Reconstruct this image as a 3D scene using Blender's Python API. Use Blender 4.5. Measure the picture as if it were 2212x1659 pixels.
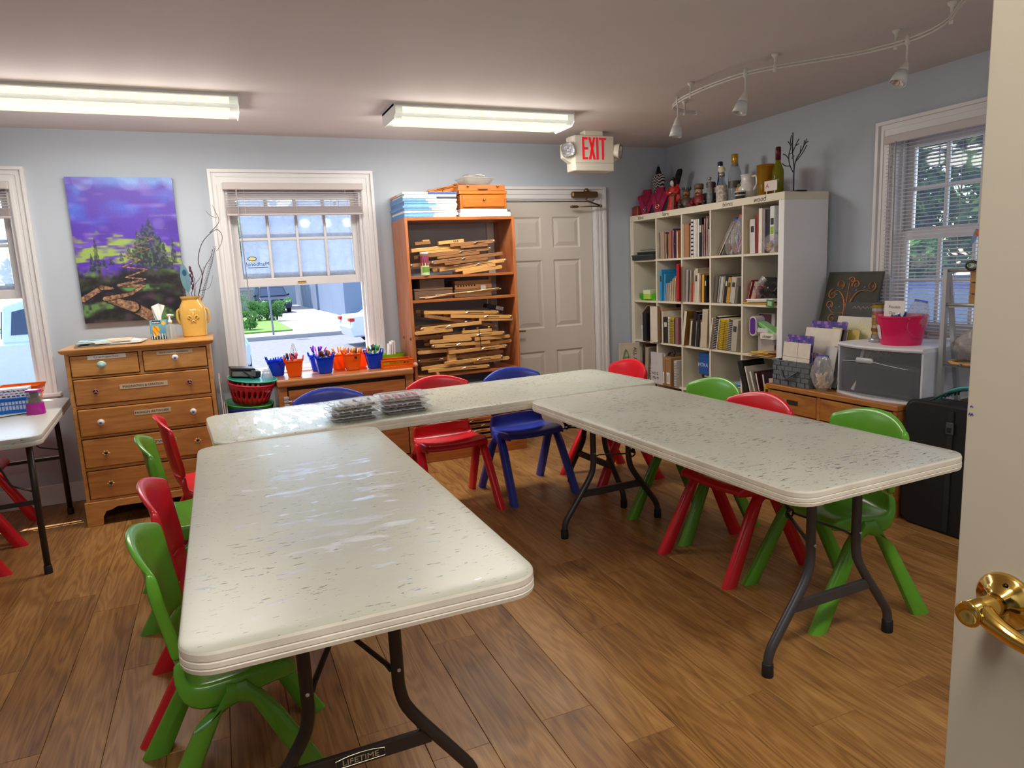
import bpy, bmesh, math, random
from mathutils import Matrix, Vector, Euler
random.seed(7)
PI = math.pi
S = bpy.context.scene
COL = S.collection
for o in list(bpy.data.objects):
    bpy.data.objects.remove(o, do_unlink=True)

# ------------------------------------------------------------------ camera
YAW, PITCH, ROLL = math.radians(-22.835), math.radians(9.365), math.radians(-2.663)
FPX, CAMH = 1479.5, 1.421
cy_, sy_ = math.cos(YAW), math.sin(YAW)
fwd = Vector((-sy_*math.cos(PITCH), cy_*math.cos(PITCH), -math.sin(PITCH)))
rt = Vector((cy_, sy_, 0)); up = rt.cross(fwd)
r2 = math.cos(ROLL)*rt + math.sin(ROLL)*up
u2 = -math.sin(ROLL)*rt + math.cos(ROLL)*up
cd = bpy.data.cameras.new('camera'); cam = bpy.data.objects.new('camera', cd); COL.objects.link(cam)
cam.matrix_world = Matrix(((r2.x, u2.x, -fwd.x, 0), (r2.y, u2.y, -fwd.y, 0), (r2.z, u2.z, -fwd.z, CAMH), (0, 0, 0, 1)))
cd.sensor_width = 36.0; cd.sensor_fit = 'HORIZONTAL'; cd.lens = FPX/2212*36; cd.clip_start = 0.02; cd.clip_end = 500
S.camera = cam

# ------------------------------------------------------------------ world, sun, exposure
W = bpy.data.worlds.new('world'); S.world = W; W.use_nodes = True
wn = W.node_tree.nodes; wn.clear()
sky = wn.new('ShaderNodeTexSky'); sky.sky_type = 'NISHITA'; sky.sun_disc = False
sky.sun_elevation = math.radians(60); sky.sun_rotation = math.radians(-20); sky.air_density = 1.2; sky.dust_density = 1.0
bg = wn.new('ShaderNodeBackground'); bg.inputs['Strength'].default_value = 0.58
wo = wn.new('ShaderNodeOutputWorld')
W.node_tree.links.new(sky.outputs[0], bg.inputs[0]); W.node_tree.links.new(bg.outputs[0], wo.inputs[0])
sd = bpy.data.lights.new('sun', 'SUN'); sun = bpy.data.objects.new('sun', sd); COL.objects.link(sun)
sd.energy = 7.5; sd.angle = math.radians(0.53); sd.color = (1.0, 0.95, 0.86)
sun.rotation_euler = Vector((0.30, -0.55, -1.0)).to_track_quat('-Z', 'Y').to_euler()
sun.location = (0, 12, 14)
S.view_settings.view_transform = 'Standard'; S.view_settings.look = 'None'
S.view_settings.exposure = 0.0; S.view_settings.gamma = 1.0; S.view_settings.use_curve_mapping = False
LAMP, LENS = 23.0, 1.4   # watts of each fluorescent fixture, glow of its lens

# ------------------------------------------------------------------ material helpers
def lin(c):
    if isinstance(c, str):
        c = c.lstrip('#'); c = tuple(int(c[i:i+2], 16) for i in (0, 2, 4))
    return tuple((x/255/12.92 if x/255 <= .04045 else ((x/255+.055)/1.055)**2.4) for x in c)
MATS = {}
class NT:
    def __init__(s, name):
        s.m = bpy.data.materials.new(name); s.m.use_nodes = True; s.t = s.m.node_tree; s.t.nodes.clear()
        s.out = s.n('ShaderNodeOutputMaterial')
    def n(s, typ, **kw):
        nd = s.t.nodes.new(typ)
        for k, v in kw.items():
            if k in nd.inputs.keys(): nd.inputs[k].default_value = v
            else: setattr(nd, k, v)
        return nd
    def l(s, a, ai, b, bi): s.t.links.new(a.outputs[ai], b.inputs[bi])
    def ramp(s, stops, interp='LINEAR'):
        r = s.n('ShaderNodeValToRGB'); e = r.color_ramp.elements; r.color_ramp.interpolation = interp
        e[0].position = stops[0][0]; e[0].color = (*stops[0][1], 1)
        e[1].position = stops[-1][0]; e[1].color = (*stops[-1][1], 1)
        for p, c in stops[1:-1]:
            q = e.new(p); q.color = (*c, 1)
        return r
def mat(name, col=(128, 128, 128), rough=.5, metal=0., var=.06, scale=14., spec=.5, emit=None, es=0., trans=0., sss=0., coat=0., bump=0., bscale=80.):
    """plain procedural material: a colour with a soft mottling of its own"""
    if name in MATS: return MATS[name]
    b = NT(name); c = lin(col)
    p = b.n('ShaderNodeBsdfPrincipled'); p.inputs['Roughness'].default_value = rough; p.inputs['Metallic'].default_value = metal
    p.inputs['Specular IOR Level'].default_value = spec; p.inputs['Coat Weight'].default_value = coat
    tc = b.n('ShaderNodeTexCoord'); nz = b.n('ShaderNodeTexNoise'); nz.inputs['Scale'].default_value = scale; nz.inputs['Detail'].default_value = 3
    b.l(tc, 'Object', nz, 'Vector')
    r = b.ramp([(.3, tuple(max(0, x*(1-var)) for x in c)), (.7, tuple(min(1, x*(1+var)) for x in c))])
    b.l(nz, 'Fac', r, 'Fac'); b.l(r, 'Color', p, 'Base Color')
    if trans: p.inputs['Transmission Weight'].default_value = trans
    if emit: p.inputs['Emission Color'].default_value = (*lin(emit), 1); p.inputs['Emission Strength'].default_value = es
    if bump:
        n2 = b.n('ShaderNodeTexNoise'); n2.inputs['Scale'].default_value = bscale; b.l(tc, 'Object', n2, 'Vector')
        bp = b.n('ShaderNodeBump'); bp.inputs['Strength'].default_value = bump; bp.inputs['Distance'].default_value = .002
        b.l(n2, 'Fac', bp, 'Height'); b.l(bp, 'Normal', p, 'Normal')
    b.l(p, 'BSDF', b.out, 'Surface'); MATS[name] = b.m; return b.m
def plastic_translucent(name, col, rough=.25, w=.35):
    """dyed translucent plastic: daylight shines through"""
    if name in MATS: return MATS[name]
    b = NT(name); c = (*lin(col), 1)
    p = b.n('ShaderNodeBsdfPrincipled'); p.inputs['Base Color'].default_value = c; p.inputs['Roughness'].default_value = rough
    t = b.n('ShaderNodeBsdfTranslucent'); t.inputs['Color'].default_value = c
    nz = b.n('ShaderNodeTexNoise'); nz.inputs['Scale'].default_value = 9
    mth = b.n('ShaderNodeMath', operation='MULTIPLY_ADD'); mth.inputs[1].default_value = .1; mth.inputs[2].default_value = w-.05
    b.l(nz, 'Fac', mth, 0)
    mx = b.n('ShaderNodeMixShader'); b.l(mth, 0, mx, 0); b.l(p, 'BSDF', mx, 1); b.l(t, 'BSDF', mx, 2)
    b.l(mx, 0, b.out, 'Surface'); MATS[name] = b.m; return b.m
def clear_plastic(name, col=(235, 240, 245), opac=.18, rough=.08, milk=.5):
    """thin clear sheet: mostly see-through, a gloss, and a little milkiness of its own"""
    if name in MATS: return MATS[name]
    b = NT(name); c = (*lin(col), 1)
    tr = b.n('ShaderNodeBsdfTransparent'); tr.inputs['Color'].default_value = (.97, .97, .97, 1)
    p = b.n('ShaderNodeBsdfPrincipled'); p.inputs['Base Color'].default_value = c; p.inputs['Roughness'].default_value = rough
    ts = b.n('ShaderNodeBsdfTranslucent'); ts.inputs['Color'].default_value = c
    m1 = b.n('ShaderNodeMixShader'); m1.inputs[0].default_value = milk; b.l(p, 'BSDF', m1, 1); b.l(ts, 'BSDF', m1, 2)
    nz = b.n('ShaderNodeTexNoise'); nz.inputs['Scale'].default_value = 25
    mth = b.n('ShaderNodeMath', operation='MULTIPLY_ADD'); mth.inputs[1].default_value = opac*.6; mth.inputs[2].default_value = opac*.7
    b.l(nz, 'Fac', mth, 0)
    mx = b.n('ShaderNodeMixShader'); b.l(mth, 0, mx, 0); b.l(tr, 'BSDF', mx, 1); b.l(m1, 0, mx, 2)
    b.l(mx, 0, b.out, 'Surface'); MATS[name] = b.m; return b.m
def glass_tint(name, col, rough=.03, opac=.45):
    """coloured bottle glass as a thin tinted wall with a gloss"""
    if name in MATS: return MATS[name]
    b = NT(name); c = (*lin(col), 1)
    tr = b.n('ShaderNodeBsdfTransparent'); tr.inputs['Color'].default_value = c
    p = b.n('ShaderNodeBsdfPrincipled'); p.inputs['Base Color'].default_value = c; p.inputs['Roughness'].default_value = rough
    mx = b.n('ShaderNodeMixShader'); mx.inputs[0].default_value = opac; b.l(tr, 'BSDF', mx, 1); b.l(p, 'BSDF', mx, 2)
    b.l(mx, 0, b.out, 'Surface'); MATS[name] = b.m; return b.m
def wood(name, light, dark, rough=.4, gx=3., gy=3., gz=3., grain=28., dist=3.5, coat=0., spec=.5):
    """grained wood: stretched noise along the axis with the small g-number"""
    if name in MATS: return MATS[name]
    b = NT(name)
    tc = b.n('ShaderNodeTexCoord'); oi = b.n('ShaderNodeObjectInfo')
    mp = b.n('ShaderNodeMapping'); mp.inputs['Scale'].default_value = (gx, gy, gz)
    add = b.n('ShaderNodeVectorMath', operation='ADD'); b.l(tc, 'Object', add, 0)
    mul = b.n('ShaderNodeVectorMath', operation='SCALE'); mul.inputs['Scale'].default_value = 7.0
    cmb = b.n('ShaderNodeCombineXYZ'); b.l(oi, 'Random', cmb, 0); b.l(oi, 'Random', cmb, 1); b.l(oi, 'Random', cmb, 2)
    b.l(cmb, 0, mul, 0); b.l(mul, 0, add, 1); b.l(add, 0, mp, 'Vector')
    n1 = b.n('ShaderNodeTexNoise'); n1.inputs['Scale'].default_value = 1.0; n1.inputs['Detail'].default_value = 5; n1.inputs['Distortion'].default_value = dist
    b.l(mp, 0, n1, 'Vector')
    n2 = b.n('ShaderNodeTexNoise'); n2.inputs['Scale'].default_value = grain*.25; n2.inputs['Detail'].default_value = 6; b.l(mp, 0, n2, 'Vector')
    mx = b.n('ShaderNodeMath', operation='MULTIPLY_ADD'); mx.inputs[1].default_value = .35; b.l(n2, 'Fac', mx, 0)
    sc = b.n('ShaderNodeMath', operation='MULTIPLY'); sc.inputs[1].default_value = .65; b.l(n1, 'Fac', sc, 0); b.l(sc, 0, mx, 2)
    L, D = lin(light), lin(dark); mid = tuple((p+q)/2 for p, q in zip(L, D))
    r = b.ramp([(.32, D), (.47, mid), (.66, L)]); b.l(mx, 0, r, 'Fac')
    p = b.n('ShaderNodeBsdfPrincipled'); p.inputs['Roughness'].default_value = rough; p.inputs['Coat Weight'].default_value = coat; p.inputs['Coat Roughness'].default_value = .15
    p.inputs['Specular IOR Level'].default_value = spec
    b.l(r, 'Color', p, 'Base Color'); b.l(p, 'BSDF', b.out, 'Surface'); MATS[name] = b.m; return b.m
def attr_mat(name, rough=.6, coat=0.):
    """flat print: colours stored on the sheet itself"""
    if name in MATS: return MATS[name]
    b = NT(name); a = b.n('ShaderNodeAttribute', attribute_name='print')
    nz = b.n('ShaderNodeTexNoise'); nz.inputs['Scale'].default_value = 90; nz.inputs['Detail'].default_value = 3
    tc = b.n('ShaderNodeTexCoord'); b.l(tc, 'Object', nz, 'Vector')
    r = b.ramp([(.3, (.86, .86, .86)), (.7, (1, 1, 1))]); b.l(nz, 'Fac', r, 'Fac')
    mx = b.n('ShaderNodeMix', data_type='RGBA', blend_type='MULTIPLY'); mx.inputs[0].default_value = 1
    b.l(a, 'Color', mx, 6); b.l(r, 'Color', mx, 7)
    p = b.n('ShaderNodeBsdfPrincipled'); p.inputs['Roughness'].default_value = rough; p.inputs['Coat Weight'].default_value = coat
    b.l(mx, 2, p, 'Base Color'); b.l(p, 'BSDF', b.out, 'Surface'); MATS[name] = b.m; return b.m

# ------------------------------------------------------------------ mesh helpers
def place(o, loc=None, rot=None, parent=None):
    if loc is not None: o.location = loc
    if rot is not None: o.rotation_euler = rot
    if parent is not None: o.parent = parent
    return o
def tag(o, label=None, cat=None, group=None, kind=None):
    if label: o['label'] = label
    if cat: o['category'] = cat
    if group: o['group'] = group
    if kind: o['kind'] = kind
    return o
def thing(name, label, cat, loc=(0, 0, 0), rot=0, group=None):
    o = bpy.data.objects.new(name, None); COL.objects.link(o); o.empty_display_size = .05
    o.location = loc; o.rotation_euler = rot if isinstance(rot, (tuple, list, Euler)) else (0, 0, rot)
    return tag(o, label, cat, group)
def struct(name, loc=(0, 0, 0), rot=0):
    o = bpy.data.objects.new(name, None); COL.objects.link(o); o.location = loc; o.rotation_euler = (0, 0, rot)
    o['kind'] = 'structure'; return o
def dup(root, loc=None, rot=None, label=None, group=None):
    r = root.copy(); COL.objects.link(r)
    if loc is not None: r.location = loc
    if rot is not None: r.rotation_euler = rot if isinstance(rot, (tuple, list)) else (0, 0, rot)
    if label: r['label'] = label
    if group: r['group'] = group
    for ch in list(root.children):
        c = ch.copy(); COL.objects.link(c); c.parent = r
        for g in ch.children:
            d = g.copy(); COL.objects.link(d); d.parent = c
    return r
class MB:
    def __init__(s): s.v = []; s.f = []; s.M = None
    def add(s, vs, fs, M=None):
        k = len(s.v)
        M = M if M is not None else s.M
        if M is not None: vs = [tuple(M @ Vector(p)) for p in vs]
        s.v += [tuple(p) for p in vs]; s.f += [tuple(i+k for i in f) for f in fs]; return s
    def box(s, x0, x1, y0, y1, z0, z1, M=None):
        return s.add([(x0, y0, z0), (x1, y0, z0), (x1, y1, z0), (x0, y1, z0), (x0, y0, z1), (x1, y0, z1), (x1, y1, z1), (x0, y1, z1)],
              [(0, 3, 2, 1), (4, 5, 6, 7), (0, 1, 5, 4), (1, 2, 6, 5), (2, 3, 7, 6), (3, 0, 4, 7)], M)
    def loft(s, rings, cap=True, closed=False, M=None):
        n = len(rings[0]); vs = [p for r in rings for p in r]; fs = []
        m = len(rings)
        for i in range(m if closed else m-1):
            for j in range(n):
                a, b_ = i*n+j, i*n+(j+1) % n; c, d = ((i+1) % m)*n+(j+1) % n, ((i+1) % m)*n+j
                fs.append((a, b_, c, d))
        if cap and not closed:
            fs.append(tuple(range(n-1, -1, -1))); fs.append(tuple(range((m-1)*n, m*n)))
        return s.add(vs, fs, M)
    def tube(s, pts, r, n=8, cap=True, closed=False, M=None, flat=None):
        P = [Vector(p) for p in pts]; rings = []; m = len(P)
        rr = r if isinstance(r, (list, tuple)) else [r]*m
        T = []
        for i in range(m):
            if closed: t = P[(i+1) % m]-P[i-1]
            else: t = P[min(i+1, m-1)]-P[max(i-1, 0)]
            T.append(t.normalized() if t.length > 1e-9 else Vector((0, 0, 1)))
        ref = Vector((0, 0, 1)) if abs(T[0].z) < .9 else Vector((1, 0, 0))
        u = T[0].cross(ref).normalized()
        for i in range(m):
            u = (u-T[i]*u.dot(T[i])); u = u.normalized() if u.length > 1e-6 else T[i].orthogonal().normalized()
            w = T[i].cross(u)
            fx = flat if flat else 1.
            rings.append([P[i]+(u*math.cos(2*PI*j/n)+w*math.sin(2*PI*j/n)*fx)*rr[i] for j in range(n)])
        return s.loft(rings, cap, closed, M)
    def lathe(s, prof, n=16, M=None, cap=True):
        rings = [[(r*math.cos(2*PI*j/n), r*math.sin(2*PI*j/n), z) for j in range(n)] for r, z in prof]
        return s.loft(rings, cap, False, M)
    def prism(s, poly, z0, z1, M=None):
        n = len(poly)
        return s.loft([[(x, y, z0) for x, y in poly], [(x, y, z1) for x, y in poly]], True, False, M)
    def grid(s, fn, nu, nv, M=None):
        vs = [fn(i/(nu-1), j/(nv-1)) for j in range(nv) for i in range(nu)]
        fs = [(j*nu+i, j*nu+i+1, (j+1)*nu+i+1, (j+1)*nu+i) for j in range(nv-1) for i in range(nu-1)]
        return s.add(vs, fs, M)
    def ball(s, c, r, n=10, m=7, sc=(1, 1, 1), M=None):
        rings = []
        for i in range(m):
            a = -PI/2+PI*(i+.02)/(m-1+.04)
            rings.append([(c[0]+r*sc[0]*math.cos(a)*math.cos(2*PI*j/n), c[1]+r*sc[1]*math.cos(a)*math.sin(2*PI*j/n), c[2]+r*sc[2]*math.sin(a)) for j in range(n)])
        return s.loft(rings, True, False, M)
    def mesh(s, name, m=None, smooth=False):
        me = bpy.data.meshes.new(name); me.from_pydata(s.v, [], s.f); me.update()
        if m is not None: me.materials.append(m)
        bm = bmesh.new(); bm.from_mesh(me); bmesh.ops.recalc_face_normals(bm, faces=bm.faces); bm.to_mesh(me); bm.free()
        if smooth:
            for p in me.polygons: p.use_smooth = True
        return me
    def build(s, name, m=None, parent=None, smooth=False, bevel=0., seg=2, solid=0., loc=None, rot=None, sharp=False):
        me = s.mesh(name, m, smooth); o = bpy.data.objects.new(name, me); COL.objects.link(o)
        if solid:
            md = o.modifiers.new('thickness', 'SOLIDIFY'); md.thickness = solid; md.offset = 0
        if bevel:
            md = o.modifiers.new('bevel', 'BEVEL'); md.width = bevel; md.segments = seg; md.limit_method = 'ANGLE'; md.angle_limit = math.radians(40)
        if sharp and smooth:
            try: me.set_sharp_from_angle(angle=math.radians(35))
            except Exception: pass
        return place(o, loc, rot, parent)
def bx(name, x0, x1, y0, y1, z0, z1, m, parent=None, bevel=0., loc=None, rot=None, seg=1):
    return MB().box(x0, x1, y0, y1, z0, z1).build(name, m, parent, bevel=bevel, loc=loc, rot=rot, seg=seg)
def T(x=0, y=0, z=0, rx=0, ry=0, rz=0, s=1):
    return Matrix.Translation((x, y, z)) @ Euler((rx, ry, rz)).to_matrix().to_4x4() @ Matrix.Scale(s, 4)
def rrect(w, h, r, n=5):
    pts = []
    for cx, cy, a0 in ((w/2-r, h/2-r, 0), (-w/2+r, h/2-r, 90), (-w/2+r, -h/2+r, 180), (w/2-r, -h/2+r, 270)):
        for k in range(n+1):
            a = math.radians(a0+90*k/n); pts.append((cx+r*math.cos(a), cy+r*math.sin(a)))
    return pts
def text(name, body, size, m, parent=None, loc=(0, 0, 0), rot=(0, 0, 0), depth=.0006, align='CENTER', sx=1., shear=0.):
    cu = bpy.data.curves.new(name, 'FONT'); cu.body = body; cu.size = size; cu.align_x = align; cu.align_y = 'CENTER'; cu.extrude = depth; cu.resolution_u = 3; cu.shear = shear
    t = bpy.data.objects.new(name+'_curve', cu); COL.objects.link(t)
    dg = bpy.context.evaluated_depsgraph_get(); dg.update()
    me = bpy.data.meshes.new_from_object(t.evaluated_get(dg)); bpy.data.objects.remove(t, do_unlink=True)
    me.materials.clear(); me.materials.append(m)
    if sx != 1.:
        for v in me.vertices: v.co.x *= sx
    o = bpy.data.objects.new(name, me); COL.objects.link(o)
    return place(o, loc, rot, parent)
def print_sheet(name, w, h, nx, ny, fn, m, parent=None, loc=(0, 0, 0), rot=(0, 0, 0)):
    """flat printed face in local XZ (front looks to -Y); fn(u,v)->sRGB 0..255, u right, v up"""
    b = MB().grid(lambda u, v: ((u-.5)*w, 0, v*h), nx+1, ny+1)
    me = bpy.data.meshes.new(name); me.from_pydata(b.v, [], [tuple(reversed(f)) if False else f for f in b.f]); me.update(); me.materials.append(m)
    at = me.color_attributes.new('print', 'FLOAT_COLOR', 'CORNER')
    vals = []
    for p in me.polygons:
        i, j = p.index % nx, p.index//nx
        c = lin(fn((i+.5)/nx, (j+.5)/ny)); vals += [c[0], c[1], c[2], 1.]*4
    at.data.foreach_set('color', vals)
    o = bpy.data.objects.new(name, me); COL.objects.link(o)
    return place(o, loc, rot, parent)
def catmull(P, n=8, closed=False):
    P = [Vector(p) for p in P]; out = []
    for i in range(len(P)-1):
        p0, p1, p2, p3 = P[max(i-1, 0)], P[i], P[i+1], P[min(i+2, len(P)-1)]
        for k in range(n):
            t = k/n; out.append(.5*((2*p1)+(p2-p0)*t+(2*p0-5*p1+4*p2-p3)*t*t+(3*p1-p0-3*p2+p3)*t**3))
    out.append(P[-1]); return out
FACE_NX = (PI/2, 0, -PI/2)    # text on a face that looks to -X
FACE_NY = (PI/2, 0, 0)        # text on a face that looks to -Y
# ------------------------------------------------------------------ room shell
YB, XR, ZC, XL, YF = 5.35, 3.87, 2.45, -3.4, -0.42
def plaster(name, col, rough=.75, bump=.15, var=.03):
    return mat(name, col, rough=rough, var=var, scale=1.6, spec=.25, bump=bump, bscale=160.)
M_WALL = plaster('wall_paint', (184, 192, 203))
M_CEIL = plaster('ceiling_paint', (216, 208, 206))
M_TRIM = mat('trim_paint', (224, 222, 222), rough=.35, var=.03, scale=3)
M_DOOR = mat('door_paint', (212, 204, 194), rough=.4, var=.03, scale=3)
def wall_with_holes(name, L0, L1, z0, z1, holes, to_world, thick):
    xs = sorted({L0, L1, *[h[0] for h in holes], *[h[1] for h in holes]}); zs = sorted({z0, z1, *[h[2] for h in holes], *[h[3] for h in holes]})
    b = MB()
    for i in range(len(xs)-1):
        for j in range(len(zs)-1):
            cx, cz = (xs[i]+xs[i+1])/2, (zs[j]+zs[j+1])/2
            if any(h[0] < cx < h[1] and h[2] < cz < h[3] for h in holes): continue
            b.add(*cell(xs[i], xs[i+1], zs[j], zs[j+1], to_world, thick))
    o = b.build(name, M_WALL); o['kind'] = 'structure'; return o
def cell(a0, a1, c0, c1, f, t):
    vs = [f(a0, 0, c0), f(a1, 0, c0), f(a1, t, c0), f(a0, t, c0), f(a0, 0, c1), f(a1, 0, c1), f(a1, t, c1), f(a0, t, c1)]
    return vs, [(0, 3, 2, 1), (4, 5, 6, 7), (0, 1, 5, 4), (1, 2, 6, 5), (2, 3, 7, 6), (3, 0, 4, 7)]
# openings (along wall, z)
W2C, W1C, W3C = .605, -1.606, 2.585
OW, OZ0, OZ1 = .955, .765, 2.115
DX0, DX1, DZ1 = 2.185, 3.105, 2.0
wall_with_holes('wall_back', XL, XR+.2, 0, ZC, [(W2C-OW/2, W2C+OW/2, OZ0, OZ1), (W1C-OW/2, W1C+OW/2, OZ0, OZ1), (DX0, DX1, 0, DZ1)], lambda a, d, z: (a, YB+d, z), .16)
O3Z0 = .93
wall_with_holes('wall_right', YF, YB, 0, ZC, [(W3C-OW/2, W3C+OW/2, O3Z0, OZ1)], lambda a, d, z: (XR+d, a, z), .16)
wall_with_holes('wall_left', YF, YB, 0, ZC, [], lambda a, d, z: (XL-d, a, z), .16)
wall_with_holes('wall_front', XL, XR+.2, 0, ZC, [(-.12, .83, 0, 2.06)], lambda a, d, z: (a, YF-d, z), .12)
hb = MB(); hb.box(-.6, -.5, -1.7, YF-.12, 0, ZC); hb.box(1.3, 1.4, -1.7, YF-.12, 0, ZC); hb.box(-.6, 1.4, -1.8, -1.7, 0, ZC)
hb.build('wall_hallway', M_WALL)['kind'] = 'structure'
MB().box(XL, XR+.16, -1.8, YB+.16, ZC, ZC+.12).build('ceiling', M_CEIL)['kind'] = 'structure'
# floor: a dark bed with separate vinyl planks
M_BED = mat('floor_bed', (70, 48, 30), rough=.8)
floor = MB().box(XL-.1, XR+.16, -1.8, YB+.16, -.08, -.004).build('floor', M_BED); floor['kind'] = 'structure'
def plank_material():
    b = NT('vinyl_plank')
    g = b.n('ShaderNodeNewGeometry'); oi = b.n('ShaderNodeObjectInfo')
    off = b.n('ShaderNodeVectorMath', operation='SCALE'); off.inputs['Scale'].default_value = 31.0
    cm = b.n('ShaderNodeCombineXYZ'); b.l(oi, 'Random', cm, 0); b.l(oi, 'Random', cm, 1); b.l(cm, 0, off, 0)
    ad = b.n('ShaderNodeVectorMath', operation='ADD'); b.l(g, 'Position', ad, 0); b.l(off, 0, ad, 1)
    mp = b.n('ShaderNodeMapping'); mp.inputs['Scale'].default_value = (9, 1.1, 1); b.l(ad, 0, mp, 'Vector')
    # cathedral figure: rings of a distorted, stretched field
    n1 = b.n('ShaderNodeTexNoise'); n1.inputs['Scale'].default_value = 1.; n1.inputs['Detail'].default_value = 2.; b.l(mp, 0, n1, 'Vector')
    mul = b.n('ShaderNodeMath', operation='MULTIPLY'); mul.inputs[1].default_value = 70.; b.l(n1, 'Fac', mul, 0)
    sn = b.n('ShaderNodeMath', operation='SINE'); b.l(mul, 0, sn, 0)
    m2 = b.n('ShaderNodeMapping'); m2.inputs['Scale'].default_value = (160, 5, 1); b.l(ad, 0, m2, 'Vector')
    n2 = b.n('ShaderNodeTexNoise'); n2.inputs['Scale'].default_value = 1.; n2.inputs['Detail'].default_value = 4; b.l(m2, 0, n2, 'Vector')
    m3 = b.n('ShaderNodeMapping'); m3.inputs['Scale'].default_value = (5, .8, 1); b.l(ad, 0, m3, 'Vector')
    n3 = b.n('ShaderNodeTexNoise'); n3.inputs['Scale'].default_value = 1.; n3.inputs['Detail'].default_value = 4; n3.inputs['Distortion'].default_value = 1.; b.l(m3, 0, n3, 'Vector')
    s1 = b.n('ShaderNodeMath', operation='MULTIPLY_ADD'); s1.inputs[1].default_value = .05; b.l(sn, 0, s1, 0)
    s2 = b.n('ShaderNodeMath', operation='MULTIPLY_ADD'); s2.inputs[1].default_value = .30; b.l(n2, 'Fac', s2, 0)
    s3 = b.n('ShaderNodeMath', operation='MULTIPLY'); s3.inputs[1].default_value = .52; b.l(n3, 'Fac', s3, 0)
    b.l(s3, 0, s2, 2); b.l(s2, 0, s1, 2)
    s4 = b.n('ShaderNodeMath', operation='MULTIPLY_ADD'); s4.inputs[1].default_value = .055; b.l(oi, 'Random', s4, 0); b.l(s1, 0, s4, 2)
    r = b.ramp([(.28, lin((114, 77, 42))), (.44, lin((155, 110, 60))), (.62, lin((184, 139, 84)))]); b.l(s4, 0, r, 'Fac')
    p = b.n('ShaderNodeBsdfPrincipled'); p.inputs['Specular IOR Level'].default_value = .35
    # dusty scuffs dull the film here and there
    n4 = b.n('ShaderNodeTexNoise'); n4.inputs['Scale'].default_value = 2.2; n4.inputs['Detail'].default_value = 6; b.l(g, 'Position', n4, 'Vector')
    rr = b.ramp([(.35, (.30,)*3), (.7, (.52,)*3)]); b.l(n4, 'Fac', rr, 'Fac'); b.l(rr, 'Color', p, 'Roughness')
    bp = b.n('ShaderNodeBump'); bp.inputs['Strength'].default_value = .12; bp.inputs['Distance'].default_value = .001; b.l(n2, 'Fac', bp, 'Height'); b.l(bp, 'Normal', p, 'Normal')
    b.l(r, 'Color', p, 'Base Color'); b.l(p, 'BSDF', b.out, 'Surface'); return b.m
M_PLANK = plank_material()
PW, PL = .183, 1.22
pm = MB(); e = .0007
pm.loft([[(e, e, -.004), (PW-e, e, -.004), (PW-e, PL-e, -.004), (e, PL-e, -.004)], [(e, e, -.0012), (PW-e, e, -.0012), (PW-e, PL-e, -.0012), (e, PL-e, -.0012)],
         [(e+.0011, e+.0011, 0), (PW-e-.0011, e+.0011, 0), (PW-e-.0011, PL-e-.0011, 0), (e+.0011, PL-e-.0011, 0)]])
plank_mesh = pm.mesh('plank', M_PLANK)
x = XL; k = 0
while x < XR-.01:
    st = (k*.47 + (k % 3)*.13) % PL
    y = YF-.12-st
    while y < YB:
        y0, y1 = max(y, YF-.12), min(y+PL, YB)
        w = min(PW, XR-x)
        if y1-y0 > .02:
            o = bpy.data.objects.new('plank', plank_mesh); COL.objects.link(o); o.parent = floor
            o.location = (x, y0, 0); o.scale = (w/PW, (y1-y0)/PL, 1)
        y += PL
    x += PW; k += 1
# baseboards
def base(name, x0, x1, y0, y1):
    b = MB().box(x0, x1, y0, y1, 0, .14); o = b.build(name, M_TRIM, bevel=.006); o['kind'] = 'structure'
base('baseboard_back', XL, DX0-.1, YB-.016, YB-.001); base('baseboard_right', XR-.016, XR-.001, YF, YB-.02)
base('baseboard_corner', DX1+.1, XR-.02, YB-.016, YB-.001); base('baseboard_left', XL+.001, XL+.016, YF, YB-.02)

# ------------------------------------------------------------------ windows
def pane_material(name, film, col):
    """old window glass: clear with a dusty film that catches the daylight"""
    b = NT(name)
    tr = b.n('ShaderNodeBsdfTransparent'); tr.inputs['Color'].default_value = (.95, .97, 1, 1)
    ts = b.n('ShaderNodeBsdfTranslucent'); ts.inputs['Color'].default_value = (*lin(col), 1)
    gl = b.n('ShaderNodeBsdfGlossy'); gl.inputs['Roughness'].default_value = .03
    tc = b.n('ShaderNodeTexCoord'); nz = b.n('ShaderNodeTexNoise'); nz.inputs['Scale'].default_value = 30; nz.inputs['Detail'].default_value = 6; b.l(tc, 'Object', nz, 'Vector')
    r = b.ramp([(.3, (film*.75,)*3), (.75, (min(1, film*1.3),)*3)]); b.l(nz, 'Fac', r, 'Fac')
    m1 = b.n('ShaderNodeMixShader'); b.l(r, 'Color', m1, 0); b.l(tr, 0, m1, 1); b.l(ts, 0, m1, 2)
    fr = b.n('ShaderNodeFresnel'); fr.inputs['IOR'].default_value = 1.35
    m2 = b.n('ShaderNodeMixShader'); b.l(fr, 0, m2, 0); b.l(m1, 0, m2, 1); b.l(gl, 0, m2, 2)
    b.l(m2, 0, b.out, 'Surface'); return b.m
M_PANE = pane_material('window_glass_dusty', .36, (226, 232, 244))
M_PANE_CLEAR = pane_material('window_glass', .05, (205, 220, 245))
M_BRASS = mat('brass', (190, 150, 80), rough=.25, metal=1., var=.05)

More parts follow.
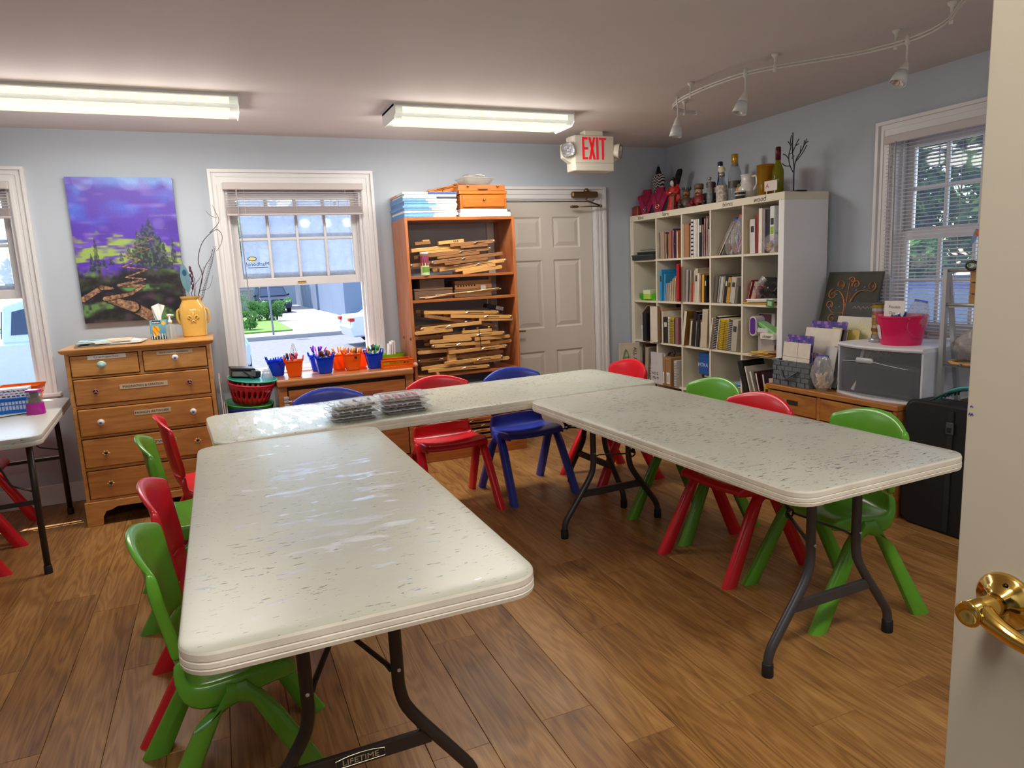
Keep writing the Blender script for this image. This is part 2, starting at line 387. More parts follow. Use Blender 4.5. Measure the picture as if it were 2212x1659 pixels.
def mitred(parent, hw, z0, z1, steps, head=True):
    """side boards and head board with mitred corners; steps are (from, to, proud)"""
    for sx in (-1, 1):
        b = MB()
        for o0, o1, pr in steps:
            b.add([(sx*(hw+o0), -pr, z0), (sx*(hw+o1), -pr, z0), (sx*(hw+o1), 0, z0), (sx*(hw+o0), 0, z0), (sx*(hw+o0), -pr, z1+o0), (sx*(hw+o1), -pr, z1+o1), (sx*(hw+o1), 0, z1+o1), (sx*(hw+o0), 0, z1+o0)],
                  [(0, 3, 2, 1), (4, 5, 6, 7), (0, 1, 5, 4), (1, 2, 6, 5), (2, 3, 7, 6), (3, 0, 4, 7)])
        b.build('casing_side', M_TRIM, parent)
    b = MB()
    for o0, o1, pr in steps:
        b.add([(-hw-o0, -pr, z1+o0), (hw+o0, -pr, z1+o0), (hw+o0, 0, z1+o0), (-hw-o0, 0, z1+o0), (-hw-o1, -pr, z1+o1), (hw+o1, -pr, z1+o1), (hw+o1, 0, z1+o1), (-hw-o1, 0, z1+o1)],
              [(0, 3, 2, 1), (4, 5, 6, 7), (0, 1, 5, 4), (1, 2, 6, 5), (2, 3, 7, 6), (3, 0, 4, 7)])
    b.build('casing_head', M_TRIM, parent)
CAS_W = [(0, .006, .018), (.006, .022, .024), (.022, .046, .018), (.046, .060, .023), (.060, .076, .019), (.076, .096, .034)]
CAS_D = [(0, .008, .016), (.008, .026, .022), (.026, .042, .016), (.042, .058, .023), (.058, .082, .017), (.082, .104, .032)]
def window(name, loc, rot, z0, z1, open_lower, clear):
    """local X along wall, Y outwards, origin at floor below the centre, wall face y=0"""
    r = struct(name, loc, rot); hw = OW/2; cw = .088
    for sx in (-1, 1):
        bx('jamb', min(sx*hw, sx*(hw-.02)), max(sx*hw, sx*(hw-.02)), 0, .16, z0, z1, M_TRIM, r)
        bx('stop', min(sx*(hw-.02), sx*(hw-.034)), max(sx*(hw-.02), sx*(hw-.034)), .05, .068, z0, z1, M_TRIM, r)
    mitred(r, hw, z0-.02, z1, CAS_W)
    bx('jamb_head', -hw, hw, 0, .16, z1-.02, z1, M_TRIM, r)
    bx('sill', -hw-cw-.03, hw+cw+.03, -.06, .02, z0-.028, z0, M_TRIM, r, bevel=.008, seg=2)
    bx('apron', -hw-cw, hw+cw, -.018, 0, z0-.10, z0-.028, M_TRIM, r, bevel=.004)
    bx('sill_outer', -hw, hw, .0, .2, z0-.03, z0+.012, M_TRIM, r)
    mid = (z0+z1)/2; H = (z1-.02)-mid+.02
    iw = hw-.022
    def sash(za, zb, y, pm):
        for sx in (-1, 1): bx('sash_stile', min(sx*iw, sx*(iw-.048)), max(sx*iw, sx*(iw-.048)), y, y+.034, za, zb, M_TRIM, r, bevel=.003)
        bx('sash_rail', -iw+.048, iw-.048, y, y+.034, za, za+.06, M_TRIM, r, bevel=.003); bx('sash_rail', -iw+.048, iw-.048, y, y+.034, zb-.05, zb, M_TRIM, r, bevel=.003)
        g0, g1, h0, h1 = -iw+.048, iw-.048, za+.06, zb-.05
        for k in range(1, 4):
            xm = g0+(g1-g0)*k/4; bx('muntin', xm-.010, xm+.010, y+.004, y+.030, h0, h1, M_TRIM, r, bevel=.004)
        zm = (h0+h1)/2; bx('muntin', g0, g1, y+.005, y+.029, zm-.010, zm+.010, M_TRIM, r, bevel=.004)
        for i in range(4):
            for j in range(2):
                bx('pane', g0+(g1-g0)*i/4+.008, g0+(g1-g0)*(i+1)/4-.008, y+.014, y+.018, h0+(h1-h0)*j/2+.008, h0+(h1-h0)*(j+1)/2-.008, pm, r)
    sash(mid-.02, z1-.02, .105, M_PANE if not clear else M_PANE_CLEAR)
    if open_lower:
        sash(mid-.05, z1-.05, .069, M_PANE)
        bx('sash_lift', -.03, .03, .060, .069, mid-.034, mid-.020, M_BRASS, r, bevel=.002)
    else:
        sash(z0+.012, mid+.03, .069, M_PANE_CLEAR)
    return r
window('window_1', (W1C, YB, 0), 0, OZ0, OZ1, True, False)
win2 = window('window_2', (W2C, YB, 0), 0, OZ0, OZ1, True, False)
window('window_3', (XR, W3C, 0), -PI/2, O3Z0, OZ1, False, True)
# old stickers on the glass of the middle window
M_STK = mat('sticker_yellow', (236, 226, 150), rough=.6); M_INK = mat('ink_black', (22, 22, 26), rough=.6); M_STW = mat('sticker_white', (230, 232, 236), rough=.6)
st = thing('window_sticker', 'old black and yellow lettered sticker reading backwards on the left pane', 'sticker', (W2C-.30, YB+.0655, 1.555))
text('lettering', 'Marlboro!', .038, M_INK, st, (0, 0, 0), (PI/2, 0, PI), sx=1.05)
MB().lathe([(.0, 0), (.022, .0), (.022, .001), (.0, .001)], 14, M=T(-.035, 0, .036, rx=PI/2)).build('emblem', M_STK, st)
MB().tube([(.03*math.cos(a)-.035, -.001, .04+.014*math.sin(a)) for a in [i*PI/8 for i in range(16)]], .0025, 5, closed=True).build('emblem_outline', M_INK, st)
MB().box(-.07, .07, -.001, 0, -.026, -.022).build('underline', M_INK, st)
st2 = thing('window_sticker', 'faded round white sticker near the top right pane', 'sticker', (W2C+.29, YB+.0655, 1.985))
MB().tube([(.032*math.cos(a), 0, .032*math.sin(a)) for a in [i*PI/10 for i in range(20)]], .006, 6, closed=True, flat=.2).build('ring', M_STW, st2)
MB().lathe([(.0, 0), (.013, .0), (.013, .001), (.0, .001)], 12, M=T(0, 0, 0, rx=PI/2)).build('centre', M_STW, st2)

# ------------------------------------------------------------------ blinds
M_SLAT = plastic_translucent('blind_vinyl', (232, 224, 222), .45, .38); M_WAND = mat('blind_wand', (150, 146, 150), rough=.3)
def slat_mesh(w):
    return MB().grid(lambda u, v: ((u-.5)*w, (v-.5)*.026, -.0045*(1-math.cos((v-.5)*PI))), 2, 5).mesh('slat', M_SLAT, True)
def blind(label, loc, rot, zt, zb, n_open, stack, tilt, wand_x, wand_l):
    t = thing('window_blind', label, 'blind', loc, rot, 'slatted window blinds'); w = OW-.05
    wt = OW+.02
    b = MB().box(-wt/2, wt/2, -.030, .004, zt-.035, zt+.012); b.build('headrail', M_SLAT, t, bevel=.004)
    sm = slat_mesh(wt-.03)
    for i in range(n_open):
        z = zt-.05-(zt-.05-zb-stack*.0042)*i/max(1, n_open-1)
        o = bpy.data.objects.new('slat', sm); COL.objects.link(o); place(o, (0, -.012, z), (tilt, 0, 0), t)
    for i in range(stack):
        o = bpy.data.objects.new('slat', sm); COL.objects.link(o); place(o, (0, -.012, zb+.004+.0042*i), (0, 0, 0), t)
    bx('bottom_rail', -wt/2+.012, wt/2-.012, -.026, .002, zb-.014, zb, M_SLAT, t, bevel=.004)
    for xx in (-wt*.36, 0, wt*.36): MB().tube([(xx, -.026, zt-.03), (xx, -.026, zb)], .0011, 5).build('ladder_cord', M_SLAT, t)
    MB().tube([(wand_x, -.036, zt-.03), (wand_x+.012, -.040, zt-.03-wand_l)], .0042, 6).build('wand', M_WAND, t)
    return t
blind('half raised cream slat blind with thick slat stack on the middle window', (W2C, YB-.036, 0), 0, 2.105, 1.905, 7, 12, .05, -.40, .78)
blind('raised cream slat blind at the window cut off by the left picture edge', (W1C, YB-.036, 0), 0, 2.105, 1.905, 7, 12, .05, -.40, .78)
blind('fully lowered white slat blind over the right wall window', (XR-.036, W3C, 0), -PI/2, 2.105, .955, 52, 2, .10, -.40, .80)

# ------------------------------------------------------------------ six panel door with casing
d = struct('door_1', ((DX0+DX1)/2, YB, 0)); hw = (DX1-DX0)/2
for sx in (-1, 1):
    bx('jamb', min(sx*hw, sx*(hw-.012)), max(sx*hw, sx*(hw-.012)), 0, .14, 0, DZ1, M_TRIM, d)
mitred(d, hw, 0, DZ1, CAS_D)
bx('jamb_head', -hw, hw, 0, .14, DZ1-.012, DZ1, M_TRIM, d)
M_GAP = mat('door_gap', (14, 13, 13), rough=.9); bx('rebate', -hw, hw, .062, .07, 0, DZ1, M_GAP, d)
dw = hw-.018
# leaf: frame of stiles and rails, with raised fielded panels
zs = [0.012, .22, .72, .92, 1.50, 1.60, 1.86, DZ1-.018]
xs = [-dw, -dw+.125, -.055, .055, dw-.125, dw]
for xa, xb in ((xs[0], xs[1]), (xs[2], xs[3]), (xs[4], xs[5])): bx('stile', xa, xb, .012, .05, zs[0], zs[-1], M_DOOR, d)
for za, zb in ((zs[0], zs[1]), (zs[2], zs[3]), (zs[4], zs[5]), (zs[6], zs[7])):
    for xa, xb in ((xs[1], xs[2]), (xs[3], xs[4])): bx('rail', xa, xb, .012, .05, za, zb, M_DOOR, d)
for za, zb in ((zs[1], zs[2]), (zs[3], zs[4]), (zs[5], zs[6])):
    for xa, xb in ((xs[1], xs[2]), (xs[3], xs[4])):
        def ring(i, y): return [(xa+i, y, za+i), (xb-i, y, za+i), (xb-i, y, zb-i), (xa+i, y, zb-i)]
        MB().loft([ring(0, .05), ring(0, .013), ring(.012, .022), ring(.018, .022), ring(.05, .014)]).build('panel', M_DOOR, d)
# lever handle and closer on the door
M_ABR = mat('antique_brass', (128, 104, 74), rough=.35, metal=.9)
h = thing('door_lever', 'small brass lever handle on the white panelled door', 'door handle', (2.285, YB+.012, .915))
MB().lathe([(.030, 0), (.030, -.006), (.022, -.012)], 16, M=T(rx=-PI/2)).build('rose', M_BRASS, h, True)
MB().tube([(0, -.008, 0), (0, -.045, 0), (.02, -.052, 0), (.10, -.050, -.004)], [.009, .009, .009, .007], 8).build('lever', M_BRASS, h, True)
c = thing('door_closer', 'antique brass door closer with folding arm above the white door', 'door closer', (2.985, YB-.03, 2.035))
MB().box(-.125, .125, -.045, .0, -.026, .026).build('body', M_ABR, c, bevel=.014, seg=3)
MB().lathe([(.020, .02), (.024, .035), (.012, .052)], 12).build('cap', M_ABR, c, True, loc=(.02, -.022, 0))
MB().tube([(.02, -.02, -.03), (.02, -.022, -.05), (.14, -.05, -.095)], .007, 6).build('arm', M_ABR, c, True)
MB().tube([(.14, -.052, -.1), (-.08, -.035, -.10)], .0055, 6).build('link', M_ABR, c, True)
MB().box(-.145, -.075, -.05, -.02, -.112, -.090).build('bracket', M_ABR, c, bevel=.008)
MB().ball((.14, -.052, -.098), .013).build('joint', M_ABR, c, True)

# ------------------------------------------------------------------ entrance door standing open beside the camera
M_EDOOR = mat('entrance_door_paint', (182, 173, 156), rough=.5, var=.02, scale=2, spec=.3)
M_POLB = mat('polished_brass', (226, 186, 96), rough=.1, metal=1., var=.04)
ed = struct('door_2', (.83, .54, 0))
bx('leaf', 0, .044, -.90, 0, .01, 2.04, M_EDOOR, ed, bevel=.002)
tk = MB().tube([(-.0004, -.0080, 1.232), (-.0004, -.006, 1.2335), (-.0004, -.0045, 1.232)], .0006, 5); tk.tube([(-.0004, -.0085, 1.222), (-.0004, -.0075, 1.2245), (-.0004, -.006, 1.2215), (-.0004, -.0045, 1.2245), (-.0004, -.0035, 1.222)], .0008, 5)
tk.build('pen_mark', mat('pen_purple', (70, 60, 140), rough=.6), ed)
h = thing('door_lever', 'shiny brass lever on the open door at the right edge', 'door handle', (.83, .478, 1.005))
MB().lathe([(.034, 0), (.034, .004), (.031, .008), (.024, .010), (.022, .013), (.014, .016), (.014, .02)], 24, M=T(ry=-PI/2)).build('rose', M_POLB, h, True)
MB().lathe([(.0035, 0), (.0035, .003), (.001, .004)], 10, M=T(-.009, -.004, .022, ry=-PI/2)).build('screw', mat('dark_metal', (50, 44, 34), rough=.3, metal=1.), h, True)
MB().tube([(-.012, 0, 0), (-.030, 0, 0), (-.062, .004, -.004)], [.0135, .0125, .0145], 16).build('neck', M_POLB, h, True)
MB().tube(catmull([(-.048, -.004, -.003), (-.054, -.022, -.008), (-.054, -.05, -.016), (-.052, -.085, -.018), (-.053, -.125, -.012)], 4), [.0125-.0035*min(1, i/10) for i in range(17)], 12).build('lever', M_POLB, h, True)
MB().lathe([(.0145, -.002), (.0155, .001), (.0140, .0035), (.0105, .001), (.0, .001)], 20, M=T(-.062, .004, -.004, ry=-PI/2)).build('end_cap', M_POLB, h, True)
# ------------------------------------------------------------------ fluorescent ceiling fixtures
M_FIXW = mat('fixture_white', (224, 226, 224), rough=.35, var=.02)
M_LENS = clear_plastic('fixture_acrylic', (235, 238, 236), opac=.75, rough=.2, milk=.6)
def lens_mat():
    b = NT('lit_lens'); em = b.n('ShaderNodeEmission'); em.inputs['Strength'].default_value = LENS
    tc = b.n('ShaderNodeTexCoord'); vo = b.n('ShaderNodeTexVoronoi'); vo.inputs['Scale'].default_value = 70; b.l(tc, 'Object', vo, 'Vector')
    r = b.ramp([(.0, (1., .93, .74)), (.8, (.85, .77, .58))]); b.l(vo, 'Distance', r, 'Fac'); b.l(r, 'Color', em, 'Color'); b.l(em, 0, b.out, 'Surface'); return b.m
M_LIT = lens_mat()
def fixture(label, x0, x1, y0, y1, watts=LAMP):
    L, Wd = x1-x0, y1-y0
    t = thing('ceiling_light', label, 'ceiling light', ((x0+x1)/2, (y0+y1)/2, ZC), 0, 'fluorescent ceiling fixtures')
    bx('pan', -L/2, L/2, -Wd/2, Wd/2, -.016, 0, M_FIXW, t)
    for sx in (-1, 1):
        a0, a1 = sorted((sx*L/2, sx*(L/2-.006)))
        pr = [(-Wd/2-.006, 0), (Wd/2+.006, 0), (Wd/2+.006, -.062), (Wd/2-.03, -.088), (-Wd/2+.03, -.088), (-Wd/2-.006, -.062)]
        MB().loft([[(a0, y, z) for y, z in pr], [(a1, y, z) for y, z in pr]]).build('end_plate', M_FIXW, t, bevel=.002)
    # wraparound acrylic shell: a ridged trough
    prof = [(-Wd/2, -.016), (-Wd/2, -.058), (-Wd/2+.03, -.078), (-.045, -.080), (-.02, -.070), (.02, -.070), (.045, -.080), (Wd/2-.03, -.078), (Wd/2, -.058), (Wd/2, -.016)]
    MB().add([(-L/2+.006, y, z) for y, z in prof]+[(L/2-.006, y, z) for y, z in prof], [(i, i+1, i+11, i+10) for i in range(9)]).build('diffuser', M_LENS, t)
    # lit prismatic zones of the trough (lamp length is shorter than the shell)
    e = .052
    for nm, pr in (('lit_side', [(-Wd/2-.001, -.022), (-Wd/2-.001, -.056)]), ('lit_side', [(Wd/2+.001, -.022), (Wd/2+.001, -.056)]),
                   ('lit_panel', [(-Wd/2+.02, -.0735), (-Wd/2+.033, -.0795), (-.05, -.0815)]), ('lit_panel', [(.05, -.0815), (Wd/2-.033, -.0795), (Wd/2-.02, -.0735)])):
        n = len(pr); MB().add([(-L/2+e, y, z) for y, z in pr]+[(L/2-e, y, z) for y, z in pr], [(i, i+1, i+1+n, i+n) for i in range(n-1)]).build(nm, M_LIT, t)
    ld = bpy.data.lights.new('tube_light', 'AREA'); ld.shape = 'RECTANGLE'; ld.size = L-.12; ld.size_y = Wd-.06; ld.energy = watts; ld.color = (1., .95, .87)
    lo = bpy.data.objects.new('tube_light', ld); COL.objects.link(lo); lo.parent = t; lo.location = (0, 0, -.092)
    for k_ in range(4):      # the wraparound shell also throws light sideways and up onto the ceiling
        pl_ = bpy.data.lights.new('side_glow', 'POINT'); pl_.energy = watts*.16; pl_.color = (1., .95, .87); pl_.shadow_soft_size = .07
        po = bpy.data.objects.new('side_glow', pl_); COL.objects.link(po); po.parent = t; po.location = (-L*.375+L*.25*k_, 0, -.20)
    return t
fixture('long lit fluorescent ceiling fixture between the windows and the exit sign', 1.10, 2.33, 4.24, 4.55)
fixture('long lit fluorescent ceiling fixture running off the left picture edge', -1.0, .23, 4.22, 4.53)
fixture('added unseen fluorescent ceiling fixture overhead near the camera, left one', -.75, .48, .10, .41, LAMP*.85)  # out of view, added to light the surfaces facing the camera
fixture('added unseen fluorescent ceiling fixture overhead near the camera, right one', 1.15, 2.38, .10, .41, LAMP*.85)  # second added fixture out of view, same fill from the camera side

# ------------------------------------------------------------------ exit sign
M_EXIT = mat('exit_ivory', (230, 224, 208), rough=.4, var=.03); M_RED_L = mat('exit_red', (224, 34, 48), rough=.4, emit=(224, 20, 40), es=.35); M_CHR = mat('reflector_chrome', (215, 215, 220), rough=.22, metal=.7, var=.1, scale=50)
ex = thing('exit_sign', 'ivory exit sign with two emergency lamp heads hanging from the ceiling', 'exit sign', (2.775, 4.76, 2.150))
bx('housing', -.178, .178, .012, .12, 0, .262, M_EXIT, ex, bevel=.012, seg=2); bx('face', -.170, .178, -.004, .014, 0, .262, M_EXIT, ex, bevel=.010, seg=2)
bx('canopy', -.07, .09, .01, .09, .258, ZC-2.150, M_EXIT, ex, bevel=.004)
z0_, z1_ = .084, .246
def letter(nm, polys):
    b = MB()
    for P in polys: b.prism(P, 0, .003, M=T(0, -.004, 0, rx=PI/2))
    b.build(nm, M_RED_L, ex)
st_w = .0165
letter('letter_e', [[(-.104, z0_), (-.088, z0_), (-.088, z1_), (-.104, z1_)]]+[[(-.089, a_), (-.057, a_), (-.057, a_+st_w), (-.089, a_+st_w)] for a_ in (z0_, (z0_+z1_-st_w)/2, z1_-st_w)])
letter('letter_x', [[(-.050, z0_), (-.032, z0_), (.010, z1_), (-.008, z1_)], [(-.008, z0_), (.010, z0_), (-.032, z1_), (-.050, z1_)]])
letter('letter_i', [[(.018, z0_), (.035, z0_), (.035, z1_), (.018, z1_)]])
letter('letter_t', [[(.066, z0_), (.083, z0_), (.083, z1_-st_w), (.066, z1_-st_w)], [(.044, z1_-st_w), (.105, z1_-st_w), (.105, z1_), (.044, z1_)]])
bx('seam', -.168, .176, -.0055, -.004, .058, .060, mat('exit_seam', (170, 160, 136)), ex)
for sx in (-1, 1):
    a0, a1 = sorted((sx*.165, sx*.255)); pr = [(.02, .06), (.02, .20), (.09, .20), (.09, .06)]
    b = MB().loft([[(sx*.17, y, z) for y, z in ((.03, .055), (.03, .22), (.10, .22), (.10, .055))], [(sx*.245, y, z) for y, z in ((.04, .10), (.04, .20), (.09, .20), (.09, .10))]])
    b.build('lamp_arm', M_EXIT, ex, bevel=.006)
    M = T(sx*.212, .025, .155, rx=.12, rz=(-.45 if sx < 0 else .75)) @ T(ry=(-.25 if sx < 0 else .15))
    sq = lambda s, y: [(p, y, q) for p, q in rrect(s, s, s*.3, 3)]
    MB().loft([sq(.085, .045), sq(.100, -.02), sq(.104, -.034), sq(.094, -.034)], cap=False, M=M).build('lamp_shell', M_EXIT, ex, True, sharp=True)
    MB().loft([sq(.092, -.0345), sq(.060, -.012), sq(.022, .002)], cap=False, M=M).build('reflector', M_CHR, ex)
    MB().lathe([(.012, 0), (.012, .022), (.004, .03)], 8, M=M @ T(0, -.004, 0, rx=PI/2)).build('bulb', M_CHR, ex, True)
    sqr = sq(.098, -.036); MB().tube(sqr, .003, 6, closed=True, M=M).build('lamp_rim', mat('lamp_rim', (120, 112, 100), rough=.3), ex, True)

# ------------------------------------------------------------------ bendy track light
M_TRK = mat('track_white', (205, 200, 192), rough=.35, var=.03); M_FROST = mat('frosted_glass', (200, 202, 200), rough=.4, var=.05)
ZT = 2.385
tr = thing('track_light', 'curved white track light with small spot heads under the ceiling', 'track light', (2.8, 2.9, ZC))
R0 = Vector((2.8, 2.9, ZC))
pth = [(3.00, 3.83), (2.86, 3.80), (2.75, 3.73), (2.69, 3.60), (2.655, 3.43), (2.645, 3.22), (2.67, 3.02), (2.745, 2.865), (2.865, 2.72), (2.985, 2.57), (3.05, 2.38), (3.03, 2.22), (2.955, 2.09), (2.84, 1.97), (2.70, 1.80)]
cur = catmull([Vector((x, y, ZT))-R0 for x, y in pth], 6)
for dz in (.007, -.007): MB().tube([p+Vector((0, 0, dz)) for p in cur], .0055, 6).build('rail', M_TRK, tr, True)
MB().box(-.022, .022, -.012, .012, -.014, .014, M=T(*(cur[0]+Vector((.02, 0, 0))), rz=.2)).build('end_feed', M_TRK, tr, bevel=.003)
for x, y in ((2.655, 3.43), (2.745, 2.865), (3.05, 2.42), (2.965, 2.095), (2.90, 3.81)):
    p = Vector((x, y, ZT))-R0
    MB().lathe([(.020, 0), (.018, -.010), (.007, -.022), (.006, -.05), (.009, -.052), (.009, -.088), (.005, -.09)], 10, M=T(p.x, p.y, 0)).build('standoff', M_TRK, tr, True)
for x, y, rx, ry in ((2.69, 3.60, .10, .10), (2.675, 3.0, .1, .30), (3.05, 2.36, .05, .45)):
    p = Vector((x, y, ZT))-R0
    MB().lathe([(.006, .028), (.011, .026), (.012, -.018), (.006, -.022), (.0045, -.03), (.0045, -.085), (.007, -.088), (.004, -.10)], 10, M=T(p.x, p.y, p.z)).build('head_stem', M_TRK, tr, True)
    M = T(p.x, p.y, p.z-.095, rx=rx, ry=ry)
    hd = MB().lathe([(.004, .005), (.014, -.002), (.022, -.035), (.026, -.046)], 14, M=M).build('lamp_cap', M_TRK, tr, True)
    MB().lathe([(.026, -.046), (.034, -.075), (.039, -.108), (.035, -.108), (.028, -.075), (.015, -.06)], 16, M=M).build('lamp_shade', M_FROST, tr, True)
    MB().lathe([(.030, -.100), (.012, -.080), (.002, -.078)], 12, M=M, cap=False).build('bulb', M_CHR, tr, True)

# ------------------------------------------------------------------ folding tables
def table_top_mat(name, base, film, center, seed, dark=1.):
    b = NT(name); tc = b.n('ShaderNodeTexCoord')
    p = b.n('ShaderNodeBsdfPrincipled'); p.inputs['Specular IOR Level'].default_value = .5
    cloud = b.n('ShaderNodeTexNoise'); cloud.inputs['Scale'].default_value = 2.3; cloud.inputs['Detail'].default_value = 5
    mp0 = b.n('ShaderNodeMapping'); mp0.inputs['Location'].default_value = (seed, seed*2, 0); b.l(tc, 'Object', mp0, 'Vector'); b.l(mp0, 0, cloud, 'Vector')
    B = lin(base); r = b.ramp([(.3, tuple(x*.86 for x in B)), (.7, B)]); b.l(cloud, 'Fac', r, 'Fac')
    cur = (r, 'Color')
    region = b.n('ShaderNodeTexNoise'); region.inputs['Scale'].default_value = 3.1; region.inputs['Detail'].default_value = 2; b.l(mp0, 0, region, 'Vector')
    def streak(col, sx, sy, thr, rot, dens, k, amt=.9):
        nonlocal cur
        mp = b.n('ShaderNodeMapping'); mp.inputs['Scale'].default_value = (sx, sy, sy); mp.inputs['Rotation'].default_value = (0, 0, rot); mp.inputs['Location'].default_value = (seed*3+k*5.3, k*2.1, 0)
        b.l(tc, 'Object', mp, 'Vector')
        nz = b.n('ShaderNodeTexNoise'); nz.inputs['Scale'].default_value = 1.; nz.inputs['Detail'].default_value = 3.; nz.inputs['Roughness'].default_value = .6; b.l(mp, 0, nz, 'Vector')
        rr = b.ramp([(thr, (0, 0, 0)), (thr+.02, (1, 1, 1))]); b.l(nz, 'Fac', rr, 'Fac')
        mp2 = b.n('ShaderNodeMapping'); mp2.inputs['Location'].default_value = (k*3.7+seed, k*1.9, 0); b.l(tc, 'Object', mp2, 'Vector')
        rg = b.n('ShaderNodeTexNoise'); rg.inputs['Scale'].default_value = 4.; b.l(mp2, 0, rg, 'Vector')
        r2_ = b.ramp([(dens, (0, 0, 0)), (dens+.1, (amt,)*3)]); b.l(rg, 'Fac', r2_, 'Fac')
        mm = b.n('ShaderNodeMath', operation='MULTIPLY'); b.l(rr, 'Color', mm, 0); b.l(r2_, 'Color', mm, 1)
        mx = b.n('ShaderNodeMix', data_type='RGBA'); b.l(mm, 0, mx, 0); b.l(cur[0], cur[1], mx, 6); mx.inputs[7].default_value = (*lin(col), 1); cur = (mx, 2)
        return mm
    streak((96, 88, 84), 26, 90, .665-.02*dark, .25, .42, 1, .8)
    streak((70, 60, 58), 34, 120, .685-.015*dark, -.3, .44, 2, .8)
    streak((60, 96, 170), 22, 70, .69-.01*dark, .5, .5, 3, .8)
    streak((176, 70, 60), 30, 95, .70-.01*dark, .1, .5, 4, .8)
    streak((170, 178, 80), 9, 16, .69, .4, .5, 5, .45)
    streak((110, 150, 190), 8, 22, .68, .9, .5, 6, .5)
    streak((80, 110, 70), 40, 90, .71, .1, .5, 7, .8)
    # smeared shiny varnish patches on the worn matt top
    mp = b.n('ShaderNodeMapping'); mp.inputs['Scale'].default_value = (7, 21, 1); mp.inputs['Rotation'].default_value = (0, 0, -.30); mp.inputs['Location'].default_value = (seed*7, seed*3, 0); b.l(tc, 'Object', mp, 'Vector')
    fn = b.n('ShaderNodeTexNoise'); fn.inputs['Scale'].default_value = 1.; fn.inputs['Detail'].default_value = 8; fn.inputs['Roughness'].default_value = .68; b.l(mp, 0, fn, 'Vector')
    # the smears and their painted glare lie in an oval zone of the top
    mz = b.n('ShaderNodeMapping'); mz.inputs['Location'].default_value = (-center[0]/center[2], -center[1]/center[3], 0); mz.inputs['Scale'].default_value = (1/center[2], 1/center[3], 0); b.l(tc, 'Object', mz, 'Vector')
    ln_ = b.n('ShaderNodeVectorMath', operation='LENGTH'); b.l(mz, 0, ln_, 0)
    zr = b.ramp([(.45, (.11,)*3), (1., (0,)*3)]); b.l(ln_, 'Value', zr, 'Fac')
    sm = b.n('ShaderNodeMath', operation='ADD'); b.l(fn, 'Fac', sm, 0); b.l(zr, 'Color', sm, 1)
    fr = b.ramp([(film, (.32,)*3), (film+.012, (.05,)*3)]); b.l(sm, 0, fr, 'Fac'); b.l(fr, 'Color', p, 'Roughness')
    glare_tint = b.ramp([(film, (0,)*3), (film+.012, (.75,)*3)]); b.l(sm, 0, glare_tint, 'Fac')      # window glare on the smears, painted in as a whiter tint
    fm = b.n('ShaderNodeMix', data_type='RGBA'); b.l(glare_tint, 'Color', fm, 0); b.l(cur[0], cur[1], fm, 6); fm.inputs[7].default_value = (*lin((222, 226, 236)), 1); b.l(fm, 2, p, 'Base Color')
    b.l(p, 'BSDF', b.out, 'Surface'); return b.m
M_LEG = mat('leg_steel_grey', (74, 74, 78), rough=.35, metal=.4, var=.05); M_LEGD = mat('leg_steel_dark', (52, 46, 44), rough=.4, metal=.35, var=.05)
M_FOOT = mat('foot_rubber', (20, 20, 22), rough=.6)
M_RIM = mat('table_rim', (224, 216, 200), rough=.4, var=.08, scale=12)
def rim_faces(o, zt):
    try: o.data.set_sharp_from_angle(angle=math.radians(20))
    except Exception: pass
    o.data.materials.append(M_RIM)
    for p in o.data.polygons:
        if p.center.z < zt-.0012: p.material_index = 1
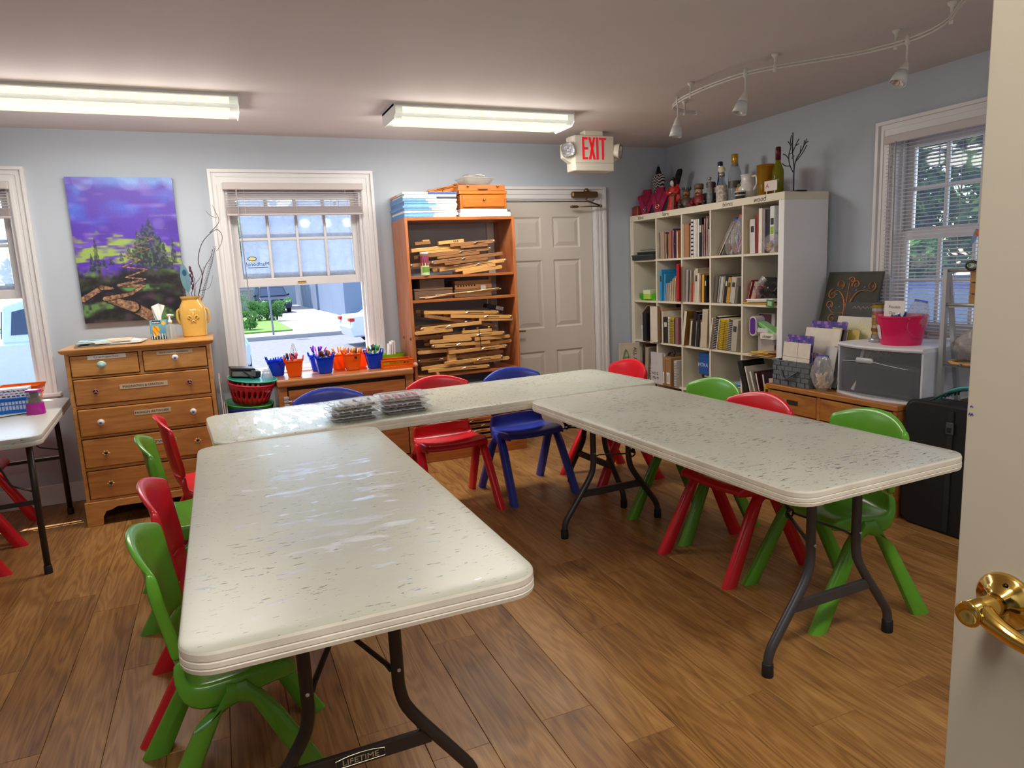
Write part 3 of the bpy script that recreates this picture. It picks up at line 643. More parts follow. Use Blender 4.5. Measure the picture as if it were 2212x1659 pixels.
def folding_table(label, loc, rot, L, Wd, mtop, mleg, lettering=False, zt=.742, dx=0., ly=None):
    t = thing('folding_table', label, 'table', loc, rot, 'white folding tables')
    rr = .075; th = .052
    def ring(off, z): return [(x, y, z) for x, y in rrect(Wd-2*off, L-2*off, rr-off, 6)]
    prof = [(.012, zt-th), (.002, zt-th+.004), (.0, zt-th+.013), (.0022, zt-th+.015), (.0, zt-th+.018), (.0005, zt-th+.027), (.003, zt-th+.029), (.001, zt-th+.032), (.001, zt-.007), (.0035, zt-.0015), (.008, zt), (.05, zt)]
    tt = MB().loft([ring(o, z) for o, z in prof]).build('tabletop', mtop, t, True, sharp=True); rim_faces(tt, zt)
    for sy in (-1, 1):
        yl = sy*(L/2-.235) if not ly else ly[0 if sy < 0 else 1]; xf, xk = .302, .112
        for sx in (-1, 1):
            P = catmull([(dx+sx*xk, yl, zt-th), (dx+sx*xk, yl, .46), (dx+sx*(xk+.003), yl, .37), (dx+sx*(xk+.030), yl, .30), (dx+sx*(xf-.055), yl, .155), (dx+sx*(xf-.008), yl, .085), (dx+sx*xf, yl, .03)], 4)
            lg = MB().tube(P, .0165, 10).build('leg', mleg, t, True)
            MB().lathe([(.0195, .0), (.0205, .004), (.0195, .046), (.017, .05)], 12, M=T(dx+sx*xf, yl, 0)).build('foot_cap', M_FOOT, lg, True)
        b = MB().box(dx-xf+.115, dx+xf-.115, yl-.008, yl+.008, .205, .245); b.build('crossbar', mleg, t, bevel=.003)
        # folding brace: two arms meeting in a ring, one rod up to the middle of the top
        yc = yl-sy*.20
        for sx in (-1, 1): MB().tube([(dx+sx*(xk-.012), yl-sy*.012, .425), (dx+sx*.092, yl-sy*.03, .435), (dx+sx*.012, yc, .468)], .0085, 6, flat=.45).build('brace_arm', mleg, t, True)
        MB().tube([(dx+.018*math.cos(a), yc, .468+.018*math.sin(a)) for a in [i*PI/6 for i in range(12)]], .004, 6, closed=True).build('lock_ring', M_FOOT, t, True)
        MB().tube([(dx, yc, .475), (dx, yc-sy*.05, .54), (dx, yc-sy*.26, zt-th)], .008, 6).build('brace_rod', M_FOOT, t, True)
        for sx in (-1, 1): MB().lathe([(.005, 0), (.005, .004), (.002, .005)], 8, M=T(dx+sx*(xk), yl-.0165, .44, rx=PI/2)).build('rivet', M_CHR, t)
    if lettering:
        yl = -(L/2-.235) if not ly else ly[0]
        pl = MB().prism([(-.062, -.012), (.062, -.012), (.062, .010), (.03, .0155), (0, .017), (-.03, .0155), (-.062, .010)], 0, .0012, M=T(dx, yl-.0082, .225, rx=PI/2)).build('name_plate', M_INK, t)
        text('lettering', 'LIFETIME', .021, mat('plate_silver', (200, 190, 160), rough=.3, metal=.5), pl, (dx, yl-.0098, .2245), FACE_NY, depth=.0003, sx=1.15)
        rim = [(-.0615, -.0115), (.0615, -.0115), (.0615, .0095), (.03, .015), (0, .0165), (-.03, .015), (-.0615, .0095)]
        MB().tube([(dx+x, yl-.0096, .225+z) for x, z in rim], .0009, 4, closed=True).build('plate_rim', mat('plate_silver', ()), pl)
    return t
MT1 = table_top_mat('table_plastic_a', (199, 202, 187), .62, (.05, .85, .5, .5), 1.3, 2.6)
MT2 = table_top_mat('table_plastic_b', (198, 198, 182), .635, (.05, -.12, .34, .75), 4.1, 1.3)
MT3 = table_top_mat('table_plastic_c', (200, 199, 186), .74, (0, 0, .5, .5), 7.7, 3.0)
MT4 = table_top_mat('table_plastic_d', (202, 200, 192), .74, (0, 0, .5, .5), 9.4, 0.)
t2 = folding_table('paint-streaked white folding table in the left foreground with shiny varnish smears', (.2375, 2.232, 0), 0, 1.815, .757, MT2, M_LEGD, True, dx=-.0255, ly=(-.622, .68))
t3 = folding_table('white folding table on the right covered in dark paint flecks', (1.868, 2.352, 0), math.radians(1.5), 1.815, .785, MT3, M_LEG, dx=.028, ly=(-.672, .765))
t1 = folding_table('long white folding table at the back holding the plastic pencil cases', (1.11, 3.60, 0), math.radians(90+3.6), 2.42, .735, MT1, M_LEGD)
# small straight legged table at the left
t4 = thing('folding_table', 'small straight-legged white table below the left window', 'table', (-1.20, 4.52, 0), math.radians(4), 'white folding tables')
L4, W4, zt4 = 1.36, .61, .742
def ring4(off, z): return [(x, y, z) for x, y in rrect(W4-2*off, L4-2*off, .07-off, 6)]
MB().loft([ring4(o, z) for o, z in ((.014, zt4-.05), (.002, zt4-.046), (0, zt4-.03), (.003, zt4-.024), (.001, zt4-.012), (.0035, zt4-.0015), (.008, zt4), (.05, zt4))]).build('tabletop', MT4, t4, True, sharp=True)
for sy in (-1, 1):
    for sx in (-1, 1):
        lg = MB().tube([(sx*.225, sy*.50, zt4-.05), (sx*.225, sy*.52, .44), (sx*.225, sy*.525, .03)], .0155, 10).build('leg', M_LEGD, t4, True)
        MB().lathe([(.019, 0), (.0195, .004), (.0185, .04), (.016, .044)], 12, M=T(sx*.225, sy*.525, 0)).build('foot_cap', M_FOOT, lg, True)
    bx('crossbar', -.225, .225, sy*.52-.008, sy*.52+.008, .37, .392, M_LEGD, t4, bevel=.002)
    MB().tube([(.225, sy*.515, .43), (.12, sy*.47, .47), (0, sy*.30, zt4-.05)], .008, 6, flat=.5).build('brace_arm', M_LEGD, t4, True)
    MB().tube([(-.225, sy*.515, .43), (-.12, sy*.47, .47), (0, sy*.30, zt4-.05)], .008, 6, flat=.5).build('brace_arm', M_LEGD, t4, True)

# ------------------------------------------------------------------ moulded plastic chairs
SEAT = [(.192, .388, .184, 0, .006), (.198, .402, .189, 0, .022), (.178, .420, .194, 0, .042), (.12, .428, .199, 0, .052), (.04, .422, .202, 0, .058), (-.04, .414, .201, 0, .064), (-.11, .412, .197, .05, .068), (-.155, .424, .190, .25, .064), (-.182, .452, .181, .6, .046), (-.198, .495, .174, .85, .030)]
BACK = [(-.198, .495, .174, .85, .030), (-.208, .54, .174, 1, .030), (-.220, .60, .182, 1, .030), (-.231, .66, .193, 1, .030), (-.239, .71, .200, 1, .030), (-.245, .748, .203, 1, .028), (-.251, .770, .201, 1, .022), (-.262, .780, .197, 1, .010), (-.277, .778, .194, 1, .001)]
SEAT = [(y*.78, z, w, b_, f) for y, z, w, b_, f in SEAT]; BACK = [(y*.78, z+.012*max(0, (z-.5)/.28), w, b_, f) for y, z, w, b_, f in BACK]
def shell_mesh(rows, nm, m):
    us = [-1, -.9, -.75, -.55, -.3, 0, .3, .55, .75, .9, 1]
    def pt(row, u, fl=0.):
        y, z, hw, bk, dpt = row
        x = hw*u; yy = y+bk*.052*abs(u)**2.2; zz = z
        wt = max(0, min(1, (z-.5)/.27)); zz -= wt*.050*u*u
        zz += (1-bk)*.006*abs(u)**3 - (1-bk)*.012*(1-u*u)*(1 if y < .12 else .3)
        # return flange: down under the seat, rearwards behind the back
        zz -= fl*dpt*(1-bk); yy -= fl*dpt*bk
        if fl: x += math.copysign(.006*fl*dpt/.03*(1 if bk > .5 else .25), u)
        return (x, yy, zz)
    R = [[pt(row, -1, 1), pt(row, -1, .3)]+[pt(row, u) for u in us]+[pt(row, 1, .3), pt(row, 1, 1)] for row in rows]
    n = len(R[0]); b = MB()
    b.add([p for r in R for p in r], [(j*n+i, j*n+i+1, (j+1)*n+i+1, (j+1)*n+i) for j in range(len(R)-1) for i in range(n-1)])
    return b.mesh(nm, m, True)
def leg_mb(sx, sy):
    b = MB(); rings = []
    if sy > 0: path = [((.192, -.02, .386), .022, .022), ((.198, .030, .382), .026, .034), ((.204, .070, .334), .026, .048), ((.224, .234, .0), .022, .037)]
    else: path = [((.192, .03, .386), .022, .022), ((.198, -.020, .382), .026, .034), ((.204, -.066, .334), .025, .050), ((.224, -.240, .0), .019, .040)]
    nn = 12
    for (x, y, z), rx, ry in path:
        tilt = 0 if z > .1 else 1
        ring = []
        for k in range(nn):
            a = 2*PI*k/nn; ca, sa = math.cos(a), math.sin(a)
            q = .72; px = math.copysign(abs(ca)**q, ca)*rx; py = math.copysign(abs(sa)**q, sa)*ry
            if z > .38: ring.append((sx*(x+px), y, z+py))
            elif z > .1: ring.append((sx*(x+px), y+py*.80*1, z+py*.55*(1 if sy < 0 else -1)*-1*(-1)))
            else: ring.append((sx*(x+px), y+py, z))
        rings.append(ring)
    # ring order: first two rings stand in XZ, last two lie in XY
    b.loft(rings); return b
def make_chair(name, label, m, loc, rot, group):
    t = thing(name, label, 'chair', loc, rot, group)
    for nm, rows in (('seat', SEAT), ('backrest', BACK)):
        me = shell_mesh(rows, nm, m); o = bpy.data.objects.new(nm, me); COL.objects.link(o); o.parent = t
        md = o.modifiers.new('thickness', 'SOLIDIFY'); md.thickness = .009; md.offset = 0
        sb = o.modifiers.new('smooth', 'SUBSURF'); sb.levels = 1; sb.render_levels = 1
    for sx in (-1, 1):
        for sy in (1, -1): leg_mb(sx, sy).build('leg', m, t, True, sharp=True)
    return t
M_CR = mat('chair_red', (214, 30, 44), rough=.25, var=.02, spec=.5); M_CG = mat('chair_green', (96, 164, 48), rough=.22, var=.02, spec=.5); M_CB = mat('chair_blue', (50, 66, 168), rough=.28, var=.02, spec=.5)
protos = {}
def chair(colour, label, x, y, rot, group):
    """rot 0 faces +Y"""
    m = {'red': M_CR, 'green': M_CG, 'blue': M_CB}[colour]
    if colour not in protos:
        protos[colour] = make_chair('plastic_chair', label, m, (x, y, 0), rot, group); return protos[colour]
    return dup(protos[colour], (x, y, 0), rot, label, group)
GL, GR, GB = 'plastic chairs along the left table', 'plastic chairs along the right table', 'plastic chairs behind the back table'
D = math.radians
chair('green', 'green plastic chair nearest the camera, pushed under the left table', -.07, 1.985, -PI/2+D(2), GL)
chair('red', 'red plastic chair between the two green ones at the left table', -.09, 2.49, -PI/2, GL)
chair('green', 'green plastic chair second from the dresser at the left table', -.175, 3.30, -PI/2+D(4), GL)
chair('red', 'red plastic chair directly in front of the tall wooden dresser', -.145, 3.82, -PI/2+D(8), GL)
chair('blue', 'blue plastic chair in front of the toy cabinet below the window', .55, 3.90, PI+D(3), GB)
chair('red', 'red plastic chair in front of the easel bookcase', 1.225, 3.945, PI+D(2), GB)
chair('blue', 'blue plastic chair in front of the white panelled door', 1.748, 3.96, PI+D(4), GB)
chair('red', 'red plastic chair at the far right end of the back table', 2.36, 3.93, PI/2+D(3), GR)
chair('green', 'green plastic chair in the middle of the right table, before the cube shelf', 2.29, 2.965, PI/2+D(3), GR)
chair('red', 'red plastic chair between the two green ones at the right table', 2.165, 2.49, PI/2+D(3), GR)
chair('green', 'green plastic chair nearest the black case at the right table', 2.245, 1.985, PI/2-D(9), GR)
chair('red', 'red plastic chair under the small left table, nearest the wall', -1.435, 4.83, -PI/2, 'red chairs at the small left table')
chair('red', 'red plastic chair under the small left table, nearest the camera', -1.395, 4.31, -PI/2+D(3), 'red chairs at the small left table')
# ------------------------------------------------------------------ dresser
M_DRS = wood('maple_dresser', (214, 158, 90), (180, 118, 56), rough=.35, gx=1.2, gy=6, gz=9, coat=.25)
M_DRF = wood('maple_drawer', (202, 140, 74), (166, 102, 46), rough=.35, gx=1.0, gy=6, gz=8, coat=.25)
M_PAPER = mat('paper_white', (232, 230, 224), rough=.7, var=.03); M_TAPE = mat('label_tape', (206, 186, 156), rough=.6, var=.04)
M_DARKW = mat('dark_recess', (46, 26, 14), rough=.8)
dr = thing('dresser', 'tall honey maple dresser with labelled drawers and odd knobs', 'dresser', (-.462, 4.70, 0))
DW, DD, DZ = .785, .62, 1.085
for sx in (-1, 1): bx('side_panel', min(sx*DW/2, sx*(DW/2-.022)), max(sx*DW/2, sx*(DW/2-.022)), .0, DD, .12, DZ-.028, M_DRS, dr, bevel=.003)
bx('back_panel', -DW/2+.02, DW/2-.02, DD-.012, DD, .12, DZ-.03, M_DRS, dr)
MB().loft([[(x, y, z) for x, y in ((-DW/2-o, -o), (DW/2+o, -o), (DW/2+o, DD), (-DW/2-o, DD))] for o, z in ((.006, DZ-.028), (.020, DZ-.018), (.024, DZ-.006), (.022, DZ))]).build('top', M_DRS, dr)
lv = [(.915, 1.045), (.745, .905), (.555, .725), (.36, .542), (.163, .345)]
bx('rail', -DW/2+.022, DW/2-.022, .004, .06, 1.045, DZ-.028, M_DRS, dr)
for a, b_ in ((.905, .915), (.725, .745), (.542, .555), (.345, .36), (.12, .163)): bx('rail', -DW/2+.022, DW/2-.022, .004, .06, a, b_, M_DRS, dr)
bx('divider', -.010, .010, .003, .06, .915, 1.045, M_DRS, dr)
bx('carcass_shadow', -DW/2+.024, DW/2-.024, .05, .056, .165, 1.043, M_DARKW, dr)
# bracket feet and base
poly = [(-DW/2-.01, 0), (-DW/2+.075, 0), (-DW/2+.08, .05), (-DW/2+.10, .085), (-DW/2+.13, .09), (-DW/2+.16, .105), (DW/2-.16, .105), (DW/2-.13, .09), (DW/2-.10, .085), (DW/2-.08, .05), (DW/2-.075, 0), (DW/2+.01, 0), (DW/2+.01, .15), (-DW/2-.01, .15)]
MB().prism(poly, 0, .022, M=T(0, .012, 0, rx=PI/2)).build('base_board', M_DRS, dr, bevel=.003)
for sx in (-1, 1):
    bx('base_side', min(sx*(DW/2+.01), sx*(DW/2-.01)), max(sx*(DW/2+.01), sx*(DW/2-.01)), .012, DD, .0, .15, M_DRS, dr)
M_KN1 = mat('knob_pale_green', (158, 196, 190), rough=.25); M_KN2 = mat('knob_white_china', (214, 208, 196), rough=.25); M_KNB = mat('knob_blue', (60, 90, 160), rough=.3); M_KND = mat('knob_dark', (50, 34, 30), rough=.4); M_KNP = mat('knob_pink', (190, 120, 110), rough=.4)
M_KNO = mat('knob_orange', (226, 150, 60), rough=.4); M_KNG = mat('knob_green', (110, 140, 80), rough=.4)
def knob(parent, x, z, y, kind):
    if kind == 'oval':
        MB().lathe([(.008, 0), (.008, .012), (.021, .016), (.022, .022), (.017, .028), (.0, .030)], 16, M=T(x, y, z, rx=PI/2) @ Matrix.Diagonal((1.15, .95, 1, 1))).build('knob', M_KN1, parent, True)
    elif kind == 'eye':
        k = MB().lathe([(.008, 0), (.008, .010), (.019, .014), (.020, .022), (.012, .030), (.0, .032)], 16, M=T(x, y, z, rx=PI/2)).build('knob', M_KN2, parent, True)
        MB().lathe([(.008, .030), (.007, .0335), (.0, .034)], 10, M=T(x, y, z, rx=PI/2)).build('iris', M_KNB, k, True)
    elif kind == 'peace':
        k = MB().lathe([(.008, 0), (.008, .010), (.017, .014), (.018, .022), (.0, .026)], 16, M=T(x, y, z, rx=PI/2)).build('knob', M_KND, parent, True)
        b = MB().tube([(x+.015*math.cos(a), y-.024, z+.015*math.sin(a)) for a in [i*PI/6 for i in range(12)]], .0022, 5, closed=True)
        for a in (90, 210, 330): b.tube([(x, y-.026, z), (x+.015*math.cos(D(a)), y-.024, z+.015*math.sin(D(a)))], .002, 5)
        b.build('inlay', M_KNP, k, True)
    else:
        k = MB().lathe([(.007, 0), (.007, .012), (.012, .016), (.0, .022)], 12, M=T(x, y, z, rx=PI/2)).build('knob', M_KND, parent, True)
        for i in range(6):
            a = i*PI/3; MB().ball((x+.014*math.cos(a), y-.018, z+.012*math.sin(a)), .0075, 8, 5).build('bead', [M_KNO, M_KNG, M_KNP][i % 3], k, True)
def drawer(x0, x1, z0, z1, knobs, label=None, lx=0, lz=0, lw=.1, ls=.02, flip=0, m=None, lip=0.):
    d_ = MB().box(x0+.004, x1-.004, -.006-lip, .016, z0+.004, z1-.004).build('drawer', m or M_DRF, dr, bevel=.006, seg=2)
    for kx, kz, kd in knobs: knob(d_, kx, kz, -.006-lip, kd)
    if label:
        tp = bx('label_tape', lx-lw/2, lx+lw/2, -.0075-lip, -.006-lip, lz-ls*.75, lz+ls*.75, flip or M_TAPE, d_)
        text('lettering', label, ls, M_INK, d_, (lx-.004, -.0078-lip, lz), FACE_NY, depth=.0003, sx=lw*.92/(len(label)*ls*.62))
hx = DW/2-.022
# knob positions relative to the dresser centre
drawer(-hx, -.010, *lv[0], [(-.205, .985, 'oval')], 'Fun art Projects Done', -.175, 1.028, .20, .0155, M_PAPER, M_DRS)
drawer(.010, hx, *lv[0], [(.190, .990, 'eye')], 'PRINT-OUTS + REFERENCE', .190, 1.024, .20, .0145, 0, M_DRS)
drawer(-hx, hx, *lv[1], [(-.255, .826, 'peace'), (.255, .830, 'peace')], 'IMAGINATION & CREATION', 0, .838, .26, .019)
drawer(-hx, hx, *lv[2], [(-.250, .640, 'eye'), (.255, .645, 'eye')], 'FASHION ARTWORK', .03, .672, .20, .019, lip=.008)
drawer(-hx, hx, *lv[3], [(-.248, .448, 'beads'), (.260, .455, 'beads')], 'ARTWORK', .06, .478, .16, .019, lip=.004)
drawer(-hx, hx, *lv[4], [(-.246, .258, 'beads'), (.260, .262, 'beads')])
ZD = DZ
# things on the dresser
M_VASE = mat('vase_yellow', (216, 172, 86), rough=.12, var=.06, scale=6, coat=.4)
v = thing('flower_vase', 'yellow ceramic jar with raised fleur-de-lis on the dresser', 'vase', (-.155, 5.10, ZD))
def vring(w, d_, z, r): return [(x, y, z) for x, y in rrect(w, d_, r, 4)]
MB().loft([vring(.135, .11, 0, .03), vring(.148, .12, .006, .034), vring(.160, .13, .08, .04), vring(.164, .13, .16, .044), vring(.156, .125, .20, .046), vring(.125, .105, .232, .045), vring(.118, .10, .245, .045), vring(.136, .118, .258, .05), vring(.140, .12, .268, .05), vring(.122, .104, .268, .045), vring(.105, .09, .235, .04)]).build('jar', M_VASE, v, True, sharp=True)
em = MB().ball((0, -.066, .14), .012, 8, 6, (1, .4, 2.2))
for sx in (-1, 1):
    em.tube(catmull([(sx*.004, -.066, .115), (sx*.012, -.067, .135), (sx*.026, -.067, .140), (sx*.032, -.067, .128), (sx*.024, -.067, .120)], 4), .006, 6)
    em.tube([(0, -.066, .112), (sx*.014, -.066, .092)], [.006, .004], 6)
em.tube([(-.018, -.066, .112), (.018, -.066, .112)], .005, 6)
em.build('emblem', M_VASE, v, True)
for sx in (-1, 1): MB().tube(catmull([(sx*.076, 0, .185), (sx*.092, 0, .17), (sx*.095, 0, .12), (sx*.08, 0, .085)], 5), .009, 8).build('handle', M_VASE, v, True)
M_TWIG = mat('twig_dark', (62, 42, 46), rough=.8); M_FEA = mat('feather_grey', (104, 110, 118), rough=.8, var=.2, scale=60); M_FEB = mat('feather_blue', (20, 70, 110), rough=.5); M_FET = mat('feather_teal', (90, 130, 140), rough=.6); M_PURP = mat('dried_purple', (92, 40, 80), rough=.8)
tw = thing('dried_branch', 'curly dark dried twigs rising from the yellow jar', 'twigs', (-.155, 5.10, ZD+.10))
for P, r in (([(0, 0, 0), (.05, 0, .18), (.085, -.01, .30), (.07, 0, .40), (.11, 0, .52), (.20, 0, .60), (.235, 0, .56), (.22, 0, .50), (.19, 0, .46)], .0035),
             ([(.05, 0, .18), (.10, 0, .34), (.15, 0, .42), (.165, 0, .47)], .0028), ([(.16, 0, .58), (.225, 0, .65), (.21, 0, .72), (.195, 0, .76)], .0024), ([(.215, 0, .68), (.18, 0, .69), (.15, 0, .725)], .0018),
             ([(.0, .01, 0), (.02, .01, .16), (.035, .0, .26), (.02, .0, .34)], .003), ([(.01, -.02, .05), (-.06, -.02, .20), (-.10, -.02, .265), (-.15, -.02, .285)], .002), ([(.06, 0, .2), (.12, 0, .22), (.15, 0, .30)], .0016), ([(.03, 0, .24), (.07, 0, .29), (.10, 0, .36)], .0016)):
    MB().tube(catmull(P, 5), [r*(1-.6*i/(len(P)*5-4)) for i in range(len(P)*5-4)], 5).build('twig', M_TWIG, tw, True)
fe = thing('peacock_feather', 'peacock feather with a blue eye in the yellow jar', 'feather', (-.175, 5.085, ZD+.12))
MB().tube([(.02, 0, 0), (.01, 0, .18), (-.005, 0, .36)], [.002, .0015, .001], 5).build('quill', M_FEA, fe)
MB().grid(lambda u, w: ((.008-.016*w)+(u-.5)*.058*math.sin(PI*min(1, w*1.05))**.6, 0, .17+.20*w), 7, 12).build('vane', M_FET, fe, solid=.001)
MB().lathe([(.0, 0), (.013, 0), (.013, .002), (.0, .002)], 12, M=T(-.002, -.002, .305, rx=PI/2) @ Matrix.Diagonal((1, 1.5, 1, 1))).build('eye', M_FEB, fe)
for i in range(14):
    s_ = -1 if i % 2 else 1; z = .02+.012*i
    MB().tube([(.018, 0, z), (.018+s_*.03, 0, z+.03), (.018+s_*.042, 0, z+.07)], .0007, 4).build('barb', M_FEA, fe)
fe2 = thing('grey_plume', 'dark grey plume leaning right out of the yellow jar', 'feather', (-.13, 5.12, ZD+.12))
MB().tube([(0, 0, 0), (.06, 0, .20), (.13, 0, .36), (.155, 0, .46)], [.002, .0018, .0014, .001], 5).build('quill', M_FEA, fe2)
for i in range(22):
    t_ = .25+.75*i/22; x_, z_ = .155*t_, .46*t_
    for s_ in (-1, 1): MB().tube([(x_, 0, z_), (x_+s_*.010+.006, 0, z_+.028)], .0012, 4).build('barb', M_FEA, fe2)
pu = thing('dried_stalk', 'knotted purple dried stalk in the yellow jar', 'dried flower', (-.165, 5.11, ZD+.12))
P = [(.02, 0, 0), (.03, 0, .12), (.015, 0, .16), (.035, 0, .22), (.03, 0, .34)]
MB().tube(catmull(P, 5), .002, 5).build('stem', M_PURP, pu)
for i in range(9): MB().ball((.026+.006*math.sin(i*2.3), .0, .20+.017*i), .0085, 6, 4, (.8, .8, 1.6)).build('bud', M_PURP, pu, True)
# tissue box
def tissue_print(u, v_):
    if v_ > .82 and u < .62 and u > .12: return (36, 44, 60)
    c = (70+60*v_, 140+40*v_, 190)
    if abs(u-.32) < .22*(1-abs(v_-.5)*1.1) and v_ < .72: c = (238, 176, 40) if math.sin(u*23+v_*17) > -.5 else (214, 130, 24)
    if v_ < .16+.05*math.sin(u*20): c = (40, 70, 80)
    if abs(u-.8)+abs(v_-.86) < .14: c = (240, 200, 70)
    if v_ < .3 and math.sin(u*40) > .75: c = (230, 232, 220)
    return c
tb = thing('tissue_box', 'blue tissue box with yellow flowers and a tissue sticking out', 'tissue box', (-.365, 5.02, ZD), -.05)
bx('carton', -.052, .052, 0, .10, 0, .125, mat('tissue_carton', (90, 140, 165), rough=.5), tb, bevel=.002)
print_sheet('printed_face', .10, .121, 30, 34, tissue_print, attr_mat('printed_card', .4), tb, (0, -.0008, .002))
[bx('print_mark', x_, x_+.006, -.0016, -.0009, .106, .115, M_PAPER, tb) for x_ in (-.034, -.025, -.016, -.007, .002)]
MB().grid(lambda u, w: ((u-.5)*(.03+.075*w)*(1-.25*w)-.004*math.sin(w*5)+.0, .045+.018*math.sin(u*9+w*4)+.01*w, .118+.115*w-.035*abs(u-.55)*w), 12, 10).build('tissue', M_PAPER, tb, True)
sb = thing('sanitizer_bottle', 'clear pump bottle of hand sanitizer beside the tissue box', 'bottle', (-.292, 4.96, ZD))
M_CLR = clear_plastic('clear_gel', (215, 230, 230), opac=.34, rough=.06)
MB().loft([vring(.056, .034, 0, .012), vring(.060, .036, .004, .014), vring(.060, .036, .075, .014), vring(.040, .028, .095, .012), vring(.022, .022, .10, .010), vring(.022, .022, .106, .010)]).build('body', M_CLR, sb, True, sharp=True)
MB().lathe([(.0125, .104), (.0125, .122), (.007, .124), (.005, .14), (.005, .15)], 12).build('pump_collar', M_PAPER, sb, True)
MB().tube([(-.014, 0, .154), (.0, 0, .156), (.026, -.006, .154)], [.007, .008, .004], 8).build('pump_head', M_PAPER, sb, True)
MB().tube([(0, 0, .01), (0, 0, .104)], .0025, 6).build('dip_tube', M_PAPER, sb)
# papers on the dresser
def water_print(u, v_):
    n = math.sin(u*9+2*math.sin(v_*7))+math.sin(v_*11+u*3)
    if u < .55 and n > -.2: return (70, 165, 200) if n > .5 else (150, 205, 215)
    if u > .55 and n > .1: return (236, 170, 110)
    return (222, 226, 214)
for i, (x_, y_, r_, w_, h_, nm, lb, c_) in enumerate((( -.66, 4.78, .12, .30, .24, 'art_sheet', 'grey sheet at the bottom of the paper pile on the dresser', (120, 116, 112)),
        (-.60, 4.80, -.10, .28, .24, 'art_sheet', 'white sheet in the middle of the paper pile on the dresser', (226, 224, 218)),
        (-.57, 4.82, .35, .27, .22, 'art_sheet', 'white sheet turned out to the right of the paper pile', (220, 220, 216)),
        (-.655, 4.80, .06, .29, .235, 'watercolour', 'watercolour in blue and orange on top of the dresser papers', (232, 230, 220)))):
    t = thing(nm, lb, 'paper', (x_, y_, ZD+.001+.007*i), r_, 'papers lying on the dresser')
    MB().box(-w_/2, w_/2, 0, h_, 0, .0055).build('sheet', mat('sheet_%d' % i, c_, rough=.7), t)
    if i == 3: print_sheet('painting', w_, h_, 24, 18, water_print, attr_mat('printed_paper', .7), t, (0, 0, .0061), (-PI/2+PI, 0, 0)).rotation_euler = (-PI/2, 0, 0)
# landscape painting on the wall
PWD, PHT = .625, .945
rnd = random.Random(3); NXP, NYP = 176, 266
def vnoise(seed):
    rr = random.Random(seed); g = [[rr.random() for _ in range(64)] for _ in range(64)]
    def f(x, y):
        xi, yi = int(math.floor(x)), int(math.floor(y)); fx, fy = x-xi, y-yi; fx = fx*fx*(3-2*fx); fy = fy*fy*(3-2*fy)
        a, b_, c_, d_ = g[yi % 64][xi % 64], g[yi % 64][(xi+1) % 64], g[(yi+1) % 64][xi % 64], g[(yi+1) % 64][(xi+1) % 64]
        return (a*(1-fx)+b_*fx)*(1-fy)+(c_*(1-fx)+d_*fx)*fy
    return f
N1, N2, N3 = vnoise(1), vnoise(2), vnoise(5)
def mixc(a, b_, t): t = max(0, min(1, t)); return tuple(p+(q-p)*t for p, q in zip(a, b_))
zig = [(.02, .17, .05), (.20, .245, .045), (.30, .235, .02)], [(.64, .02, .11), (.47, .10, .10), (.22, .165, .045), (.46, .19, .03), (.60, .245, .022), (.36, .255, .03), (.62, .29, .016), (.44, .31, .014), (.65, .36, .012), (.42, .385, .010), (.60, .43, .008), (.44, .455, .008), (.70, .505, .006), (.54, .525, .006), (.74, .575, .005), (.60, .60, .004)]
def seg_d(px, py, a, b_):
    ax, ay, aw = a; bx_, by, bw = b_; dx, dy = bx_-ax, by-ay; L = dx*dx+dy*dy; t = max(0, min(1, ((px-ax)*dx+(py-ay)*dy)/L)) if L else 0
    return math.hypot(px-ax-dx*t, (py-ay-dy*t)*1.5), aw+(bw-aw)*t
trees = [(.72, .36, .36, .30), (.60, .40, .24, .20), (.66, .40, .28, .2), (.80, .38, .22, .2), (.19, .37, .22, .06), (.14, .36, .12, .05), (.93, .40, .18, .06), (.5, .44, .09, .06), (.32, .40, .06, .05), (.42, .42, .07, .04), (.25, .38, .07, .05), (.84, .42, .13, .07)]
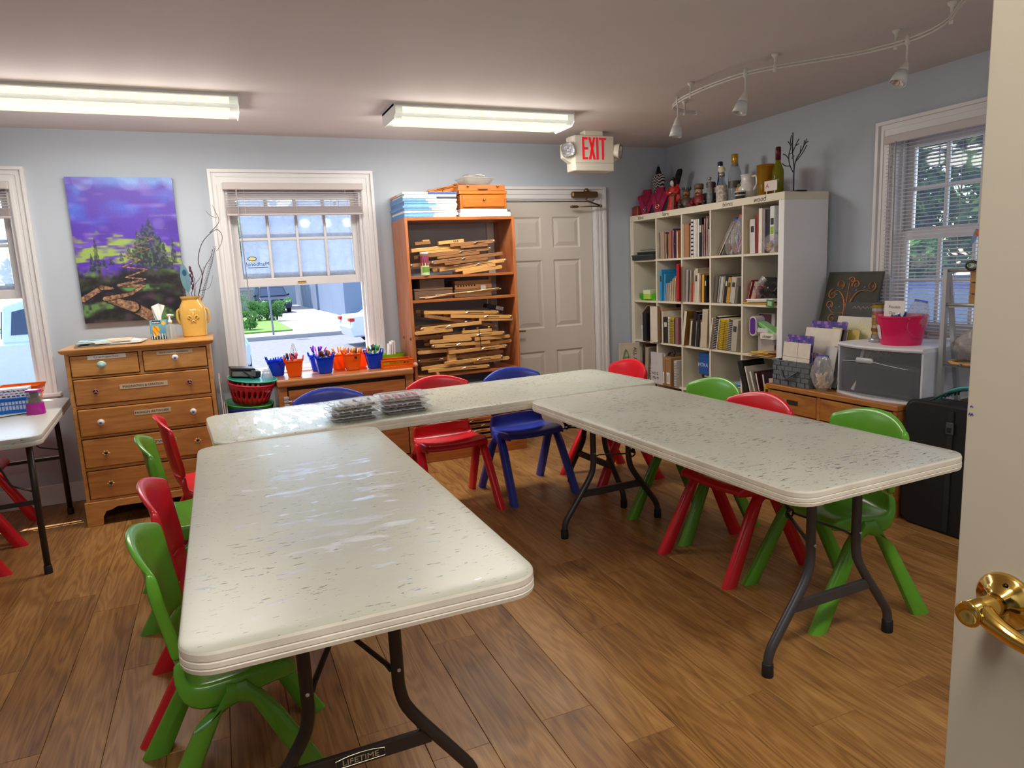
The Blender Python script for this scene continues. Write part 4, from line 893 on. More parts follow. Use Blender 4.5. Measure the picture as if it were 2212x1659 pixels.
def landscape(u, v_):
    w1, w2 = N1(u*4, v_*9), N2(u*10, v_*30)
    c = mixc((84, 50, 176), (74, 100, 214), (v_-.66)*2.6+(w1-.5)*1.6+(w2-.5)*.7)
    c = mixc(c, (118, 156, 226), (v_-.84)*3.2+(N1(u*3+3, v_*8)-.5)*1.8+(w2-.5)*.6)
    c = mixc(c, (58, 24, 134), 2.4*(N3(u*3, v_*9)-.45)*math.exp(-((v_-.72)/.10)**2))
    c = mixc(c, (150, 124, 214), 1.5*(N2(u*7+9, v_*26)-.60))
    t = math.exp(-((v_-.47-.03*math.sin(u*4))/.10)**2)*(.25+1.3*N1(u*7+20, v_*30))-.38+(N3(u*18, v_*70)-.5)*.9
    c = mixc(c, (150, 176, 92), t*1.7)
    hz = .405+.05*(N2(u*9, 3)-.5)+.05*(N3(u*30, 7)-.5)
    if v_ < hz:
        gnd = mixc((26, 24, 32), (58, 70, 48), (N1(u*7, v_*24)-.35)*1.8+(N2(u*40, v_*60)-.5)*.6); gnd = mixc(gnd, (82, 52, 76), (N3(u*12, v_*30)-.5)*2)
        gnd = mixc(gnd, (96, 138, 78), (N2(u*4+30, v_*17)-.60)*3.5*N3(u*30, v_*50)*1.6); c = mixc(c, gnd, (hz-v_)*14+(N2(u*50, v_*9)-.5)*.5)
    for tx, ty, th, tw_ in trees:
        if ty < v_ < ty+th:
            k_ = 1-(v_-ty)/th; half = tw_*.5*(k_**.9)+.003
            half *= .45+.95*N2(u*2+tx*50, v_*80)
            if abs(u-tx) < half: c = mixc(c, (38, 46, 60) if N3(u*60, v_*70) > .42 else (70, 94, 70), .35+.6*N2(u*70, v_*90))
    for strip in zig:
        for a, b_ in zip(strip[:-1], strip[1:]):
            dd, ww = seg_d(u, v_, a, b_)
            if dd < ww*.55: c = mixc((196, 150, 110), (92, 66, 58), N3(u*60, v_*90)*1.1); 
            elif dd < ww*.75 and v_ < .3: c = (34, 28, 32)
    return c
pa = thing('canvas_painting', 'purple sky landscape painting with winding path on the back wall', 'painting', (-.505, YB-.035, 1.205))
bx('stretcher', -PWD/2, PWD/2, .002, .033, 0, PHT, mat('canvas_edge', (84, 76, 110), rough=.7, var=.2), pa)
print_sheet('canvas', PWD, PHT, NXP, NYP, landscape, attr_mat('oil_paint', .45, .1), pa)

# ------------------------------------------------------------------ toy cabinet below the window
M_OAK = wood('oak_cabinet', (186, 124, 70), (150, 90, 44), rough=.32, gx=1.2, gy=5, gz=9, coat=.3)
M_OAKF = wood('oak_front', (176, 110, 58), (138, 78, 36), rough=.32, gx=1.2, gy=5, gz=8, coat=.3)
cb = thing('toy_cabinet', 'low oak cabinet with drop front under the middle window', 'cabinet', (.80, 4.90, 0))
CW, CZ, CD = .955, .752, .40
for sx in (-1, 1): bx('side_panel', min(sx*CW/2, sx*(CW/2-.06)), max(sx*CW/2, sx*(CW/2-.06)), .008, CD, 0, CZ-.05, M_OAK, cb, bevel=.004)
MB().box(-CW/2-.004, CW/2+.004, -.008, CD, CZ-.052, CZ).build('top', M_OAK, cb, bevel=.014, seg=3)
bx('plinth', -CW/2+.06, CW/2-.06, .018, .04, 0, .10, M_OAK, cb); bx('recess', -CW/2+.058, CW/2-.058, .03, .034, .1, CZ-.052, M_DARKW, cb)
df = MB().box(-CW/2+.066, CW/2-.066, .004, .026, .11, CZ-.078).build('drop_front', M_OAKF, cb, bevel=.003)
MB().prism([(-.21, -.0), (.23, .0), (.20, -.035), (-.20, -.035)], 0, .003, M=T(.02, .0042, .615, rx=PI/2)).build('finger_groove', mat('groove_wood', (132, 74, 44), rough=.4), df, bevel=.001)
hg = MB(); 
for z in (.625, .60, .575): hg.box(-CW/2+.032, -CW/2+.066, -.004, .008, z-.009, z+.009)
hg.tube([(-CW/2+.06, -.006, .602), (-CW/2+.085, -.006, .602)], .004, 6); hg.build('hinge', mat('chrome', (214, 214, 218), rough=.3, metal=.6), cb, bevel=.002)
bx('hinge', -CW/2+.036, -CW/2+.066, -.003, .008, .15, .20, mat('chrome', ()), cb)

# buckets of markers on the cabinet
M_BB = plastic_translucent('bucket_blue', (22, 78, 220), .25, .45); M_BO = plastic_translucent('bucket_orange', (250, 118, 24), .25, .45)
def bucket(colour, label, x, y, rot=0, s=1.):
    t = thing('marker_bucket', label, 'bucket', (x, y, CZ), rot, 'plastic marker buckets on the toy cabinet'); m = M_BB if colour == 'blue' else M_BO
    def rg(w, d_, z): return [(px*s, py*s, z*s) for px, py in rrect(w, d_, .018, 3)]
    MB().loft([rg(.080, .070, .003), rg(.088, .077, .006), rg(.122, .10, .108), rg(.132, .108, .111), rg(.132, .108, .116), rg(.118, .096, .114), rg(.084, .073, .012), rg(.060, .050, .008)]).build('body', m, t, True, sharp=True)
    for sx in (-1, 1):
        MB().tube([(sx*.060*s, -.028*s, .110*s), (sx*.066*s, -.028*s, .140*s), (sx*.066*s, .028*s, .140*s), (sx*.060*s, .028*s, .110*s)], .0055*s, 6).build('handle', m, t, True)
    return t
M_CAPS = {}
def markers(n, cols, words, where, x, y, s=1., lean=.30, zmin=.065, L=.105):
    rr = random.Random(int(x*1000+y*77))
    for i in range(n):
        c = cols[i % len(cols)]; key = 'marker_%d_%d_%d' % c; m = mat(key, c, rough=.35, var=.03)
        a = rr.random()*2*PI; rad = .034*s*math.sqrt(rr.random()); lx, ly = rr.uniform(-lean, lean), rr.uniform(-lean, lean)
        word = words.split('/')[i % len(cols)]
        t = thing('marker', '%s marker standing in the %s on the cabinet' % (word, where), 'marker', (x+rad*math.cos(a)*1.1, y+rad*math.sin(a)*.8, CZ+zmin*s), (lx, ly, rr.random()*3), 'markers in the %s' % where)
        MB().tube([(0, 0, 0), (0, 0, L*.62*s)], .0052, 7).build('barrel', mat('marker_barrel', (214, 208, 204), rough=.35) if i % 2 else m, t, True)
        MB().tube([(0, 0, L*.6*s), (0, 0, L*.97*s), (0, 0, L*s)], [.0058, .0052, .0025], 7).build('cap', m, t, True)
bucket('blue', 'blue bucket furthest left on the toy cabinet', .345, 5.17, .1); markers(8, [(20, 60, 220), (30, 90, 235)], 'dark blue/bright blue', 'furthest left blue bucket', .345, 5.17, zmin=.035, lean=.5)
bucket('orange', 'orange bucket of red and black markers, leftmost orange one', .455, 5.04, -.12, 1.02); markers(13, [(220, 40, 70), (40, 36, 40), (236, 120, 140), (60, 40, 44), (230, 230, 230)], 'red capped/black/pink capped/dark brown/white', 'leftmost orange bucket', .455, 5.04, lean=.42)
bucket('blue', 'blue bucket of purple markers standing behind another blue one', .645, 5.24, 0, 1.); markers(10, [(90, 30, 190), (150, 60, 210), (214, 90, 190)], 'violet/lilac/pink', 'rear blue bucket', .645, 5.24, lean=.42, zmin=.085)
bucket('blue', 'blue bucket of brown markers in the middle of the cabinet', .668, 5.06, .05, 1.04); markers(11, [(110, 62, 40), (150, 86, 56), (90, 50, 44)], 'mid brown/tan/dark brown', 'middle blue bucket', .668, 5.06, lean=.40)
bucket('orange', 'orange bucket standing behind and left of the tagged orange one', .795, 5.22, 0, 1.); markers(7, [(250, 150, 60), (246, 190, 90)], 'orange/amber', 'rear orange bucket', .795, 5.22, lean=.4)
bk = bucket('orange', 'orange bucket with a small dark tag in the cabinet row', .872, 5.09, -.06, 1.08); markers(10, [(250, 160, 60), (248, 200, 80), (150, 100, 60)], 'orange/yellow/olive brown', 'tagged orange bucket', .872, 5.09, lean=.4)
bx('tag', .012, .030, -.058, -.055, .088, .106, M_INK, bk)
bucket('orange', 'orange bucket half hidden left of the rightmost blue bucket', .955, 5.23, 0, .98)
bucket('blue', 'blue bucket of green and grey markers, furthest right', 1.03, 5.07, .12, 1.0); markers(13, [(20, 140, 90), (40, 170, 110), (80, 86, 92), (50, 60, 66), (120, 200, 60)], 'dark green/green/grey/charcoal/lime', 'furthest right blue bucket', 1.03, 5.07, lean=.42, zmin=.075)
fl = thing('lace_sprig', 'small white lacy sprig standing among the red markers', 'ornament', (.462, 5.06, CZ+.08))
M_LACE = mat('lace_white', (206, 200, 204), rough=.7)
MB().tube([(0, 0, 0), (0, 0, .155)], .002, 5).build('stem', M_LACE, fl)
for i in range(7):
    for s_ in (-1, 1): MB().tube(catmull([(0, 0, .05+.013*i), (s_*(.026-.003*i), 0, .066+.013*i), (s_*(.022-.003*i), 0, .082+.012*i)], 3), .0016, 4).build('branch', M_LACE, fl)
# orange slotted tray, green tray and white cards at the right end
def slotted_tray(name, label, loc, rot, w, d_, h, m, cat='tray', nx=9, ny=5, slots=True, flare=.0):
    t = thing(name, label, cat, loc, rot)
    bx('bottom', -w/2, w/2, -d_/2, d_/2, 0, .004, m, t)
    f = flare
    MB().tube([(-w/2-f, -d_/2-f, h), (w/2+f, -d_/2-f, h), (w/2+f, d_/2+f, h), (-w/2-f, d_/2+f, h)], .005, 6, closed=True).build('rim', m, t)
    for z0, z1 in ((0, h*.22), (h*.52, h*.60), (h*.80, h)):
        k0, k1 = f*z0/h, f*z1/h
        MB().loft([[(x, y, z0) for x, y in ((-w/2-k0, -d_/2-k0), (w/2+k0, -d_/2-k0), (w/2+k0, d_/2+k0), (-w/2-k0, d_/2+k0))], [(x, y, z1) for x, y in ((-w/2-k1, -d_/2-k1), (w/2+k1, -d_/2-k1), (w/2+k1, d_/2+k1), (-w/2-k1, d_/2+k1))]], cap=False).build('wall_band', m, t, solid=.003)
    for i in range(nx+1):
        x = -w/2+w*i/nx
        for sy in (-1, 1): MB().tube([(x, sy*d_/2, 0), (x*(1+2*f/w), sy*(d_/2+f), h)], .0022, 4).build('slat', m, t)
    for i in range(1, ny):
        y = -d_/2+d_*i/ny
        for sx in (-1, 1): MB().tube([(sx*w/2, y, 0), (sx*(w/2+f), y*(1+2*f/d_), h)], .0022, 4).build('slat', m, t)
    return t
M_OTRAY = plastic_translucent('tray_orange', (246, 112, 20), .3, .3); M_LIME = plastic_translucent('tray_lime', (170, 214, 40), .3, .4)
slotted_tray('slotted_tray', 'orange slotted plastic tray at the right end of the toy cabinet', (1.18, 5.00, CZ), -.06, .22, .16, .062, M_OTRAY)
lt = thing('lime_tray', 'lime green tray behind the orange slotted tray', 'tray', (1.19, 5.20, CZ))
MB().loft([[(x, y, z) for x, y in rrect(w, d_, .02, 3)] for w, d_, z in ((.17, .11, .0), (.17, .11, .004), (.19, .13, .085), (.186, .126, .085), (.166, .106, .006))]).build('body', M_LIME, lt)
for i, (dx, hh, a) in enumerate(((-.02, .155, .10), (.0, .17, .07), (.02, .175, .04))):
    c_ = thing('paper_pad', ('front', 'middle', 'rear')[i]+' white paper pad standing in the lime green tray', 'paper pad', (1.185+dx, 5.20, CZ+.006), (0, a, 0), 'white pads in the lime tray')
    bx('pages', -.006, .006, -.045, .045, 0, hh, M_PAPER, c_); bx('cover', .006, .0075, -.045, .045, 0, hh, mat('pad_cover', (206, 208, 214), rough=.5), c_)
wb = thing('white_card', 'white card standing behind the rightmost blue bucket', 'card', (1.09, 5.27, CZ), (-.10, 0, 0)); bx('card', -.06, .06, 0, .004, 0, .115, M_PAPER, wb, bevel=.001); bx('fold', -.06, .06, .005, .008, 0, .11, M_PAPER, wb)
sp = thing('wooden_bead', 'round wooden bead on a wire at the bookcase edge', 'bead', (1.305, 4.935, .765))
MB().ball((0, 0, 0), .021, 14, 9).build('bead', mat('bead_wood', (206, 150, 124), rough=.5), sp, True); MB().tube([(0, 0, 0), (-.015, .005, .03), (-.045, .008, .05)], .0018, 5).build('wire', mat('wire', (170, 160, 140), rough=.3, metal=.7), sp)

# baskets stacked between the dresser and the cabinet
M_RB = mat('basket_red', (206, 30, 50), rough=.3); M_GB = mat('basket_green', (74, 164, 60), rough=.35); M_BBLU = mat('basket_blue', (26, 50, 160), rough=.3); M_TEAL = mat('lid_teal', (20, 130, 120), rough=.3); M_BLK = mat('black_plastic', (30, 30, 32), rough=.35)
st_ = thing('storage_box', 'clear storage box under the green basket by the cabinet', 'storage box', (.125, 5.08, 0))
MB().loft([[(x, y, z) for x, y in rrect(w, d_, .03, 3)] for w, d_, z in ((.29, .36, .0), (.32, .40, .40), (.33, .41, .42))]).build('tub', clear_plastic('tub_grey', (190, 196, 200), opac=.7), st_); bx('lid', -.17, .17, -.21, .21, .42, .44, mat('lid_grey', (190, 194, 198), rough=.4), st_, bevel=.006)
gbk = thing('green_basket', 'green tub with blue grip band below the red basket', 'basket', (.115, 5.03, .44), (.04, .10, 0))
def oval(w, d_, z, n=20): return [(w/2*math.cos(2*PI*i/n), d_/2*math.sin(2*PI*i/n), z) for i in range(n)]
MB().loft([oval(.23, .26, 0), oval(.26, .30, .02), oval(.315, .35, .16), oval(.33, .365, .165), oval(.325, .36, .172), oval(.30, .335, .165), oval(.24, .28, .02)]).build('tub', M_GB, gbk, True)
MB().loft([[(x*1.004, y*1.004, z+.012*math.sin(3*math.atan2(y, x))) for x, y, z in oval(w, w*1.13, zz)] for w, zz in ((.305, .125), (.318, .15))], cap=False).build('band', M_BBLU, gbk, True, solid=.004)
MB().tube(catmull([(-.075, -.148, .105), (-.045, -.163, .118), (.0, -.172, .11), (.045, -.166, .095)], 5), .011, 8, flat=.5).build('grip', M_BBLU, gbk, True)
rbk = thing('red_basket', 'red plastic basket with oval holes stacked on the green tub', 'basket', (.145, 5.03, .612), (.06, .12, 0))
# wall panels between the oval holes
n = 24
for k in range(n):
    a0, a1 = 2*PI*k/n, 2*PI*(k+1)/n; am = (a0+a1)/2
    def pt(a, z): 
        q = z/.13; rx, ry = .115+.035*q, .13+.035*q; return (rx*math.cos(a), ry*math.sin(a), z)
    b = MB()
    hole = [(am+(a1-a0)*.30*math.cos(t), .072+.030*math.sin(t)) for t in [i*PI/4 for i in range(8)]]
    fr = [(a1, .072), (a1, .13), (am, .13), (a0, .13), (a0, .072), (a0, 0), (am, 0), (a1, 0)]
    b.add([pt(*p) for p in hole]+[pt(*p) for p in fr], [(i, (i+1) % 8, 8+(i+1) % 8, 8+i) for i in range(8)]); b.build('wall_panel', M_RB, rbk, True, solid=.003)
MB().tube([(x*1.02, y*1.02, .132) for x, y, z in oval(.30, .33, 0)], .007, 6, closed=True).build('rim', M_RB, rbk, True); MB().loft([oval(.225, .255, 0), oval(.225, .255, .003)]).build('bottom', M_RB, rbk)
tl_ = thing('teal_lid', 'teal lid lying across the red basket', 'lid', (.17, 5.03, .762), (.05, .12, 0))
MB().loft([oval(.31, .33, 0), oval(.325, .345, .004), oval(.32, .34, .010), oval(.28, .30, .012)]).build('lid', M_TEAL, tl_, True, sharp=True); MB().tube([(x, y, .008) for x, y, z in oval(.322, .342, 0)], .004, 5, closed=True).build('lid_rim', mat('lid_lime', (90, 190, 120), rough=.3), tl_, True)
bt_ = thing('black_organiser', 'black plastic organiser tray lying on the teal lid', 'tray', (.125, 5.06, .785), (.02, .12, .1))
bx('base', -.095, .095, -.06, .07, 0, .045, M_BLK, bt_, bevel=.006, seg=2); bx('top_tray', -.10, .06, -.05, .075, .045, .062, M_BLK, bt_, bevel=.004); bx('latch', .03, .06, -.068, -.058, .01, .05, mat('grey_plastic', (90, 92, 96), rough=.4), bt_); MB().tube([(-.02, -.07, .045), (.05, -.10, -.012)], .006, 6).build('strap', M_BLK, bt_)
MB().box(-.09, .055, -.064, -.0605, .008, .038).build('window_strip', mat('organiser_window', (120, 120, 116), rough=.2), bt_)
sc_ = thing('clear_cone', 'clear plastic cone lampshade beside the toy cabinet', 'cone', (.268, 5.04, .70)); MB().lathe([(.02, .125), (.024, .125), (.055, .0), (.05, .0)], 16).build('cone', clear_plastic('cone_clear', (200, 206, 220), opac=.6), sc_, True); MB().tube([(.053*math.cos(a), .053*math.sin(a), 0) for a in [i*PI/8 for i in range(16)]], .003, 5, closed=True).build('rim', M_PAPER, sc_)
for i, (x_, c_, h_, w_) in enumerate(((-.030, (206, 196, 182), .82, .30), (-.018, (120, 112, 130), .66, .34), (-.006, (190, 180, 170), .62, .30))):
    b_ = thing('leaning_board', ('pale tall', 'grey shorter', 'beige shortest')[i]+' board leaning against the dresser side', 'board', (x_, 4.80, 0), (0, -.015, 0), 'boards beside the dresser'); bx('board', 0, .006, 0, w_, 0, h_, mat('board_%d' % i, c_, rough=.7), b_, bevel=.001); bx('edge_tape', -.0005, .0065, -.001, .004, 0, h_, mat('board_edge', (226, 220, 210), rough=.6), b_)

# ------------------------------------------------------------------ bookcase full of easels
M_PINE = wood('pine_case', (196, 122, 70), (158, 82, 40), rough=.38, gx=9, gy=4, gz=1., coat=.25)
M_PINH = wood('pine_shelf', (186, 110, 52), (140, 72, 30), rough=.38, gx=1.2, gy=5, gz=9, coat=.25)
bc = thing('bookcase', 'reddish pine bookcase packed with folded easels beside the door', 'bookcase', (1.735, 4.95, 0))
BW, BZ, BD = .865, 1.835, .385
for sx in (-1, 1): bx('side_panel', min(sx*BW/2, sx*(BW/2-.022)), max(sx*BW/2, sx*(BW/2-.022)), 0, BD, 0, BZ, M_PINE, bc, bevel=.002)
bx('top', -BW/2+.022, BW/2-.022, .0, BD, BZ-.022, BZ, M_PINH, bc, bevel=.002)
for z in (1.413, 1.238, .672, .30): bx('shelf', -BW/2+.022, BW/2-.022, .004, BD, z-.020, z, M_PINH, bc, bevel=.002)
bx('bottom_shelf', -BW/2+.022, BW/2-.022, .004, BD, .10, .12, M_PINH, bc); bx('plinth', -BW/2-.01, BW/2+.02, -.012, .012, 0, .115, M_PINH, bc, bevel=.003)
# easels
M_BEE = wood('easel_beech', (222, 172, 104), (196, 140, 76), rough=.4, gx=1.5, gy=8, gz=12, coat=.1)
M_BEED = wood('easel_beech_aged', (166, 116, 70), (128, 82, 46), rough=.45, gx=1.5, gy=8, gz=12)
M_STEEL = mat('easel_bolt', (176, 176, 178), rough=.3, metal=.9)
NE = [0]
def easel(x, z, L, tilt=0, flip=False, m=None, y=4.965, foot=True, bolt=True, dep=.22, label=None, h=.026):
    """folded table easel lying flat: long arm with a rounded bolted end, a shorter foot bar and cross bars"""
    m = m or M_BEE; NE[0] += 1
    t = thing('folded_easel', label, 'easel', (x, y, z), (0, -tilt, .055*math.sin(NE[0]*2.4)), 'folded wooden easels in the pine bookcase'); s_ = -1 if flip else 1
    def arm(x0, x1, y0, z0, hh, nm, mm):
        n_ = 6; P = []
        for k in range(n_+1): a = -PI/2+PI*k/n_; P.append((x1-hh/2+hh/2*math.cos(a), z0+hh/2+hh/2*math.sin(a)))
        for k in range(3): a = PI/2+PI*k/2/2*1.0; P.append((x0+.006+.006*math.cos(PI/2+k*PI/4), z0+hh-.006+.006*math.sin(PI/2+k*PI/4)))
        P.append((x0, z0))
        P = [(s_*px, pz) for px, pz in P]
        return MB().prism(P, 0, .016, M=T(0, y0+.016, 0, rx=PI/2)).build(nm, mm, t, bevel=.0015)
    a = arm(-L/2, L/2, 0, 0, h, 'arm', m); arm(-L/2, L/2, dep, 0, h, 'arm', m)
    bx('crossbar', s_*(L/2-.05)-.012, s_*(L/2-.05)+.012, .016, dep, .004, h-.004, m, t); bx('crossbar', s_*(-L/2+.05)-.012, s_*(-L/2+.05)+.012, .016, dep, .004, h-.004, m, t)
    if foot: bx('foot_bar', s_*(L*.02)-L*.30*1, s_*(L*.02)+L*.30, -.004, .014, -.020, -.002, m, t, bevel=.0015)
    if bolt:
        MB().lathe([(.010, 0), (.010, .003), (.004, .005)], 10, M=T(s_*(L/2-h/2), -.001, h/2, rx=PI/2)).build('bolt', M_STEEL, t, True)
        w_ = MB().box(-L*.14, L*.06, -.0012, .001, h*.42, h*.52); w_.M = None
        bx('slot', s_*L*.16-L*.12, s_*L*.16+L*.12, -.0008, .002, h*.40, h*.54, M_INK, t)
        MB().tube([(s_*.06*L-.014, -.006, h*.4), (s_*.06*L, -.008, h*.6), (s_*.06*L+.016, -.006, h*.75)], .003, 5).build('wing_nut', M_STEEL, t)
    return t
# upper shelf
S1 = 1.415
ea = [(1.90, S1+.013, .33, .10, False, M_BEE, 'short pale easel at the front right of the upper shelf'),
      (1.83, S1+.052, .54, .10, False, M_BEE, 'long pale easel tilted across the upper shelf front'),
      (1.55, S1+.075, .44, .05, True, M_BEED, 'darker easel at the left middle of the upper shelf'),
      (1.78, S1+.105, .58, .09, True, M_BEED, 'aged easel behind the pencil tube on the upper shelf'),
      (1.70, S1+.150, .56, .08, False, M_BEED, 'aged easel near the top of the upper shelf pile'),
      (1.60, S1+.190, .50, .07, False, M_BEE, 'easel crowning the upper shelf pile, block at its middle'),
      (1.83, S1+.215, .36, .06, False, M_BEED, 'small dark easel piece at the right top of the upper pile')]
for i, (x_, z_, L_, tl, fl_, m_, lb) in enumerate(ea): easel(x_, z_, L_, tl, fl_, m_, y=4.975+.012*(i % 3), label=lb, foot=(i > 0), bolt=i not in (0, 5))
w_ = thing('wooden_block', 'pale notched wood block on the upper easel pile', 'wood block', (1.66, 4.98, S1+.228), (0, -.07, 0)); bx('block', -.10, .10, 0, .03, 0, .026, M_BEE, w_, bevel=.002); [bx('notch', x_-.003, x_+.003, -.001, .004, .006, .020, M_INK, w_) for x_ in (.02, .035, .05)]
w_ = thing('wooden_block', 'brown wood block at the left top of the upper easel pile', 'wood block', (1.45, 5.02, S1+.228), (0, -.05, 0)); bx('block', -.06, .06, 0, .04, 0, .022, M_BEED, w_, bevel=.002); bx('cap', .0, .055, .0, .04, .022, .034, M_BEE, w_, bevel=.002)
# pencil tube
def tube_print(u, v_):
    if v_ < .48: return (110, 160, 60) if .2 < u < .8 and .12 < v_ < .42 else (206, 214, 160)
    if v_ < .62: return (214, 190, 150) if math.sin(u*30) > 0 else (120, 60, 40)
    return (60, 66, 96) if math.sin(u*45) > -.2 else (190, 60, 80)
pt_ = thing('pencil_tube', 'clear tube of coloured pencils with green label on the upper shelf', 'pencil tube', (1.44, 4.975, S1))
MB().lathe([(.030, 0), (.032, .004), (.032, .150), (.030, .155)], 18).build('tube', clear_plastic('tube_clear', (220, 220, 210), opac=.4), pt_, True)
MB().lathe([(.033, .150), (.033, .170), (.028, .173)], 18).build('cap', mat('cap_clear', (196, 186, 176), rough=.3), pt_, True)
lb_ = MB().grid(lambda u, w: (-.0325*math.cos(PI*u), -.0325*math.sin(PI*u), .004+.14*w), 15, 15)
me = bpy.data.meshes.new('label_wrap'); me.from_pydata(lb_.v, [], lb_.f); me.update(); me.materials.append(attr_mat('printed_card', .4)); at = me.color_attributes.new('print', 'FLOAT_COLOR', 'CORNER'); vals = []
for p in me.polygons: vals += [*lin(tube_print((p.index % 14+.5)/14, (p.index//14+.5)/14)), 1.]*4
at.data.foreach_set('color', vals); o_ = bpy.data.objects.new('label_wrap', me); COL.objects.link(o_); o_.parent = pt_
# second shelf: brown boxes, notched rack, sticks
S2 = 1.240
def carton(label, x0, x1, y0, y1, z0, z1, c, name='brown_box', tape=True, tiltz=0):
    t = thing(name, label, 'box', ((x0+x1)/2, (y0+y1)/2, z0), tiltz); m = mat('box_%d_%d_%d' % c, c, rough=.75, var=.06); w, d_, h_ = x1-x0, y1-y0, z1-z0
    bx('body', -w/2, w/2, -d_/2, d_/2, 0, h_*.82, m, t, bevel=.001); bx('lid', -w/2-.002, w/2+.002, -d_/2-.002, d_/2+.002, h_*.82, h_, m, t, bevel=.001); return t
carton('wide brown wooden box at the front left of the second shelf', 1.345, 1.640, 4.965, 5.20, S2, S2+.080, (112, 82, 60))
carton('smaller taupe box standing on the wide brown box', 1.40, 1.59, 5.0, 5.2, S2+.0815, S2+.150, (124, 100, 82))
carton('long brown box at the right of the second shelf', 1.655, 1.96, 4.985, 5.2, S2, S2+.058, (122, 88, 60), tiltz=.05)
rk = thing('notched_rack', 'brown wooden rack with a row of notches on the long box', 'rack', (1.82, 4.99, S2+.0595)); bx('lower_board', -.15, .15, 0, .16, 0, .032, M_BEED, rk, bevel=.002); bx('upper_board', -.15, .15, .006, .16, .033, .066, M_BEED, rk, bevel=.002); bx('end_post', .125, .15, -.002, .03, .066, .095, M_BEED, rk)
for i in range(7): MB().lathe([(.006, 0), (.0, .0)], 8, M=T(-.125+.022*i, -.0005, .026, rx=PI/2)).build('notch', M_INK, rk)
ch = thing('chequered_tag', 'small black and white chequered round tag hung on the notched rack', 'tag', (1.895, 4.984, S2+.062))
print_sheet('chequer', .044, .040, 8, 8, lambda u, v_: (236, 234, 228) if (int(u*8)+int(v_*8)) % 2 else (22, 22, 24), attr_mat('printed_card', .4), ch, (0, -.003, -.02)); bx('backing', -.022, .022, -.0025, 0, -.02, .02, M_INK, ch)
bx_ = thing('black_gadget', 'narrow black box wedged at the left end of the second shelf', 'box', (1.328, 4.985, S2)); bx('body', -.010, .013, 0, .12, 0, .075, M_BLK, bx_, bevel=.003); bx('mark', -.004, .006, -.001, 0, .03, .05, mat('grey_plastic', ()), bx_)
for i, (x0, z0, x1, z1, y_) in enumerate(((1.42, .004, 1.90, .042, 4.957), (1.38, .010, 1.95, .030, 4.962), (1.50, .022, 2.00, .046, 4.952), (1.75, .030, 1.98, .052, 4.948))):
    s_ = thing('wood_stick', ('lowest', 'second', 'third', 'topmost short')[i]+' thin pale stick lying at the second shelf front', 'stick', (x0, y_, S2+.001), 0, 'thin sticks on the second shelf')
    L_ = math.hypot(x1-x0, z1-z0); a_ = math.atan2(z1-z0, x1-x0)
    MB().tube([(0, 0, z0+.004), ((x1-x0)*.6, 0, z0+(z1-z0)*.6+.004), (x1-x0, 0, z1)], [.0035, .0045, .006], 6).build('shaft', M_BEE, s_); MB().tube([(x1-x0, 0, z1), (x1-x0+.03, 0, z1+.002)], .0065, 6).build('end', M_BEED, s_)
# third shelf: a deep heap of easels
S3 = .674
heap = [(1.655, .016, .50, -.02, False, M_BEE, 0, 'lowest front easel on the third shelf, bolt at its left', True), (1.53, .046, .34, .05, False, M_BEE, 1, 'easel second from the bottom at the left of the third shelf', False), (1.93, .052, .30, .05, False, M_BEE, 1, 'short easel second from the bottom at the right of the third shelf', False),
        (1.78, .070, .49, .02, False, M_BEE, 0, 'easel above the bottom pair with bolt at the right', False), (1.55, .098, .42, .02, True, M_BEED, 2, 'aged easel deep in the left of the third shelf heap', False), (1.86, .106, .36, .02, False, M_BEED, 2, 'dark easel end with white labels at the right of the heap', False),
        (1.82, .150, .49, .02, False, M_BEE, 0, 'easel crossed by a black strap in the middle of the heap', False), (1.49, .160, .30, .0, True, M_BEE, 1, 'easel stub with a hook at the left middle of the heap', False), (1.955, .185, .31, .04, False, M_BEE, 1, 'narrow easel sticking out furthest right of the heap', False),
        (1.68, .200, .47, -.01, True, M_BEE, 0, 'easel with its bolt at the left, mid heap', False), (1.60, .235, .33, .0, False, M_BEE, 0, 'short easel left of the gap in the upper heap', False), (1.94, .230, .30, .0, False, M_BEE, 0, 'short easel right of the gap in the upper heap', False),
        (1.79, .262, .50, .0, False, M_BEE, 0, 'easel with slot and bolt right below the pegged bar', False), (1.46, .268, .34, .0, True, M_BEED, 2, 'dim aged easel behind at the left of the upper heap', False),
        (1.47, .312, .30, .03, True, M_BEE, 0, 'easel bar jutting out furthest left of the upper heap', False), (1.61, .345, .48, .04, True, M_BEE, 0, 'bright easel with bolt at the left of the upper heap', False), (1.70, .375, .60, -.20, False, M_BEED, 1, 'dark easel slanting down to the right in the upper heap', False),
        (1.975, .372, .28, -.05, False, M_BEE, 0, 'short easel piece at the upper right, small screw on top', False), (1.86, .400, .50, -.07, False, M_BEE, 0, 'bright easel with bolt at the upper right of the heap', False), (1.72, .438, .62, -.06, False, M_BEE, 2, 'long easel lying on top of the whole heap', False)]
for x_, dz, L_, tl, fl_, m_, dp, lb, ft in heap: easel(x_, S3+dz, L_, tl, fl_, m_, y=4.945+.022*dp, label=lb, foot=False, bolt=(L_ > .4), dep=.20)
pg = thing('pegged_bar', 'pale bar with three round pegs lying in the heap', 'wood bar', (1.82, 4.945, S3+.292)); bx('bar', -.125, .115, 0, .03, 0, .022, M_BEE, pg, bevel=.002)
for x_ in (-.11, 0, .095): MB().lathe([(.007, .022), (.007, .03), (.011, .032), (.009, .040)], 8, M=T(x_, .012, 0)).build('peg', M_BEE, pg, True)
